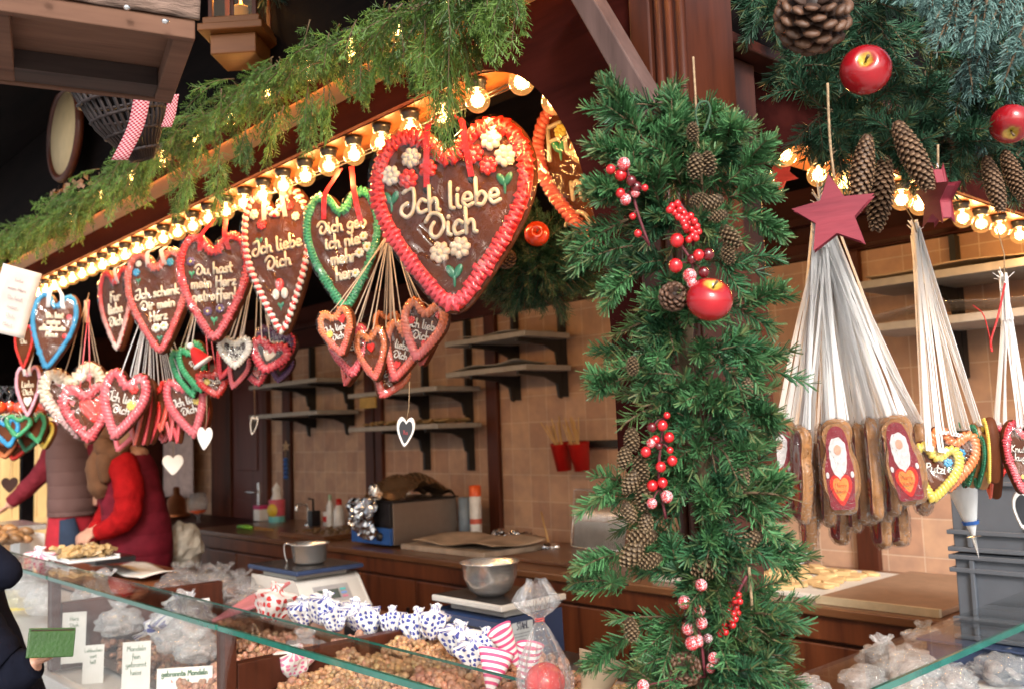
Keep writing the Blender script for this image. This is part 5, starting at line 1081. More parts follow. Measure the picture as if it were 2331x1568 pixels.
for p, h, dd, yaw, roll, desc in [
    ((1905, 1120), 232, .14, 66, 3, 'plain-backed long gingerbread behind the front bearded one'), ((1995, 1130), 230, .12, 70, -8, 'long gingerbread turned away, lower middle of the bundle'), ((2030, 1140), 200, .14, 62, -12, 'dark long gingerbread lowest at the right'), ((1835, 1150), 210, .08, 80, 4, 'long gingerbread seen edge-on, lowest at the left'),
    ((1790, 1080), 215, .1, 20, 16, 'long gingerbread tucked behind the fir garland, card towards the front'), ((1822, 1078), 225, .0, 70, 10, 'wavy-edged long gingerbread half turned, right of the fir garland'), ((1876, 1078), 230, .06, 84, 2, 'slim edge-on long gingerbread left of the front bearded one'), ((1772, 1045), 190, .04, 5, 8, 'leftmost long gingerbread with bearded card, behind fir tips'),
    ((1955, 1075), 230, .07, 80, -4, 'edge-on long gingerbread right of the front bearded one'), ((1985, 1065), 235, .02, 84, -8, 'pale-edged long gingerbread standing edge-on right of the middle'), ((2020, 1060), 225, .06, 76, -10, 'long gingerbread in the shade behind the right-hand one'), ((2095, 1060), 200, .05, 84, -12, 'rightmost edge-on long gingerbread'),
    ((1880, 1085), 220, .1, 82, 4, 'thin edge-on gingerbread behind the left side of the front bearded one'), ((1937, 1095), 225, .1, 80, 0, 'thin edge-on gingerbread just right of the front bearded one'), ((1970, 1085), 215, .11, 78, -6, 'narrow dark gingerbread in the middle of the bundle, mostly hidden'), ((2006, 1082), 220, .12, 84, -9, 'narrow gingerbread left of the glaring white card'),
    ((1845, 1100), 200, .14, 75, 6, 'rear gingerbread seen edge-on near the fir garland'), ((2090, 1075), 190, .1, 80, -13, 'rear gingerbread behind the yellow heart, seen edge-on'),
    ((1911, 1060), 216, -.05, 6, -2, 'front long gingerbread with white-bearded card and red heart, centre of the bundle'), ((2056, 1045), 205, -.06, 8, -9, 'right-hand long gingerbread with glaring white card')]:
    long_cookie(p, 75, h, 1.8+dd, yaw, roll, desc, apex=AG)
# stubs of ribbon knotted above each bundle
def knot(p, d, n, m, label, up=.06, spread=.025, low=.05):
    q = at(*p, d=d); b = MB()
    for k in range(n):
        a = rng.uniform(0, 6.28); r_ = rng.uniform(.3, 1)*spread; e = q+Vector((r_*math.cos(a), r_*math.sin(a), rng.uniform(.25, 1)*up)); s = q+Vector((jit(.006), jit(.006), -rng.uniform(.3, 1)*low)); strip(b, [s, q+Vector((jit(.004), jit(.004), 0)), e], .003, side=(math.cos(a+1.5), math.sin(a+1.5), 0))
    for k in range(14): s = q+Vector((jit(.014), jit(.014), -low*1.6)); strip(b, [q+Vector((jit(.005), jit(.005), .01)), s], .004, side=(math.cos(k), math.sin(k), 0))
    return tag(b.build('ribbon_knot', m, None, q), label, 'ribbon knot')
knot((1868, 470), 1.79, 12, M_RIBW, 'gathered white ribbon ends above the long gingerbreads'); knot((2085, 530), 1.95, 12, M_RIBW, 'gathered white ribbon ends above the yellow and orange hearts', .03, .02)
knot((2286, 640), 1.9, 10, M_RIBW, 'gathered white ribbon ends at the right edge', .03, .02); knot((196, 690), 3.85, 5, M_RIBT, 'tan ribbon ends above the cream and pink hearts', .04, .02)
for pts, d, lab in ((((1866, 400), (1868, 440), (1868, 475)), 1.8, 'thin cord from the right bulbs to the long gingerbreads'), (((2060, 470), (2080, 505), (2086, 530)), 1.93, 'thin cord holding the middle ribbon bundle at right'), (((2270, 520), (2286, 580), (2286, 640)), 1.88, 'thin cord holding the ribbon bundle at the right edge')):
    b = MB(); b.tube([at(*p, d=d) for p in pts], .0012, 5); tag(b.build('cord', M_TWINE), lab, 'cord')
b = MB(); strip(b, cr([at(*p, d=1.87) for p in ((2288, 645), (2272, 720), (2256, 775), (2258, 800))], 5), .008); strip(b, cr([at(*p, d=1.87) for p in ((2258, 790), (2240, 720), (2215, 695))], 5), .003); tag(b.build('red_ribbon', M_RIBR), 'red satin ribbon tied into the bundle at the right edge', 'ribbon')
# ---------------------------------------------------------------- stars and little hanging hearts
def star(p, r, d, yaw, roll, label, th=.02):
    q = at(*p, d=d); t = thing('wooden_star', label, 'star', q, (0, R(roll), face_cam(q, yaw)))
    R_ = r*d/2143.5; o = []
    for k in range(10):
        a = math.pi/2+k*math.pi/5; rr = R_ if k % 2 == 0 else R_*.47; o.append((rr*math.cos(a), rr*math.sin(a)))
    b = MB(); b.prism(o, th, 0, y0=-th/2); ob = b.build('star_body', M_STAR, t, bevel=.0035)
    b = MB(); top = (0, 0, R_*.98); b.tube([top, (0, .0, R_*1.15)], .0012, 6); b.tube([(.003*math.cos(a), 0, R_*1.02+.004*math.sin(a)) for a in np.linspace(0, 6.28, 12)], .0006, 5); b.build('screw_eye', M_STEEL, t)
    return t
M_STAR = wood('red_stained_wood', (.15, .012, .026), (.3, .035, .055), .6, .05, 'X', 20, .5)
star((1900, 490), 82, 1.47, 4, -4, 'large red-stained wooden star hanging on jute from the swag')
star((2135, 450), 68, 1.52, 62, 6, 'second red-stained wooden star turned edge-on beside the glossy cone')
star((1778, 398), 34, 2.6, 20, 185, 'blurred red star deep in the stall under the right arch bulb', .01)
b = MB(); pl = [at(*p, d=1.47) for p in ((1884, 190), (1886, 260), (1890, 330), (1899, 408))]; b.tube(cr(pl, 5), .0022, 6)
for s in range(60):
    q = pl[0].lerp(pl[-1], rng.uniform(.2, 1)); b.tube([q, q+Vector((jit(.006), jit(.006), jit(.006)))], .0002, 3)
tag(b.build('jute_cord', M_TWINE), 'hairy jute cord carrying the large red star', 'cord')
b = MB(); b.tube([at(*p, d=1.52) for p in ((2135, 330), (2135, 385))], .002, 6); tag(b.build('jute_cord', M_TWINE), 'short jute cord carrying the edge-on red star', 'cord')
def hang_heart(p, w, h, d, label, m1, m2=None, roll=0, top=None, yaw=0):
    q = at(*p, d=d); k = d/2143.5; t = thing('hanging_heart', label, 'heart ornament', q, (0, R(roll), face_cam(q, yaw)))
    b = MB(); b.prism(heart_outline(w*k, h*k, 4), .008, .04, y0=-.004); b.build('heart_board', m1, t)
    if m2: b = MB(); b.prism(heart_outline(w*k*.72, h*k*.74, 4), .001, 0, y0=-.0056); fc = b.build('chalk_face', m2, t)
    if top:
        e = mw(q, (0, R(roll), face_cam(q, yaw))).inverted()@at(*top, d=d); b = MB(); b.tube([(0, 0, h*k*.38), e*.5+Vector((.004, 0, 0)), e], .0013, 5); b.build('string', M_TWINE, t)
    return t
M_SLATE = mat('slate_paint', (.02, .022, .028), .7)
ch = hang_heart((923, 983), 42, 68, 2.5, 'chalkboard heart with white rim hanging below the central bundle', M_PAPER, M_SLATE, 6, (932, 868))
b = MB(); write(b, ('Xa',), .012, 0, .006, -.0068, .0005, (.6, .05, .06)); b.build('red_chalk_scribble', M_ICE, ch)
hang_heart((466, 998), 34, 52, 3.2, 'slim white wooden heart below the pink bundle', M_PAPER, None, 4, (470, 900))
hang_heart((394, 1058), 46, 46, 4.2, 'plain white wooden heart beside the seller in red', M_PAPER, None, 0, (392, 930))
hang_heart((22, 1103), 34, 34, 5.5, 'dark brown heart against the yellow hut', M_CHOC, None, 0, (24, 1010))
hang_heart((2335, 1160), 60, 90, 1.9, 'black heart board with white rim cut by the right picture edge', M_PAPER, M_SLATE, 10)
hang_heart((577, 968), 18, 44, 5.0, 'small dark oval plaque hanging before the far shelves', M_STEEL, M_SLATE, 10, (578, 800))
# star string on the far wall post
b = MB(); q = at(650, 1040, x=3.78)
t = thing('star_string', 'string with a pale star and blue beads on the post by the door', 'decoration', q)
b.tube([(0, 0, .12), (0, 0, -.16)], .003, 5); b.build('string', M_TWINE, t)
b = MB(); b.prism([((.045 if k % 2 == 0 else .018)*math.cos(math.pi/2+k*math.pi/5), .09+(.045 if k % 2 == 0 else .018)*math.sin(math.pi/2+k*math.pi/5)) for k in range(10)], .01, M=Matrix.Rotation(R(-70), 4, 'Z')); b.build('pale_star', M_KRAFT, t)
b = MB(); [b.ell((0, 0, -.02-k*.035), (.02, .02, .018)) for k in range(5)]; b.build('blue_beads', M_NAVY2, t)

# ---------------------------------------------------------------- top left: box, lantern, basket, plaque, paper
Q = at(200, 110, d=1.35); rz = face_cam(Q, -2)
bxn = thing('bark_edged_box', 'rustic wooden box seen from below, bark-edged front board, hanging at the top left corner', 'wooden box', Q, (R(0), R(0), rz))
Mi = mw(Q, (0, 0, rz)).inverted()
k = 1.35/2143.5
def L3(px, py, dd=0): return Mi@at(px, py, d=1.35+dd)
zf, zt = L3(200, 52).z, L3(200, -60).z
xl, xr = -.30, L3(462, 52).x
# underside frame (open below): bottom rim and recessed board
dep = .30
b = MB(); b.box((xl, 0, zf), (xr, .014, zf+.03)); b.box((xl, dep-.014, zf), (xr, dep, zf+.05)); b.box((xr-.03, .0145, zf), (xr, dep-.0145, zf+.03)); b.box((xl+.17, .0145, zf+.002), (xl+.2, dep-.0145, zf+.03)); b.build('rim_frame', W_WEATHER, bxn, None, .002)
b = MB(); b.box((xl, .015, zf+.036), (xr-.002, dep-.015, zf+.046)); b.build('bottom_board', W_WEATHER, bxn)
b = MB(); b.box((xl, dep-.075, zf+.004), (xr-.031, dep-.0145, zf+.035)); b.build('dark_batten', W_WEATHER2, bxn)
b = MB()
def bark(a, e):
    x = xl+a*(xr-xl+.006); z = zf+.03+e*.15+.006*math.sin(a*37+e*9)*e; y = -.004-.012*math.sin(e*3.1)**.7*(.7+.4*math.sin(a*23+e*17)+.2*math.sin(a*71)); return (x, y, z)
b.grid(bark, 90, 24); o_ = b.build('bark_front', mat('bark', (.17, .11, .085), .9, bump=1, bscale=60, var=.6, scale=14, stretch=(1, 1, 5)), bxn); s_ = o_.modifiers.new('t', 'SOLIDIFY'); s_.thickness = .008; s_.offset = 1
b = MB(); [MB().ell((L3(px, 12).x, -.02, L3(px, py).z), (.006, .004, .004), (1, 1, 1), None, 8, 6).build('silver_drop', M_FOIL, bxn) for px, py in ((100, 8), (290, 10), (383, 26))]
Q = at(548, 34, d=2.5); ln = thing('lantern', 'small brown wooden candle lantern hanging behind the box at top left', 'lantern', Q, (0, 0, face_cam(Q, 20)))
b = MB(); b.box((-.085, -.085, -.075), (.085, .085, -.055)); b.box((-.075, -.075, -.0548), (.075, .075, -.035)); b.box((-.06, -.06, -.13), (.06, .06, -.076)); b.build('base', W_ORANGE if False else wood('lantern_wood', (.11, .035, .008), (.2, .07, .015), .5, .1, 'X'), ln, None, .003)
b = MB(); [b.box((sx*.058-.006, sy*.058-.006, -.0345), (sx*.058+.006, sy*.058+.006, .13)) for sx in (-1, 1) for sy in (-1, 1)]; b.box((-.004, -.062, -.0345), (.004, -.058, .13)); b.box((-.07, -.07, .1305), (.07, .07, .15)); b.build('frame', W_DARKZ, ln, None, .002)
b = MB(); b.box((-.052, -.061, -.034), (-.005, -.0595, .129)); b.box((.005, -.061, -.034), (.052, -.0595, .129)); b.build('panes', clear('lantern_glass', (1, .8, .5), gain=.6, bump=0), ln)
b = MB(); b.lathe([(.001, .02), (.02, .02), (.02, -.034)], 16); b.build('candle', M_PAPER, ln)
b = MB(); b.lathe([(.0005, .024), (.004, .03), (.002, .042), (.0003, .048)], 10); b.build('flame', mat('flame', (1, .6, .2), emit=(1, .5, .12), es=12), ln)
fl = bpy.data.lights.new('candle_glow', 'POINT'); fl.energy = .5; fl.color = (1, .5, .15); fl.shadow_soft_size = .01; fo = bpy.data.objects.new('candle_glow', fl); C.objects.link(fo); fo.parent = ln; fo.location = (0, 0, .05)
# round pale plaque with dark rim
Q = at(152, 305, x=1.135); pq = thing('round_plaque', 'round cream plaque with brown rim on the dark gable', 'plaque', Q, (0, 0, R(-90)))
b = MB(); b.lathe([(.001, .012), (.165, .012), (.165, 0), (.001, 0)], 40, M=Matrix.Rotation(R(90), 4, 'X')); b.build('plaque_face', mat('cream_wood', (.62, .47, .26), .6, var=.08), pq)
b = MB(); b.tube([(.175*math.cos(a), -.008, .175*math.sin(a)) for a in np.linspace(0, 6.2832, 49)], .016, 8, cap=False); b.build('rim', W_DARKZ, pq)
Q = at(292, 262, d=2.3); bk = thing('wicker_basket', 'dark wicker basket hanging above the cedar garland', 'basket', Q, (R(8), R(-18), face_cam(Q))); bk.scale = (.82, .82, .85)
b = MB(); nst = 34
for k in range(nst):
    a = k*2*math.pi/nst; b.tube([(.13*math.cos(a), .13*math.sin(a), .1), (.1*math.cos(a), .1*math.sin(a), -.02), (.03*math.cos(a), .03*math.sin(a), -.13)], .005, 5)
for k in range(5):
    s = k/4.5; r_ = (.135-.1*s**1.5); b.tube([((r_+.004*math.sin(a*17+k*3.14))*math.cos(a), (r_+.004*math.sin(a*17+k*3.14))*math.sin(a), .1-.23*s) for a in np.linspace(0, 6.2832, 60)], .0055, 5, cap=False)
b.build('weave', mat('wicker', (.018, .01, .01), .7, var=.3), bk)
def ribbon_thing(pts, d, w, label, tw=(1, 0, 0)):
    b = MB(); P = np.array(cr([at(*p, d=d) for p in pts], 6)); s = np.array(right)*w/2
    v = np.concatenate([P-s, P+s]); n_ = len(P); i = np.arange(n_-1); L_ = np.concatenate([[0], np.cumsum(np.linalg.norm(np.diff(P, axis=0), axis=1))])
    uv = np.concatenate([np.stack([np.zeros(n_), L_/.0042], 1), np.stack([np.full(n_, 7.), L_/.0042], 1)]); b.add(v, np.stack([i, i+1, i+1+n_, i+n_], 1), uv=uv)
    o = b.build('gingham_ribbon', M_GINGHAM, None); sl = o.modifiers.new('t', 'SOLIDIFY'); sl.thickness = .0008; return tag(o, label, 'ribbon')
ribbon_thing(((325, 215), (308, 290), (272, 365)), 2.05, .036, 'broad red and white checked ribbon hanging from the basket')
ribbon_thing(((395, 215), (388, 260), (378, 290)), 2.15, .024, 'narrower red checked ribbon right of the broad one')
b = MB(); q = at(30, 690, d=2.6)
b.grid(lambda a, e: (-.05+a*.1, .004*math.sin(e*6), -.09+e*.19), 6, 14); o = b.build('paper_sheet', mat('hung_paper', (.55, .52, .5), .8, var=.08), None); o.location = q; o.rotation_euler = (0, R(13), face_cam(q, -10)); s = o.modifiers.new('t', 'SOLIDIFY'); s.thickness = .0006
tag(o, 'white printed paper sheet hanging from the eave at far left', 'paper')
b = MB()
for k in range(6): write(b, (('liebe', 'mein Herz', 'Du hast', 'immer', 'Dich', 'Maus')[k],), .011, 0, .07-k*.025, -.005, .0004, (.45, .3, .34))
p2 = b.build('printed_lines', M_ICE, o)
b = MB()
for k in range(26):
    x = rng.uniform(115, 215); b.add([(0, 0, 0), (.02, 0, .006), (.024, .006, .02), (.002, .006, .016)], np.array([[0, 1, 2, 3]]), (1, 1, 1), Matrix.Translation(at(x, 448-(x-115)*.35+jit(9), x=1.1))@Euler((jit(1), jit(1), jit(3))).to_matrix().to_4x4(), False)
tag(b.build('wood_chips', mat('pale_bark', (.3, .17, .11), .9), None), 'scatter of pale bark chips along the top of the cedar garland', 'bark chips', kind='stuff')

# ---------------------------------------------------------------- glass shelf with candy apples at far left
Q = at(40, 945, d=4.2); gs = thing('glass_shelf', 'green-edged glass shelf at far left carrying wrapped candy apples', 'shelf', Q, (0, 0, face_cam(Q)))
b = MB(); b.box((-.25, -.08, -.008), (.2, .1, 0)); b.build('shelf_pane', M_GEDGE, gs); b = MB(); b.tube([(.125, -.07, 0), (.125, -.07, .5)], .008, 8); b.build('support_rod', M_BLACK, gs)
for k, px in enumerate((-2, 22, 48, 80, 104, 122)):
    q = at(px, 928, d=4.25+.06*(k % 2)); t = thing('candy_apple', ('wrapped red candy apple, ' + ordn(k) + ' from the left on the glass shelf'), 'candy apple', q, group='candy apples on the glass shelf')
    b = MB(); b.ell((0, 0, 0), (.032, .032, .03), None or (1, 1, 1), None, 16, 10); b.build('apple', M_APPLE2, t)
    b = MB(); b.lathe([(.001, -.034), (.036, -.02), (.037, .01), (.014, .04), (.01, .06), (.03, .09), (.034, .1)], 14); b.build('wrapper', M_CEL, t)

# ---------------------------------------------------------------- things on the back counter
ZC = 1.019
def cnt(px, py, x=None): q = at(px, py, z=ZC) if x is None else at(px, py, x=x); q.z = ZC; return q
# tissue box, small box, tap, bottles
q = cnt(631, 1190); q.x = 3.6; q.y = q.x/3.531*6.6
t = thing('tissue_tub', 'round pink and yellow tub of wet wipes by the door', 'wipes tub', q); b = MB(); b.lathe([(.001, 0), (.062, 0), (.064, .01), (.064, .17), (.06, .175), (.001, .175)], 24)
b.build('tub', mat('pink_label', (.6, .1, .15), .4), t); b = MB(); b.lathe([(.0648, .002), (.0648, .05)], 24); b.build('turquoise_band', mat('turquoise_label', (.15, .5, .5), .4), t)
b = MB(); b.lathe([(.05, 0), (.05, .001), (.001, .0015)], 20, M=Matrix.Translation((-.056, -.03, .095))@Euler((0, R(-90), R(22))).to_matrix().to_4x4()); b.build('yellow_disc', mat('yellow_label', (.8, .55, .05), .4), t)
b = MB(); b.lathe([(.045, .176), (.03, .22), (.035, .26), (.008, .3), (.001, .31)], 9, smooth=False); b.build('white_wipe', M_PAPER, t)
q2 = q+Vector((.02, .28, 0)); t = thing('small_box', 'small white box with pink top beside the wipes tub', 'box', q2); b = MB(); b.box((-.05, -.05, 0), (.05, .05, .09)); b.build('box_body', M_PAPER, t, None, .004); b = MB(); b.box((-.052, -.052, .0905), (.052, .052, .12)); b.build('pink_lid', mat('pink_plastic', (.6, .05, .2), .4), t, None, .004)
q3 = cnt(672, 1195); q3.x = 3.55; q3.y = 3.55/q3.x*q3.y
q3 = Vector((3.6, 6.25, ZC)); t = thing('tap', 'steel tap with black soap pump at the sink', 'tap', q3); b = MB(); b.tube(cr([(0, 0, 0), (0, 0, .12), (-.03, 0, .16), (-.09, 0, .15), (-.1, 0, .11)], 5), .012, 8); b.lathe([(.03, 0), (.03, .012), (.012, .02)], 14); b.build('spout', M_STEEL, t)
b = MB(); b.box((-.03, -.1, 0), (.04, -.04, .11)); b.tube([(0, -.07, .11), (0, -.07, .19), (-.04, -.07, .2)], .008, 6); b.build('soap_pump', M_BLK, t)
def bottle(q, prof, label, parts, cat='bottle'):
    t = thing('bottle', label, cat, q)
    for nm, pr, m in parts: b = MB(); b.lathe(pr, 20); b.build(nm, m, t)
    return t
M_WHT = mat('white_plastic', (.75, .76, .76), .3)
bottle(Vector((3.62, 5.98, ZC)), 0, 'tall slim white bottle with pale green cap on the far counter', [('bottle_body', [(.001, 0), (.025, 0), (.026, .01), (.026, .15), (.01, .19)], M_WHT), ('cap', [(.012, .19), (.012, .23), (.001, .23)], mat('pale_green', (.3, .45, .3), .4))])
bottle(Vector((3.62, 5.86, ZC)), 0, 'white squeeze bottle with red cap on the far counter', [('bottle_body', [(.001, 0), (.04, 0), (.042, .02), (.038, .12), (.02, .16)], M_WHT), ('cap', [(.022, .16), (.02, .2), (.001, .205)], M_RED)])
bottle(Vector((3.66, 6.08, ZC)), 0, 'little white jar with red label beside the slim bottle', [('jar_body', [(.001, 0), (.035, 0), (.035, .1), (.001, .1)], M_WHT), ('red_band', [(.0355, .03), (.0355, .07)], M_RED)])
bottle(Vector((3.66, 5.36, ZC)), 0, 'white paper roll standing beside the blue fryer', [('roll', [(.015, 0), (.05, 0), (.05, .24), (.015, .24)], M_PAPER), ('black_core', [(.014, .24), (.014, .262), (.001, .262)], M_BLK)], 'paper roll')
bottle(Vector((3.72, 5.18, ZC)), 0, 'blue and white spray bottle behind the foil', [('bottle_body', [(.001, 0), (.04, 0), (.04, .19), (.015, .22)], M_NAVY2), ('trigger_head', [(.03, .22), (.035, .25), (.01, .27), (.001, .27)], M_WHT)])
bottle(Vector((3.62, 4.345, ZC)), 0, 'white spray can with bright orange cap beside the steel cabinet', [('blue_foot', [(.001, 0), (.036, 0), (.036, .045)], M_NAVY2), ('can_body', [(.036, .0455), (.036, .255), (.03, .27)], M_WHT), ('orange_cap', [(.036, .262), (.035, .32), (.03, .325), (.001, .325)], M_ORG), ('label_patch', [(.0363, .1), (.0363, .13)], mat('can_print', (.55, .1, .06), .4))], 'spray can')
bottle(Vector((3.64, 4.46, ZC)), 0, 'pale blue drum behind the spray can', [('drum', [(.001, 0), (.045, 0), (.045, .25), (.001, .25)], mat('pale_blue', (.25, .33, .42), .4))], 'drum')
# steel cabinet with blue front (chocolate warmer), foil-covered
mb0 = Vector((3.12, 4.5, ZC)); t = thing('chocolate_warmer', 'boxy steel chocolate warmer with blue front panel and black knob', 'food warmer', mb0)
def lb(nm, lo, hi, m, bev=.003, T=None): b = MB(); b.box(lo, hi); return b.build(nm, m, T or t, None, bev)
lb('cabinet', (.016, 0, .012), (.48, .4, .25), mat('dull_steel', (.36, .3, .26), .38, metal=.75, var=.05)); lb('lid', (0, -.01, .252), (.49, .41, .262), M_BLK, .002); fp = lb('front_panel', (-.01, 0, .015), (.014, .4, .11), M_NAVY2); lb('upper_panel', (-.008, .0, .112), (.014, .4, .25), M_BLK)
b = MB(); b.lathe([(.024, 0), (.022, .02), (.001, .021)], 16, M=Matrix.Translation((-.0105, .09, .06))@Matrix.Rotation(R(-90), 4, 'Y')); b.build('knob', M_BLK, t)
def crumple(name, label, cat, c, size, m, seed, n=26, rough=.2, ffn=None, sm=False, group=None):
    r2 = np.random.default_rng(seed); ph = r2.uniform(0, 6.28, (12,)); kk = r2.normal(size=(12, 3))*3.2
    b = MB(); th = np.linspace(0, 2*math.pi, n, endpoint=False); ph_ = np.linspace(-math.pi/2, math.pi/2, n//2+2); v = []
    for p_ in ph_:
        for a in th:
            d = np.array([math.cos(p_)*math.cos(a), math.cos(p_)*math.sin(a), math.sin(p_)]); s = sum(abs(math.sin(kk[i]@d+ph[i])) for i in range(12))/12-.63
            d2 = d*(1+s*rough*4)*np.array(size); d2[2] = max(d2[2], -size[2]*.75) if ffn is None else d2[2]; v.append(d2)
    k_ = len(ph_); i, j = np.meshgrid(np.arange(k_-1), np.arange(n), indexing='ij'); j2 = (j+1) % n
    uv = [(a/6.28, p_/3.14+.5) for p_ in ph_ for a in th]
    b.add(v, np.stack([i*n+j, i*n+j2, (i+1)*n+j2, (i+1)*n+j], -1).reshape(-1, 4), smooth=sm, uv=uv)
    o = b.build(name, m, None); o.location = c; return tag(o, label, cat, group) if label else o
def fo(a, e):
    z = .275-.2*e; return (-.022-.02*math.sin(e*3)+jit(.012), .1+a*.29+.03*math.sin(e*7)*(a-.5)+jit(.006), z-.04*math.sin(a*math.pi*1.3)*e+jit(.006))
b = MB(); b.grid(fo, 17, 13, smooth=False); b.grid(lambda a, e: (-.02+.16*e, .1+a*.29, .268+.005*math.sin(a*19+e*8)), 16, 8, smooth=False); o = b.build('foil_sheet', M_FOIL, None); o.location = mb0; tag(o, 'crumpled aluminium foil hanging over the blue front of the warmer', 'foil')
crumple('foil_ball', 'crumpled ball of foil on top of the warmer', 'foil', mb0+Vector((.06, .25, .315)), (.035, .035, .045), M_FOIL, 3)
b = MB(); b.grid(lambda a, e: (.04+.38*a+.02*math.sin(e*9), .02+e*.44, .266+.11*math.sin(math.pi*a)**.6*(.55+.45*math.sin(e*2.4+.3))*(1+.3*math.sin(e*13+a*5))+.012*math.sin(a*23+e*17)), 22, 30, smooth=False); o = b.build('copper_film_bag', M_GOLDF, None); o.location = mb0+Vector((.03, -.06, 0)); tag(o, 'crumpled shiny copper-coloured film bag lying on top of the warmer', 'bag')
# parchment, foil scraps, trays, rack, stick, knife
def slab(name, label, cat, c, s, m, rz=0, bev=.004, parent=None):
    b = MB(); b.box((-s[0]/2, -s[1]/2, 0), (s[0]/2, s[1]/2, s[2])); o = b.build(name, m, None, None, bev); o.location = c; o.rotation_euler = (0, 0, rz); return tag(o, label, cat)
slab('marble_slab', 'pale worktop slab smeared with chocolate in front of the warmer', 'slab', (3.33, 4.05, ZC), (.42, .72, .03), mat('floury_slab', (.42, .34, .27), .7, var=.35, scale=9), 0)
sheet('parchment', 'wrinkled floury parchment spread over the slab', 'paper', (3.35, 4.0, ZC+.033), .68, .4, .035, mat('parchment_paper', (.5, .38, .28), .8, var=.35, scale=7), 8)
for k, (x, y) in enumerate(((3.6, 4.1), (3.62, 3.98), (3.58, 3.86), (3.5, 3.6))): crumple('foil_scrap', ('small foil scrap beside the spray can', 'middle foil scrap behind the slab', 'foil scrap nearest the wire rack', 'flattened foil scrap at the foot of the rack')[k], 'foil', (x, y, ZC+.055 if k < 3 else ZC+.02), (.05, .05, .03), M_FOIL, 20+k)
slab('wooden_tray', 'shallow wooden tray with crumbs left of the blue warmer', 'tray', (3.33, 5.45, ZC), (.5, .55, .03), W_COUNTERT)
b = MB(); [b.ell((rng.uniform(3.15, 3.5), rng.uniform(5.2, 5.68), ZC+.034), (.012, .012, .006), np.array([.2, .12, .05])*rng.uniform(.5, 1.5), None, 6, 4) for _ in range(90)]; tag(b.build('crumbs', M_NUT, None, (3.3, 5.4, ZC)), 'brown crumbs strewn over the shallow wooden tray', 'crumbs', kind='stuff')
q = Vector((3.2, 6.35, ZC+.004)); t = thing('bread_knife', 'long knife with light green handle on the far counter', 'knife', q, (0, 0, R(100))); b = MB(); b.tube([(0, 0, .01), (.06, 0, .014), (.16, .005, .012)], [.014, .017, .013], 8); b.build('handle', mat('lime_plastic', (.2, .5, .04), .4), t); b = MB(); b.prism([(-.02, -.004), (-.24, -.004), (-.25, .01), (-.02, .022)], .003); b.build('blade', mat('brownish_blade', (.4, .2, .06), .3, metal=.4), t)
q = at(1330, 1190, x=3.66); t = thing('wire_rack', 'chromed wire rack leaning against the tiles behind the garland', 'wire rack', Vector((3.7, 3.45, ZC+.002)), (R(0), R(8), 0))
b = MB(); W_ = .38; Hh = .31
b.tube([(0, -W_/2, 0), (0, W_/2, 0), (0, W_/2, Hh), (0, -W_/2, Hh), (0, -W_/2, 0)], .004, 6)
for k in range(26): y = -W_/2+W_*(k+1)/27; b.tube([(0, y, 0), (0, y, Hh)], .0026, 5)
b.build('wires', M_STEEL, t); b = MB(); b.box((.006, -W_/2+.01, .0), (.009, W_/2-.01, .14)); b.build('drip_sheet', mat('white_sheet_metal', (.6, .6, .58), .3, metal=.2), t)
b = MB(); b.tube([at(1250, 1240, x=3.5), at(1232, 1165, x=3.6)], .005, 6); tag(b.build('wooden_stick', W_YELLOW), 'thin pale wooden stick leaning behind the counter slab', 'stick')
slab('baking_tray', 'dark tray lying right of the slab, partly behind the garland', 'tray', (3.35, 3.35, ZC), (.4, .45, .02), W_COUNTERT)
# red cups on black rail
rl = thing('utensil_rail', 'short black rail on the tiles holding two red cups', 'rail', (3.83, 3.55, 1.57)); b = MB(); b.box((-.02, -.2, -.02), (.018, .22, .02)); b.build('rail_bar', M_BLACK, rl, None, .003)
for k, (y, lab) in enumerate(((3.71, 'left red plastic cup on the rail, stuffed with wooden sticks'), (3.575, 'right red plastic cup on the rail, stuffed with wooden sticks'))):
    t = thing('red_cup', lab, 'cup', (3.74, y, 1.43), (0, R(-8), 0), 'red cups on the rail'); b = MB(); b.lathe([(.001, 0), (.042, 0), (.06, .15), (.063, .152), (.056, .15), (.038, .006)], 22); b.build('cup_body', M_RED, t)
    b = MB()
    for s in range(12): b.tube([(jit(.02), jit(.02), .05), (-.0+jit(.05), .05+jit(.05), .26+jit(.04))], .0034, 5)
    b.build('wooden_sticks', W_YELLOW, t)
# cookies on the right part of the counter, board, foil
slab('baking_tray', 'white-edged tray of biscuits at the right end of the counter', 'tray', (3.38, 2.18, ZC), (.6, .78, .018), M_WHITEP)
for rw in range(9):
    for cl in range(7):
        if rng.uniform() < .08: continue
        x, y = 3.13+cl*.075+jit(.012), 1.88+rw*.078+jit(.014); dk = rw > 4
        b = MB(); zz_ = rng.uniform(.012, .02); b.box((-.026, -.03, 0), (.026, .03, zz_)); o = b.build('dark_biscuit' if dk else 'pale_biscuit', M_CHOC if dk else mat('shortbread', (.62, .42, .2), .7) if 'shortbread' not in bpy.data.materials else bpy.data.materials['shortbread'], None, None, .004)
        o.location = (x, y, ZC+.019); o.rotation_euler = (jit(.15), jit(.15), jit(.7)); tag(o, ('dark chocolate' if dk else 'pale yellow')+f' biscuit, {ordn(cl)} from the front in the {ordn(rw)} row from the right', 'biscuit', ('dark' if dk else 'pale')+' biscuits on the counter tray')
crumple('foil_scrap', 'crumpled foil at the back of the biscuit tray', 'foil', (3.72, 2.3, ZC+.04), (.06, .09, .04), M_FOIL, 31)
slab('pastry_board', 'brown pastry board with pale taped edge at the right counter end', 'board', (3.4, 1.58, ZC), (.72, .44, .02), mat('brown_board', (.26, .16, .1), .6, var=.12))
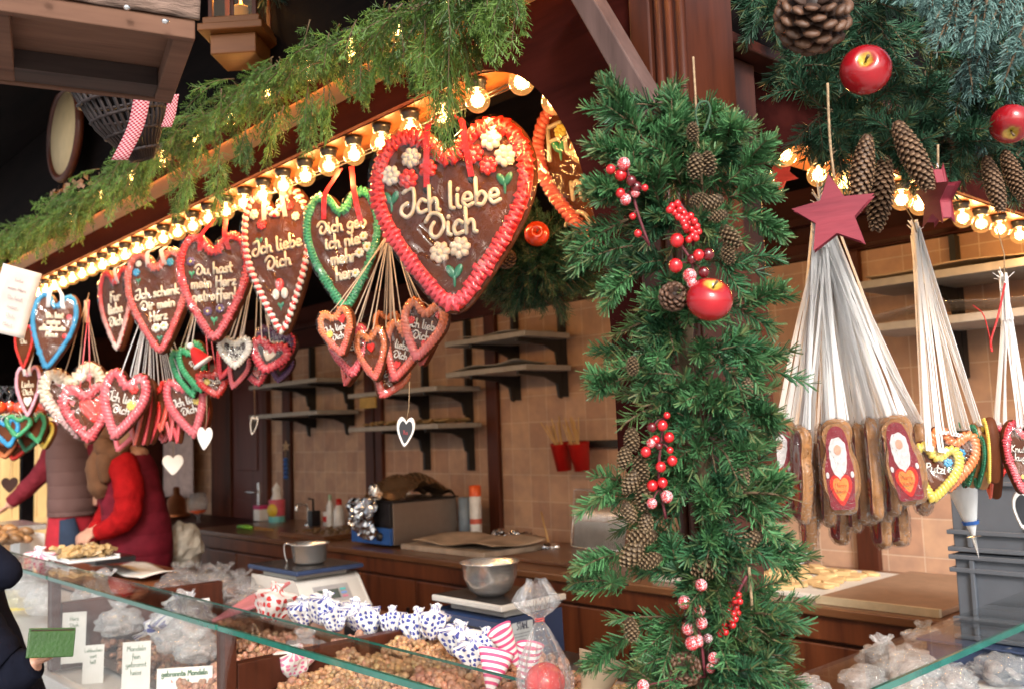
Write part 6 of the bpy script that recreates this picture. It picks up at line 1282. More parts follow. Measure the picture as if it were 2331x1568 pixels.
slab('edge_strip', 'pale strip lying along the front of the pastry board', 'strip', (3.03, 1.56, ZC+.021), (.035, .46, .008), M_WHITEP) if False else None
b = MB(); b.box((3.02, 1.36, ZC+.0005), (3.038, 1.79, ZC+.026)); tag(b.build('taped_edge', mat('pale_tape', (.5, .42, .28), .5), None, (3.03, 1.57, ZC)), 'pale taped strip along the front of the pastry board', 'strip')
# grey stacking crates
for k, (z0, lab) in enumerate(((1.29, 'upper grey plastic crate of the stack at right'), (1.06, 'lower grey plastic crate with dark hand slot at right'))):
    t = thing('stacking_crate', lab, 'crate', (2.6, .9, z0), group='grey crates stacked at right'); hgt = .225; y1 = .235
    b = MB(); b.box((.012, -.35, 0), (.35, y1-.012, hgt)); b.build('crate_body', M_GREY, t, None, .004)
    b = MB()
    for z in (.0, .045, hgt-.05, hgt-.016): b.box((0, -.355, z), (.0115, y1, z+.012)); b.box((.012, y1-.0115, z), (.35, y1, z+.012))
    for y in (-.2, .02, .17): b.box((.001, y, .0125), (.0112, y+.012, hgt-.017))
    b.build('crate_ribs', M_GREY, t, None, .002)
    b = MB(); b.box((-.0015, -.16, .125), (.0005, -.03, .165)); o_ = b.build('hand_slot', M_BLK, t, None, .0)
    o_.location = (.011, .08, 0)
t = thing('storage_box', 'navy blue plastic box under the grey crates', 'box', (2.6, .9, .8)); b = MB(); b.box((-.03, -.5, 0), (.3, .3, .25)); b.build('box_body', M_NAVY, t, None, .006); b = MB(); b.box((-.045, -.51, .2502), (.31, .32, .257)); b.build('rim', M_NAVY, t, None, .003)
q = at(2190, 1105, d=2.1); t = thing('piping_bag', 'white piping bag hanging tip-down in front of the grey crates', 'piping bag', q, (0, R(-8), face_cam(q))); b = MB(); b.lathe([(.004, -.11), (.016, -.07), (.028, -.02), (.036, .04), (.02, .075), (.001, .08)], 18); b.build('bag', M_WHT, t); b = MB(); b.lathe([(.0005, -.16), (.006, -.115), (.016, -.1125)], 14); b.build('nozzle', M_STEEL, t); b = MB(); b.lathe([(.0185, -.078), (.0165, -.086)], 16); b.build('blue_ring', M_NAVY2, t)
# ---------------------------------------------------------------- kitchen scales on the service ledge
def scale_machine(o, label, body, plate, white):
    t = thing('kitchen_scale', label, 'scale', o)
    b = MB(); b.box((-.02, .02, .135), (.27, .37, .152)); b.build('platform', plate, t, None, .004)
    b = MB(); b.box((-.012, .028, .1525), (.262, .362, .154)); b.build('platform_top', mat('dark_plate', (.05, .045, .045), .25, metal=.5) if 'dark_plate' not in bpy.data.materials else bpy.data.materials['dark_plate'], t)
    b = MB(); b.box((.03, .06, .112), (.22, .33, .134)); b.build('platform_neck', plate if not white else body, t, None, .003)
    # body: wedge with a sloping front
    pr = [(-.06, 0), (-.05, .012), (.0, .1), (.012, .11), (.25, .11), (.255, 0)]
    b = MB(); b.prism(pr, .33, y0=.03); b.build('scale_body', body, t, None, .006)
    sl = Matrix.Translation((-.026, .195, .054))@Matrix.Rotation(math.atan2(.05, .088), 4, 'Y')       # on the sloping front
    b = MB(); b.box((-.0035, -.09, -.032), (-.0005, .09, .034), M=sl); pn = b.build('display_panel', M_BLK if not white else mat('panel_grey', (.35, .34, .34), .4), t, None, .001)
    b = MB(); b.box((-.0055, -.03, -.02), (-.0036, .075, .016), M=sl); b.build('lcd', M_LCD if white else mat('lcd_green', (.22, .27, .25), .2), t)
    b = MB()
    for k, c in enumerate(((.1, .5, .5), (.2, .35, .7), (.6, .2, .3)) if white else ((.05, .5, .5), (.25, .35, .8), (.4, .2, .6))):
        y, z = ((-.055, .012-k*.014) if white else ((.055, .024) if k == 0 else (-.0, .024) if k == 1 else (-.0, -.028)))
        b.box((-.0056, y-.014, z-.004), (-.0037, y+.014, z+.004), c, sl)
    b.build('buttons', M_TINT, t)
    if not white:
        b = MB(); Ms = sl@Matrix.Rotation(R(-90), 4, 'Z'); b2 = MB()
        for dx in (0, .014):
            b2.tube([(-.006, .028-dx, -.008), (-.006, .020-dx, -.008), (-.006, .020-dx, .008), (-.006, .028-dx, .008), (-.006, .028-dx, -.008)], .0008, 4, (.01, .01, .01), sl)
        b2.build('digits', M_TINT, t)
    return t
s1 = scale_machine(Vector((1.93, 3.37, .968)), 'cream digital kitchen scale with navy platform, farther one on the ledge', M_WHITEP, M_NAVY, True)
s2 = scale_machine(Vector((1.99, 2.235, .93)), 'navy digital kitchen scale with white platform and paper label, nearer one', M_NAVY, M_WHITEP, False)
s2.scale = (1, 1.02, 1.2); s1.scale = (1.45, .9, 1.05); s1.location = (2.235, 3.43, .968); s1.rotation_euler = (0, 0, R(90))
# paper label on the right flank of the navy scale
t = s2; b = MB(); b.box((.03, .0275, .012), (.12, .0292, .1)); lb_ = b.build('paper_label', mat('label_blue_white', (.55, .62, .66), .6), t)
b = MB(); Mz = Matrix.Translation((0, .0265, 0)); write(b, ('STAHL',) if 'H' in G else ('STA',), .019, .075, .1, 0, .0011, (.03, .03, .08), M=Mz, n=5)
for k in range(4): b.box((.036, .0262, .07-k*.008), (.036+.07-.01*(k % 3), .0274, .0715-k*.008), (.2, .24, .3))
b.box((.031, .0262, .014), (.119, .0274, .04), (.03, .05, .12)); b.build('label_print', M_TINT, lb_)
q = Vector((2.07, 2.42, .93+.186)); t = thing('steel_bowl', 'polished steel mixing bowl standing on the navy scale', 'bowl', q)
b = MB(); b.lathe([(.001, .002), (.045, 0), (.07, .02), (.088, .06), (.093, .105), (.098, .107), (.098, .111), (.091, .108), (.085, .06), (.066, .024), (.04, .006), (.001, .006)], 40); b.build('bowl_wall', M_STEEL, t); b = MB(); b.tube([(.0975*math.cos(a), .0975*math.sin(a), .109) for a in np.linspace(0, 6.2832, 49)], .0022, 6, cap=False); b.build('rim', M_STEEL, t)
q = Vector((2.06, 3.57, .968+.163)); t = thing('steel_jug', 'small steel jug with wire handle on the cream scale', 'jug', q)
b = MB(); b.lathe([(.001, .002), (.055, 0), (.068, .012), (.078, .08), (.084, .083), (.083, .086), (.075, .08), (.065, .014), (.05, .005), (.001, .005)], 36); b.build('jug_wall', M_STEEL, t); b = MB(); b.tube(cr([(-.04, .068, .078), (-.06, .1, .08), (-.06, .105, .04), (-.05, .1, .0)], 5), .003, 7); b.build('handle', M_STEEL, t)

# ---------------------------------------------------------------- nuts in their bins behind the glass
def nutbin(y0, y1, x0, x1, z0, z1, col, r, label, n, seed):
    r2 = np.random.default_rng(seed)
    th = np.linspace(0, 2*math.pi, 7, endpoint=False); ph = np.linspace(-math.pi/2, math.pi/2, 5)
    u = np.array([(math.cos(p)*math.cos(a), math.cos(p)*math.sin(a), math.sin(p)) for p in ph for a in th]); i, j = np.meshgrid(np.arange(4), np.arange(7), indexing='ij'); j2 = (j+1) % 7
    F = np.stack([i*7+j, i*7+j2, (i+1)*7+j2, (i+1)*7+j], -1).reshape(-1, 4)
    x = r2.uniform(x0, x1, n); y = r2.uniform(y0, y1, n); s = (x-x0)/(x1-x0); lay = r2.uniform(0, 1, n)
    z = z0+(z1-z0)*s+.02*np.sin(y*19+x*11+seed)+.012*np.sin(x*37)-lay*r*1.6
    rad = r*r2.uniform(.7, 1.2, (n, 1, 1)); sc = r2.uniform(.72, 1.2, (n, 1, 3)); A = r2.normal(size=(n, 3, 3)); Qm = np.linalg.qr(A)[0]
    V = np.einsum('nij,nkj->nki', Qm, np.repeat(u[None]*1., n, 0)*rad*sc*(1+.12*r2.normal(size=(n, 35, 1))))+np.stack([x, y, z], 1)[:, None]
    Fa = (F[None]+35*np.arange(n)[:, None, None]).reshape(-1, 4); c = np.repeat(np.array(col)*1.45*r2.uniform(.6, 1.35, (n, 1))*(1+r2.normal(size=(n, 3))*.06), len(F), 0)
    b = MB(); b.add(V.reshape(-1, 3), Fa, c); b.box((x0, y0, z0-.05), (x1, y1, z0-.02), np.array(col)*.4)
    o = b.build('nuts', M_NUT, None, ((x0+x1)/2, (y0+y1)/2, z0)); return tag(o, label, 'nuts', kind='stuff')
cls = [(.34, .15, .06), (.42, .2, .1), (.42, .24, .08), (.36, .15, .06), (.38, .22, .09), (.5, .3, .15)]
nutbin(1.96, 2.24, 1.085, 1.4, .99, 1.06, (.42, .24, .13), .0095, 'golden-brown roasted nuts in the front bin beside the wooden post', 1300, 1)
nutbin(1.62, 1.945, 1.085, 1.4, .995, 1.06, (.46, .23, .15), .0105, 'reddish candied almonds in the second front bin', 1400, 2)
nutbin(1.25, 1.605, 1.085, 1.4, 1.0, 1.06, (.5, .34, .22), .009, 'pale sugared peanuts in the third front bin', 1700, 3)
nutbin(.95, 1.235, 1.085, 1.4, 1.0, 1.06, (.44, .23, .14), .01, 'brown candied nuts in the front bin nearest the corner', 1000, 4)
nutbin(1.98, 2.24, 1.415, 1.7, 1.05, 1.06, (.42, .24, .12), .009, 'amber roasted nuts in the rear bin beside the post', 1000, 5)
nutbin(1.6, 1.965, 1.415, 1.7, 1.05, 1.065, (.42, .21, .13), .0115, 'large cinnamon-brown nuts in the second rear bin', 900, 6)
nutbin(1.3, 1.585, 1.415, 1.7, 1.05, 1.06, (.36, .25, .13), .008, 'small olive-brown nuts in the third rear bin', 1300, 7)
nutbin(2.31, 2.75, 1.09, 1.55, .97, 1.05, (.42, .21, .14), .011, 'heap of candied almonds just left of the wooden post', 1300, 8)
nutbin(2.77, 3.6, 1.2, 1.65, .93, .98, (.3, .15, .08), .012, 'brown nuts deep in the left case', 1100, 9)
for y in (1.27-.03, 1.592, 1.61-.03+.375, 1.5): pass
t = thing('bin_dividers', 'clear plastic dividers between the nut bins', 'dividers', (1.4, 1.6, .88))
b = MB()
for y in (1.242, 1.592, 1.972): b.box((1.085, y-.0015, .9), (1.7, y+.0015, 1.105))
b.box((1.406, .95, .9), (1.409, 2.25, 1.11)); b.build('divider_panes', M_GLASS, t, (1.4, 1.6, .88))
b = MB(); b.grid(lambda a, e: (1.62+.1*math.sin(a*1.5)*a, .95+e*1.32, .98+.07*a), 8, 2); o = b.build('rear_lip', mat('grey_tray', (.3, .28, .26), .4), t, (1.4, 1.6, .88)); s = o.modifiers.new('t', 'SOLIDIFY'); s.thickness = .003

# ---------------------------------------------------------------- paper parcels with little hearts
def parcel(p, z, s, m, label, seed, group, tw=True, x=None):
    q = at(*p, z=z) if x is None else at(*p, x=x); t = thing('paper_parcel', label, 'paper bag', q, (R(rng.uniform(-14, 14)), R(rng.uniform(-16, 16)), rng.uniform(0, 6)), group)
    r2 = np.random.default_rng(seed); ph = r2.uniform(0, 6.28, 8); b = MB(); n, k_ = 30, 20; v = []; uv = []
    for i in range(k_):
        f = i/(k_-1); rr_ = math.sin(math.pi*min(f*.56+.05, 1))**.6*s if f < .78 else s*(.36-.1*math.sin((f-.78)*14)); z_ = -s*.6+f*s*2.1
        for j in range(n):
            a = j/n*6.2832; rr2 = rr_*(1+.13*abs(math.sin(a*2.5+ph[0]+f*3))+.1*math.sin(a*4+ph[1]-f*5)+(.07*math.sin(a*9+ph[2]+f*6)))*(1.0 if i else .2)
            v.append((rr2*math.cos(a)*1.15+s*.35*max(f-.5, 0), rr2*math.sin(a)*.9, z_+.06*s*math.sin(a*3+ph[3]))); uv.append((a/6.2832*1.5, f*.5))
    i, j = np.meshgrid(np.arange(k_-1), np.arange(n), indexing='ij'); j2 = (j+1) % n
    b.add(v, np.stack([i*n+j, i*n+j2, (i+1)*n+j2, (i+1)*n+j], -1).reshape(-1, 4), smooth=False, uv=uv); b.build('wrapper', m, t, None); return t
gP = 'white paper parcels printed with blue hearts'
for k, (p, z, s, lab) in enumerate([((690, 1405), 1.1, .055, 'blue-heart parcel farthest left, beside the cream scale'), ((733, 1398), 1.12, .06, 'tall twisted blue-heart parcel second from the left'), ((762, 1418), 1.1, .05, 'blue-heart parcel lying in front of the tall twisted one'), ((812, 1412), 1.1, .055, 'shadowed blue-heart parcel in the middle of the row'),
     ((838, 1425), 1.1, .058, 'fat blue-heart parcel in the middle, bulging over the tray edge'), ((896, 1428), 1.11, .05, 'blue-heart parcel left of the big double one'), ((950, 1440), 1.1, .058, 'left half of the big double blue-heart parcel'), ((985, 1432), 1.12, .055, 'right half of the big double blue-heart parcel'),
     ((1048, 1472), 1.1, .055, 'blue-heart parcel before the navy scale'), ((1085, 1500), 1.1, .05, 'blue-heart parcel nearest the pink striped cones'), ((1110, 1478), 1.12, .045, 'crumpled blue-heart parcel touching the striped cone')]):
    parcel(p, z-.01, s*.82, M_PBLUE, lab, 40+k, gP)
parcel((622, 1388), 1.08, .06, M_PRED, 'red-heart printed parcel beside the cream scale', 60, None)
parcel((665, 1520), None, .04, M_PPINK, 'small pink-heart bag tip stuck in the nuts behind the glass', 61, None, x=1.25)
parcel((420, 1440), None, .09, M_PBLUE, 'faint blue-heart parcel inside the left glass case', 62, None, x=1.45)
parcel((345, 1475), None, .06, M_PBLUE, 'second faint blue-heart parcel low in the left glass case', 63, None, x=1.4)
q = at(575, 1372, z=1.08); o = slab('pink_tray', 'folded pink patterned paper tray left of the red-heart parcel', 'paper tray', q, (.22, .2, .012), mat('pink_paper', (.6, .2, .22), .7), .4); o.rotation_euler = (R(-18), R(-12), .5)
q = at(830, 1400, z=1.05); slab('black_tray', 'black plastic tray behind the blue-heart parcels', 'tray', (1.86, 2.62, .97), (.22, .4, .05), M_BLK, 0, .008); slab('black_tray', 'black plastic tray right of the navy scale behind the garland', 'tray', (1.9, 1.85, .932), (.25, .4, .07), M_BLK, 0, .008)
# pink-striped cones and kraft bag
def cone_bag(p, x, w, h, tilt, lab, rz=0, m=None):
    q = at(*p, x=x); t = thing('paper_cone', lab, 'paper cone', q, (R(tilt[0]), R(tilt[1]), face_cam(q)+rz), 'pink striped paper cones' if m is None else None); k = (q-Vector((0, 0, H))).length/2143.5; r_, hh = w*k/2, h*k
    b = MB(); n, kk_ = 30, 14
    b.grid(lambda a, e: (r_*(e**.9)*math.cos(a*6.2832)*(1+.08*math.sin(a*12)), r_*.6*(e**.9)*math.sin(a*6.2832), -hh/2+hh*e+.05*hh*math.sin(a*6.28)*e), n, kk_, uvs=(1, 1)); b.build('cone_paper', m or M_PSTR, t); return t
cone_bag((1122, 1535), 1.36, 84, 110, (-40, 14), 'pink and white striped paper cone lying towards the glass, left of the candy apple')
cone_bag((1162, 1480), 1.5, 64, 105, (-12, -24), 'upright pink-striped paper corner behind the lying cone', .5)
cone_bag((1200, 1522), 1.38, 62, 105, (-5, 8), 'pink-striped cone directly behind the candy apple', -.4)
cone_bag((1352, 1570), 1.25, 110, 150, (-30, 20), 'open kraft paper bag between candy apple and garland', 0, M_KRAFT)
# candy apple in cellophane on the glass top
q = at(1240, 1545, d=1.66); t = thing('wrapped_candy_apple', 'bright red candy apple in gathered cellophane standing before the striped cones', 'candy apple', q, (0, R(-3), face_cam(q)))
b = MB(); b.ell((0, 0, -.006), (.036, .036, .035), (1, 1, 1), None, 28, 18); b.build('apple', mat('candy_glaze', (.62, .015, .01), .25, coat=.35, var=.2), t)
b = MB(); n = 60; prf = [(.004, -.046), (.034, -.046), (.044, -.03), (.047, 0), (.04, .03), (.027, .06), (.014, .088), (.0065, .1), (.01, .108), (.024, .122), (.03, .135), (.022, .152), (.014, .166), (.012, .172)]
v = []
for i, (r_, z) in enumerate(prf):
    for j in range(n): a = j/n*6.2832; k = .10+.14*max(0, (i-3)/10); v.append((r_*(1+k*math.sin(a*11+i*.3)+k*.6*math.sin(a*23+i*.8))*math.cos(a)*(1.25 if i > 8 else 1), r_*(1+k*math.sin(a*11+i*.3))*math.sin(a)*.9, z+.004*math.sin(a*5+i)*(i > 8)))
i, j = np.meshgrid(np.arange(len(prf)-1), np.arange(n), indexing='ij'); j2 = (j+1) % n; b.add(v, np.stack([i*n+j, i*n+j2, (i+1)*n+j2, (i+1)*n+j], -1).reshape(-1, 4), smooth=False); b.build('cellophane', M_CELB, t)
b = MB(); b.tube([(.0085*math.cos(a), .0085*math.sin(a), .099+a*.0006) for a in np.linspace(0, 12.5, 40)], .0009, 5); b.build('red_tie', M_RIBR, t)
# clear bags of gingerbread, left
gB2 = 'clear bags of gingerbread on the ledge'
def clear_bag(q, s, label, group, m=None, inner=(.16, .05, .025), fill='gingerbread pieces', seed=0, rz=0, tail=True):
    t = thing('cellophane_bag', label, 'clear bag', q, (0, 0, rz), group); b = MB(); r2 = np.random.default_rng(seed)
    for k in range(9): b.ell((r2.uniform(-.5, .5)*s, r2.uniform(-.6, .6)*s, r2.uniform(-.35, .15)*s), (s*.34, s*.34, s*.13), np.array(inner)*r2.uniform(.7, 1.4), None, 9, 6, Euler(r2.uniform(-.7, .7, 3)).to_matrix())
    b.build('contents', M_NUT, t); o = crumple('film', None, None, (0, 0, 0), (s*.95, s*1.05, s*.62), m or M_CELB, seed+100, 34, .34, sm=True); o.parent = t
    if tail:
        b = MB(); n = 24; v = []
        for i, (r_, z) in enumerate(((.42, .4), (.12, .62), (.1, .7), (.3, .9), (.42, 1.1))):
            for j in range(n): a = j/n*6.2832; v.append((s*r_*(1+.25*math.sin(a*7+i))*math.cos(a), s*r_*(1+.25*math.cos(a*5+i))*math.sin(a), s*z*.85+s*.08*math.sin(a*4)*(i > 2)))
        i, j = np.meshgrid(np.arange(4), np.arange(n), indexing='ij'); j2 = (j+1) % n; b.add(v, np.stack([i*n+j, i*n+j2, (i+1)*n+j2, (i+1)*n+j], -1).reshape(-1, 4), smooth=False); b.build('gathered_neck', m or M_CELB, t)
    return t
for k, (p, s, lab) in enumerate([((415, 1318), .11, 'dark gingerbread in a clear bag, farthest left on the ledge'), ((462, 1312), .1, 'clear bag with upright gathered neck beside the white paper'), ((505, 1322), .11, 'bulging clear bag of dark gingerbread in the middle'), ((548, 1330), .1, 'clear bag of gingerbread nearest the cream scale'), ((560, 1352), .08, 'small clear bag in front of the others')]):
    q = at(*p, z=1.05); q.z = .97+s*.45; clear_bag(q, s, lab, gB2, seed=k+1, rz=k*1.3, inner=(.12, .05, .03))
q = at(412, 1262, x=2.5); crumple('white_sack', 'white plastic sack standing behind the seller in red', 'bag', (q.x, q.y, 1.0), (.13, .13, .16), mat('sack_white', (.6, .58, .52), .5), 77)
sheet('white_paper_stack', 'stack of white paper bags on the wooden ledge', 'paper', (1.93, 5.15, .972), .75, .24, .035, M_PAPER, 9)
# plates and pastries on the left
q = at(180, 1268, z=1.2); t = thing('pastry_tray', 'white tray of golden cut pastries on top of the left case', 'tray', (1.3, 4.05, 1.202)); b = MB(); b.box((-.1, -.14, 0), (.1, .14, .01)); b.box((-.1, -.14, .0102), (-.093, .14, .018)); b.box((.093, -.14, .0102), (.1, .14, .018)); b.build('tray_body', M_WHT, t, None, .003)
for k in range(46):
    b = MB() if k == 0 else b
    b.box((-.03, -.012, 0), (.03, .012, .016), np.array([.6, .4, .18])*rng.uniform(.6, 1.3), Matrix.Translation((1.295+jit(.085), 4.06+jit(.11), 1.216+rng.uniform(0, .02)))@Euler((jit(.6), jit(.6), jit(3))).to_matrix().to_4x4())
tag(b.build('cut_pastries', M_NUT, None, (1.34, 4.3, 1.22), .003), 'heap of golden cut pastries on the white tray', 'pastries', kind='stuff')
b = MB()
for k in range(90): b.ell((1.2+jit(.13), 5.1+jit(.4), 1.225+rng.uniform(0, .05)), (.035, .03, .018), np.array([.42, .22, .09])*rng.uniform(.5, 1.4), None, 8, 5, Euler(rng.uniform(-.5, .5, 3)).to_matrix())
tag(b.build('nut_biscuits', M_NUT, None, (1.2, 5.1, 1.22)), 'mound of brown nut biscuits at the far left of the case top', 'biscuits', kind='stuff')
slab('steel_tray', 'empty steel tray at the far end of the case', 'tray', (1.5, 6.0, 1.2), (.3, .5, .03), M_STEEL); slab('black_tray', 'black serving tray behind the pastries', 'tray', (1.75, 5.2, 1.06), (.2, .5, .03), M_BLK); slab('white_box', 'white carton behind the serving trays at left', 'box', (1.7, 6.3, 1.0), (.14, .2, .14), M_WHT)
q = at(90, 1255, x=1.35); parcel((85, 1290), None, .06, M_PPINK, 'pink checked bag inside the far glass case', 64, None, x=1.3)
parcel((30, 1400), None, .08, mat('yellow_wrap', (.8, .65, .1), .5), 'yellow wrapped packet inside the far glass case', 65, None, x=1.35)
# white sugar-work inside the left case
for k, (p, s) in enumerate((((60, 1345), .09), ((95, 1370), .07), ((30, 1450), .08))): crumple('white_packet', ('large pale packet in the far glass case', 'small pale packet beside the case post', 'pale packet low in the far glass case')[k], 'packet', at(*p, x=1.32), (s, s, s), M_CELM, 90+k)
# price cards
def price_card(p, w, h, x, label, lines, rz=0):
    q = at(*p, x=x); k = ((q.x*.67+q.y*.736))/2143.5; W_, Hh = w*k, h*k; t = thing('price_card', label, 'price card', q, (R(-8), R(0), face_cam(q, 12)+rz), 'price cards inside the left case')
    b = MB(); b.prism([(-W_/2, -Hh/2), (W_/2, -Hh/2), (W_/2, Hh/2), (-W_/2, Hh/2)], .0015, 0); b.build('card', M_PAPER, t)
    b = MB(); write(b, lines, W_*(.19 if len(lines) > 2 or len(lines[0]) < 6 else .1), 0, Hh*.42, -.0012, W_*.01, (.1, .22, .12), n=4, lead=1.5); b.build('card_print', M_TINT, t)
price_card((212, 1512), 44, 85, 1.12, 'narrow white price card, left of the widest one', ('Lebkuchen', 'zart', 'hell') if all(c in G for c in 'Lebkuchen') else ('Dich',))
price_card((310, 1515), 60, 105, 1.12, 'middle price card with three lines of green print', ('Mandeln', 'fein', 'gebrannt', 'heiss'))
price_card((420, 1555), 120, 70, 1.12, 'wide slanting price card nearest the wooden post', ('gebrannte Mandeln', 'zimt'))
price_card((168, 1450), 50, 110, 1.12, 'tall bright price card behind the green wallet', ('Herz', 'Dich'))
# milky packages at lower right
gR = 'clear wrapped packages behind the right-hand glass'
for k, (p, y, s, lab) in enumerate([((1845, 1562), 1.1, .035, 'small clear package peeping beside the garland foot'), ((1965, 1545), 1.15, .05, 'clear package at the left end of the right case'), ((2010, 1500), 1.25, .065, 'clear package with a pointed film ear'), ((2065, 1520), 1.1, .07, 'broad milky package under the pointed one'), ((2105, 1455), 1.3, .055, 'upright twisted package before the blue box'), ((2140, 1480), 1.2, .055, 'tall twisted package with gathered top'),
    ((2160, 1550), 1.05, .06, 'round milky package low behind the slanting glass edge'), ((2205, 1530), 1.1, .06, 'milky package in the middle of the heap'), ((2235, 1470), 1.2, .06, 'clear package rising above the glass edge'), ((2275, 1440), 1.15, .05, 'package with a flared film top at right'), ((2290, 1520), 1.0, .07, 'large package at the right picture edge'), ((2325, 1480), 1.1, .06, 'upper package at the right picture edge'), ((2100, 1575), 1.0, .05, 'lowest package cut by the bottom edge')]):
    q = at(*p, y=y); clear_bag(q, s, lab, gR, M_CELM, (.5, .42, .4), seed=200+k, rz=k, tail=k in (2, 4, 5, 8, 9, 11))
for k, (x, y, s) in enumerate(((1.3, 3.05, .09), (1.42, 3.35, .1), (1.25, 3.5, .08), (1.35, 3.95, .1), (1.5, 4.4, .12), (1.25, 2.85, .06), (1.45, 2.55, .07))):
    clear_bag(Vector((x, y, (1.0 if y < 3.6 else .95)+s*.3)), s, 'pale wrapped packet inside the left glass case, '+ordn(k)+' one counted from the front', 'pale packets inside the left glass case', M_CELM, (.6, .5, .46), seed=300+k, rz=k)
slab('gingerbread_pack_base', 'white inner tray under the wrapped packages at right', 'tray', (2.25, 1.1, .87), (1.3, .3, .1), M_WHT)
# ---------------------------------------------------------------- people
def remesh_body(mb, parent, m, vox=.009):
    o = mb.build('body', m, parent); r = o.modifiers.new('skin', 'REMESH'); r.mode = 'VOXEL'; r.voxel_size = vox; r.use_smooth_shade = True
    s = o.modifiers.new('soft', 'SMOOTH'); s.iterations = 4; s.factor = .5; return o
def hand(mb, w, d, up, s=1., curl=.5, thumb=1):
    "palm and five fingers at wrist w, pointing along d, back of the hand towards up"
    w, d, up = Vector(w), Vector(d).normalized(), Vector(up).normalized(); sd = d.cross(up).normalized(); up = sd.cross(d)
    Rm = Matrix((sd, d, up)).transposed(); mb.ell(w+d*.045*s, (.037*s, .05*s, .015*s), (1, 1, 1), None, 12, 9, Rm)
    for k, (o, L_) in enumerate(((-.028, .065), (-.01, .078), (.009, .073), (.026, .058))):
        a = w+d*.085*s+sd*o*s; p = [a-d*.02*s, a]; dirn = d.copy(); seg = L_*s/3
        for j in range(3): dirn = (dirn*math.cos(curl*.8)-up*math.sin(curl*.8)).normalized(); p.append(p[-1]+dirn*seg)
        mb.tube(p, [.0095*s, .0095*s, .009*s, .0085*s, .007*s], 8)
        mb.ell(p[-1], .0075*s, nu=8, nv=6)
    a = w+d*.02*s-sd*.03*s*thumb; e = a+(d*.7-sd*.6*thumb-up*.35).normalized()*.035*s; f = e+(d*.9-up*.4).normalized()*.032*s
    mb.tube([a, e, f], [.013*s, .0115*s, .009*s], 8); mb.ell(f, .009*s, nu=8, nv=6)
def head(mb, c, f, s=1.):
    "skull, jaw, nose and ears facing direction f"
    c = Vector(c); f = Vector(f).normalized(); sd = f.cross(Vector((0, 0, 1))).normalized(); u = Vector((0, 0, 1)); Rm = Matrix((sd, f, u)).transposed()
    mb.ell(c+u*.02, (.076*s, .095*s, .1*s), Rm=Rm, nu=18, nv=14); mb.ell(c-u*.055+f*.02, (.055*s, .068*s, .065*s), Rm=Rm, nu=14, nv=10)
    mb.tube([c+f*.09+u*.02, c+f*.112-u*.015, c+f*.1-u*.028], [.008, .013, .012], 8)
    for q in (-1, 1): mb.ell(c+sd*q*.078-u*.005, (.01, .018, .032), Rm=Rm, nu=8, nv=7)
    mb.tube([c+f*.09-u*.052+sd*.022, c+f*.097-u*.053, c+f*.09-u*.052-sd*.022], [.004, .007, .004], 6)
def face_bits(t, c, f):
    c = Vector(c); f = Vector(f).normalized(); sd = f.cross(Vector((0, 0, 1))).normalized(); b = MB()
    for q in (-1, 1): b.ell(c+f*.088+sd*q*.03+Vector((0, 0, .018)), .011, (.9, .9, .9)); b.ell(c+f*.096+sd*q*.03+Vector((0, 0, .018)), .006, (.05, .03, .02))
    b.build('eyes', M_TINT, t)
def loft(mb, rings, n=28, fold=.0, seed=0, M=None):
    "rings: (centre, rx, ry, heading) stacked upwards"
    r2 = np.random.default_rng(seed); ph = r2.uniform(0, 6, 5); v = []
    pts = np.array([[*r[0], r[1], r[2], r[3] if len(r) > 3 else 0] for r in rings]); P = cr(pts, 5)
    for i, q in enumerate(P):
        for j in range(n):
            a = j/n*6.2832; w_ = 1+fold*(math.sin(a*5+ph[0]+i*.35)+.6*math.sin(a*9+ph[1]-i*.5)+.5*math.sin(i*1.3+ph[2])); x, y = q[3]*w_*math.cos(a), q[4]*w_*math.sin(a)
            v.append((q[0]+x*math.cos(q[5])-y*math.sin(q[5]), q[1]+x*math.sin(q[5])+y*math.cos(q[5]), q[2]))
    k = len(P); i, j = np.meshgrid(np.arange(k-1), np.arange(n), indexing='ij'); j2 = (j+1) % n
    mb.add(v, np.stack([i*n+j, i*n+j2, (i+1)*n+j2, (i+1)*n+j], -1).reshape(-1, 4), uv=[(jj/n*8, ii/k*8) for ii in range(k) for jj in range(n)])
def folds(pts, rad, seed=0, n=14, amp=.09):
    r2 = np.random.default_rng(seed); P = cr(pts, n//2); r_ = np.interp(np.linspace(0, 1, len(P)), np.linspace(0, 1, len(rad)), rad)*(1+amp*.35*np.sin(np.arange(len(P))*.9+r2.uniform(0, 6))+amp*.35*r2.normal(size=len(P))); return P, r_
def quilt(name, col, sc=9):
    m = mat(name, col, .75, var=.3, scale=12, bump=.3, bscale=160, spec=.15); t = m.node_tree; L = t.links; p = t.nodes['Principled BSDF']
    tc = nd(t, 'ShaderNodeTexCoord'); sx = nd(t, 'ShaderNodeSeparateXYZ'); L.new(tc.outputs['Object'], sx.inputs[0]); mu = nd(t, 'ShaderNodeMath', operation='MULTIPLY'); mu.inputs[1].default_value = sc*6.28; L.new(sx.outputs[2], mu.inputs[0])
    sn = nd(t, 'ShaderNodeMath', operation='SINE'); L.new(mu.outputs[0], sn.inputs[0]); ab = nd(t, 'ShaderNodeMath', operation='ABSOLUTE'); L.new(sn.outputs[0], ab.inputs[0]); pw = nd(t, 'ShaderNodeMath', operation='POWER'); pw.inputs[1].default_value = .4; L.new(ab.outputs[0], pw.inputs[0])
    b = nd(t, 'ShaderNodeBump'); b.inputs['Strength'].default_value = .5; b.inputs['Distance'].default_value = .012; L.new(pw.outputs[0], b.inputs['Height']); L.new(b.outputs[0], p.inputs['Normal']); return m
ZF = .12
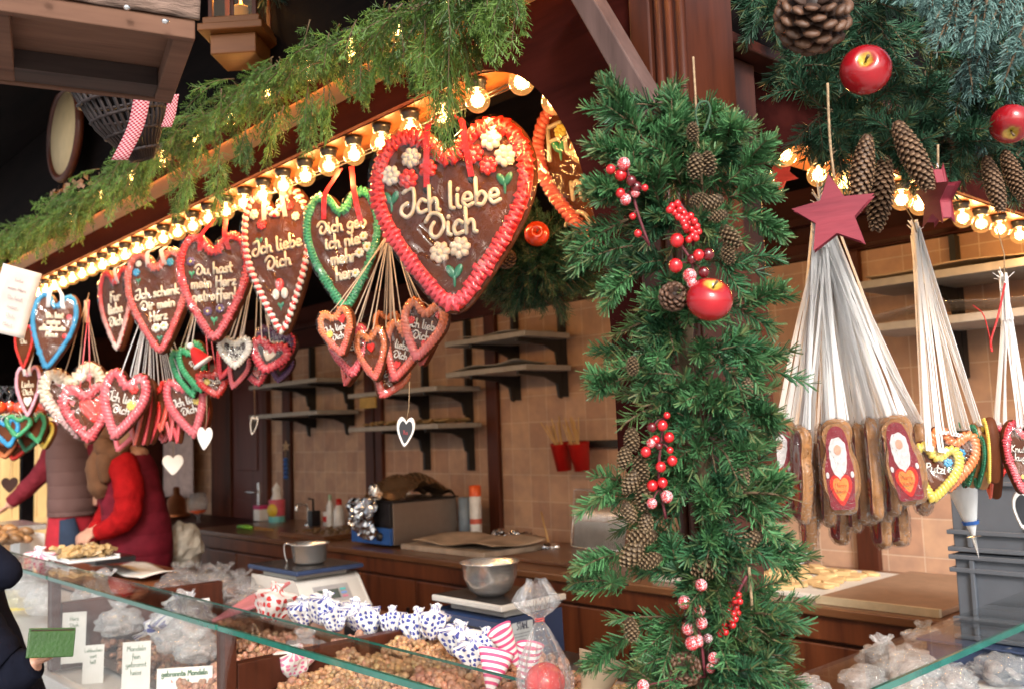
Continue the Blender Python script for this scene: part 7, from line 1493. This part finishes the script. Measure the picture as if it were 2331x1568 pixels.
# woman in the checked vest, back to us
c = at(163, 1100, d=6.6); X, Y = c.x, c.y; t = thing('person', 'person seen from behind in brown checked padded vest, maroon sleeves and red apron, reaching left', 'person', (X, Y, ZF)); o = (X, Y, ZF)
fwd_p = Vector((.55, .83, 0)); sR = Vector(right); sR.z = 0; sR.normalize()
def W3(px, py, dd=0): return at(px, py, d=6.6+dd)-Vector(o)
zs = lambda py: W3(163, py).z
b = MB(); b.tube([W3(160, 1290), W3(160, 1180), W3(165, 1080), W3(168, 1000), W3(170, 960)], [.15, .15, .13, .15, .05], 16)
for q in (-1, 1): b.tube([W3(162+q*22, 1200), W3(162+q*24, 1330), Vector(W3(162+q*24, 1330))*Vector((1, 1, 0)).x if False else Vector((W3(162+q*24, 1330).x, W3(162+q*24, 1330).y, .06))], [.085, .06, .045], 12); b.ell((W3(162+q*24, 1330).x+.05, W3(162+q*24, 1330).y+.05, .05), (.06, .12, .05))
hd = W3(178, 918, .05); b.tube([W3(170, 975), hd], [.055, .05], 10); head(b, hd, fwd_p)
b.tube(cr([W3(128, 1000), W3(100, 1070), W3(58, 1118), W3(20, 1150)], 4), [.06]*4+[.045]*4+[.035]*5, 12); hand(b, W3(18, 1152), W3(-10, 1170)-W3(18, 1152), (0, 0, 1), 1, .4)
b.tube(cr([W3(205, 1000), W3(232, 1080), W3(225, 1150)], 4), .05, 12); remesh_body(b, t, M_SKIN, .012); face_bits(t, hd, fwd_p)
M_VEST = checker('brown_check', (.11, .055, .05), (.2, .12, .105), 14); M_VESTQ = quilt('brown_quilt', (.15, .075, .065), 5.5)
ck_ = M_VESTQ.node_tree; n1_ = ck_.nodes.new('ShaderNodeTexChecker'); n1_.inputs['Scale'].default_value = 13; n1_.inputs[1].default_value = (.09, .045, .042, 1); n1_.inputs[2].default_value = (.2, .12, .11, 1); tcv = ck_.nodes.new('ShaderNodeTexCoord'); ck_.links.new(tcv.outputs['UV'], n1_.inputs[0]); ck_.links.new(n1_.outputs[0], ck_.nodes['Principled BSDF'].inputs['Base Color'])
b = MB(); cx_ = lambda py, px=None: W3(px or 165, py)
loft(b, [(cx_(1170, 168), .2, .15, .7), (cx_(1150, 168), .205, .155, .7), (cx_(1090, 166), .195, .15, .7), (cx_(1040, 165), .2, .15, .7), (cx_(1000, 166), .205, .14, .7), (cx_(975, 168), .16, .12, .7), (cx_(960, 170), .09, .09, .7), (cx_(948, 172), .075, .075, .7)], 32, .012, 1)
b.build('padded_vest', M_VESTQ, t)
b = MB(); P, r_ = folds([W3(128, 1005), W3(104, 1065), W3(60, 1112), W3(26, 1142)], [.07, .07, .06, .045], 2); b.tube(P, r_, 14); P, r_ = folds([W3(205, 1005), W3(236, 1075), W3(230, 1150)], [.07, .065, .05], 3); b.tube(P, r_, 14); b.build('sleeves', mat('maroon_knit', (.17, .02, .03), .85, bump=.9, bscale=7, bd=.05, spec=.1), t)
M_APR = mat('red_apron_cloth', (.42, .015, .03), .8)
b = MB(); loft(b, [((W3(163, 1330).x, W3(163, 1330).y, W3(163, 1300).z), .2, .16, .7), (cx_(1240, 163), .19, .155, .7), (cx_(1172, 166), .18, .14, .7)], 40, .02, 4)
ap = b.build('apron', M_APR, t)
b = MB(); pc = W3(158, 1215, -.19); b.tube([W3(153, 1180, -.17), W3(160, 1230, -.17), W3(168, 1300, -.15)], [.05, .075, .075], 12, flat=1); b.build('jeans', mat('dark_denim', (.02, .035, .07), .9, bump=.4, bscale=200), t)
b = MB(); b.ell(hd+Vector((0, 0, .035))-fwd_p*.02, (.092, .105, .105), nu=16, nv=12, Rm=Matrix.Rotation(R(-30), 3, 'Z')); b.tube([hd-fwd_p*.09, hd-fwd_p*.1-Vector((0, 0, .1))], [.05, .03], 10); b.build('hair', mat('dark_brown_hair', (.035, .02, .014), .6, bump=.6, bscale=80), t)
b = MB()
for dx in (-14, 4): b.tube([W3(128+dx, 960), W3(122+dx*1.2, 1000)], [.02, .03], 8, flat=.3)
b.build('pink_scarf_end', mat('pink_check_cloth', (.7, .25, .35), .8), t)
# seller in red, side view, bending over the counter
c = at(300, 1100, d=5.7); o = (c.x, c.y, ZF); t = thing('person', 'person in red sweater and dark red quilted vest with brown scarf, hands before the body', 'person', o)
def W4(px, py, dd=0): return at(px, py, d=5.7+dd)-Vector(o)
fp = Vector((-right.x, -right.y, 0)); fp.normalize()
b = MB(); b.tube([W4(305, 1300), W4(310, 1200), W4(300, 1120), W4(280, 1040), W4(262, 1005)], [.15, .14, .14, .15, .05], 16)
for q in (-1, 1): e = W4(305, 1330, q*.1); b.tube([W4(305, 1290, q*.1), (e.x, e.y, .45), (e.x, e.y, .06)], [.085, .06, .045], 12); b.ell((e.x+fp.x*.06, e.y+fp.y*.06, .05), (.1, .08, .05))
hd = W4(240, 950); b.tube([W4(262, 1010), hd], [.055, .05], 10); head(b, hd, fp+Vector((0, 0, -.2)))
b.tube(cr([W4(278, 1055, -.14), W4(290, 1140, -.2), W4(262, 1190, -.22), W4(215, 1212, -.22)], 4), [.055]*5+[.04]*8, 12); hand(b, W4(212, 1212, -.22), W4(190, 1222, -.22)-W4(212, 1212, -.22), (-.4, -.4, .6), 1, .75)
b.tube(cr([W4(265, 1050, .14), W4(262, 1140, .2), W4(235, 1190, .1), W4(212, 1205, .0)], 4), .045, 12); hand(b, W4(212, 1206, -.0), W4(192, 1216, -.02)-W4(212, 1206, -.0), (-.4, -.4, .6), 1, .9)
remesh_body(b, t, M_SKIN, .011); face_bits(t, hd, fp)
b = MB(); loft(b, [(W4(300, 1330), .22, .19, -.7), (W4(305, 1280), .225, .195, -.7), (W4(312, 1210), .2, .18, -.7), (W4(305, 1150), .19, .17, -.7), (W4(292, 1090), .185, .165, -.7), (W4(280, 1045), .17, .16, -.7), (W4(268, 1015), .11, .11, -.7), (W4(262, 1000), .08, .08, -.7)], 32, .016, 7)
b.build('quilted_vest', quilt('dark_red_quilt', (.16, .012, .025), 4), t)
b = MB(); P, r_ = folds([W4(276, 1045, -.12), W4(292, 1105, -.2), W4(290, 1165, -.24), W4(262, 1195, -.24), W4(222, 1213, -.23)], [.085, .085, .08, .065, .048], 5, 18, .07); b.tube(P, r_, 18)
P, r_ = folds([W4(262, 1050, .14), W4(255, 1140, .18), W4(232, 1190, .1), W4(216, 1205, .0)], [.08, .075, .06, .045], 6); b.tube(P, r_, 14); b.build('sleeves', mat('bright_red_knit', (.34, .008, .01), .85, bump=.9, bscale=7, bd=.05, spec=.1), t)
b = MB()
for k, (pa, ra) in enumerate((([W4(240, 1005, -.1), W4(235, 1015, -.16), W4(262, 1030, -.16), W4(285, 1012, -.1)], .055), ([W4(238, 1020, -.1), W4(222, 1060, -.14), W4(228, 1110, -.12), W4(236, 1125, -.1)], .065), ([W4(250, 1010, -.14), W4(240, 1050, -.18), W4(240, 1095, -.16)], .05), ([W4(225, 1000, 0), W4(240, 985, -.1), W4(275, 992, -.08), W4(285, 1005, .05)], .05))):
    P, r_ = folds(pa, [ra*.8, ra, ra, ra*.6], 10+k, 16, .1); b.tube(P, r_, 14)
b.build('scarf', mat('brown_wool', (.14, .065, .03), .9, bump=.5, bscale=90), t)
b = MB(); b.ell(hd+Vector((0, 0, .03))-fp*.02, (.1, .09, .11), nu=16, nv=12); b.build('hair', mat('pale_blonde_hair', (.55, .38, .2), .6, bump=.6, bscale=80), t)
# customer at the left edge with green wallet
o = at(-30, 1480, d=2.35); o.z = 0; t = thing('person', 'customer in black puffy coat at the left edge, holding a green wallet', 'person', o)
def W5(px, py, dd=0): return at(px, py, d=2.35+dd)-Vector(o)
b = MB(); b.tube([W5(-90, 1568), W5(-150, 1400), W5(-205, 1230), W5(-215, 1090)], [.13, .13, .12, .06], 14)
for q in (-1, 1): b.tube([W5(-90, 1560, q*.09), (W5(-90, 1560, q*.09).x, W5(-90, 1560, q*.09).y, .5), (W5(-90, 1560, q*.09).x, W5(-90, 1560, q*.09).y, .06)], [.085, .06, .045], 12); b.ell((W5(-90, 1560, q*.09).x+.05, W5(-90, 1560, q*.09).y, .05), (.12, .07, .05))
hd = W5(-215, 1000); b.tube([W5(-215, 1095), hd], [.05, .05], 10); head(b, hd, Vector(right))
b.tube([W5(-100, 1440, -.1), W5(10, 1540, -.1), W5(86, 1505, -.09)], [.05, .045, .024], 12)
wr = W5(84, 1506, -.09); hand(b, wr, W5(125, 1486, -.1)-wr, -Vector(W5(100, 1600, 0)-W5(100, 1400, 0)).normalized()*-1, .62, .75, -1)
remesh_body(b, t, M_SKIN, .006); face_bits(t, hd, Vector(right))
M_COAT = mat('black_nylon', (.007, .008, .015), .95, bump=.6, bscale=9, bd=.02, var=.2, spec=.06)
b = MB(); loft(b, [(W5(-85, 1900), .19, .19), (W5(-83, 1750), .2, .19), (W5(-85, 1620), .19, .19), (W5(-110, 1500), .17, .17), (W5(-150, 1400), .17, .17), (W5(-200, 1270), .17, .17), (W5(-215, 1180), .15, .15), (W5(-215, 1110), .08, .08)], 36, .02, 9)
b.build('puffy_coat', M_COAT, t)
b = MB(); P, r_ = folds([W5(-110, 1380, -.06), W5(-40, 1480, -.1), W5(10, 1530, -.1), W5(50, 1522, -.1), W5(78, 1508, -.1)], [.075, .075, .065, .05, .036], 15, 16, .05); b.tube(P, r_, 18)
P, r_ = folds([W5(-200, 1200, -.1), W5(-110, 1250, -.12), W5(-30, 1280, -.12), W5(15, 1303, -.12), W5(-10, 1308, -.1), W5(-60, 1340, 0)], [.07, .06, .05, .035, .04, .05], 16, 18, .04); b.tube(P, r_, 18); b.build('coat_sleeves', M_COAT, t)
b = MB(); b.ell(hd+Vector((0, 0, .03)), (.1, .1, .11)); b.build('hair', mat('black_hair', (.015, .012, .01), .6), t)
q = at(117, 1462, d=2.22); w_ = thing('wallet', 'green folded wallet held by the customer at the left edge', 'wallet', q, (R(-12), R(7), face_cam(q, -8))); M_GW = mat('green_leather', (.018, .07, .008), .45, coat=.1, bump=.3, bscale=120)
for nm, y, hh, ww in (('front_cover', -.006, .027, .05), ('back_cover', .002, .034, .051)): b = MB(); b.box((-ww, y, -.033), (ww, y+.0035, hh)); b.build(nm, M_GW, w_, None, .0025)
b = MB(); b.box((-.046, -.0022, -.031), (.046, .0017, .03)); b.build('inner_notes', M_CHOC, w_)
# hanging cloth behind the sellers
b = MB(); b.grid(lambda a, e: (3.7+.03*math.sin(e*14), 8.5+e*.75, 1.15+a*.62), 8, 24); o_ = b.build('hanging_apron', mat('pale_pink_cloth', (.5, .38, .36), .85), None); s = o_.modifiers.new('t', 'SOLIDIFY'); s.thickness = .004; tag(o_, 'pale cloth hanging on the back wall behind the seller in red', 'cloth')
t = thing('copper_kettle', 'dark kettle with copper foot on the side table at left', 'kettle', (3.5, 8.4, 1.0)); b = MB(); b.lathe([(.12, 0), (.13, .02), (.09, .04), (.08, .16), (.03, .2), (.03, .26), (.001, .27)], 20); b.build('kettle_body', mat('copper', (.35, .12, .05), .35, metal=.8), t)
t = thing('cognac_glass', 'big empty glass bowl beside the kettle', 'glass', (3.35, 7.6, 1.0)); b = MB(); b.lathe([(.05, 0), (.01, .01), (.01, .05), (.07, .1), (.08, .16), (.06, .24)], 20); b.build('bowl', M_CELB, t); b = MB(); b.lathe([(.001, .06), (.06, .085), (.068, .1), (.001, .1)], 18); b.build('amber_drink', M_ORG, t)
t = thing('side_table', 'low dark side table at the far end of the back wall', 'table', (3.4, 8.0, .12)); b = MB(); b.box((-.3, -.95, .84), (.43, .95, .87)); b.build('table_top', W_DARK, t, None, .004); b = MB(); [b.box((sx-.03, sy-.03, 0), (sx+.03, sy+.03, .838)) for sx in (-.25, .38) for sy in (-.9, .9)]; b.build('legs', W_DARK, t)
# yellow square sign on the shelf rail
b = MB(); b.box((-.005, -.09, -.035), (.005, .09, .035)); o_ = b.build('yellow_tag', mat('ochre_card', (.45, .3, .08), .6), None); o_.location = at(838, 916, x=3.4); tag(o_, 'blank ochre card stuck under the middle wall shelf', 'card')
bpy.context.view_layer.update()
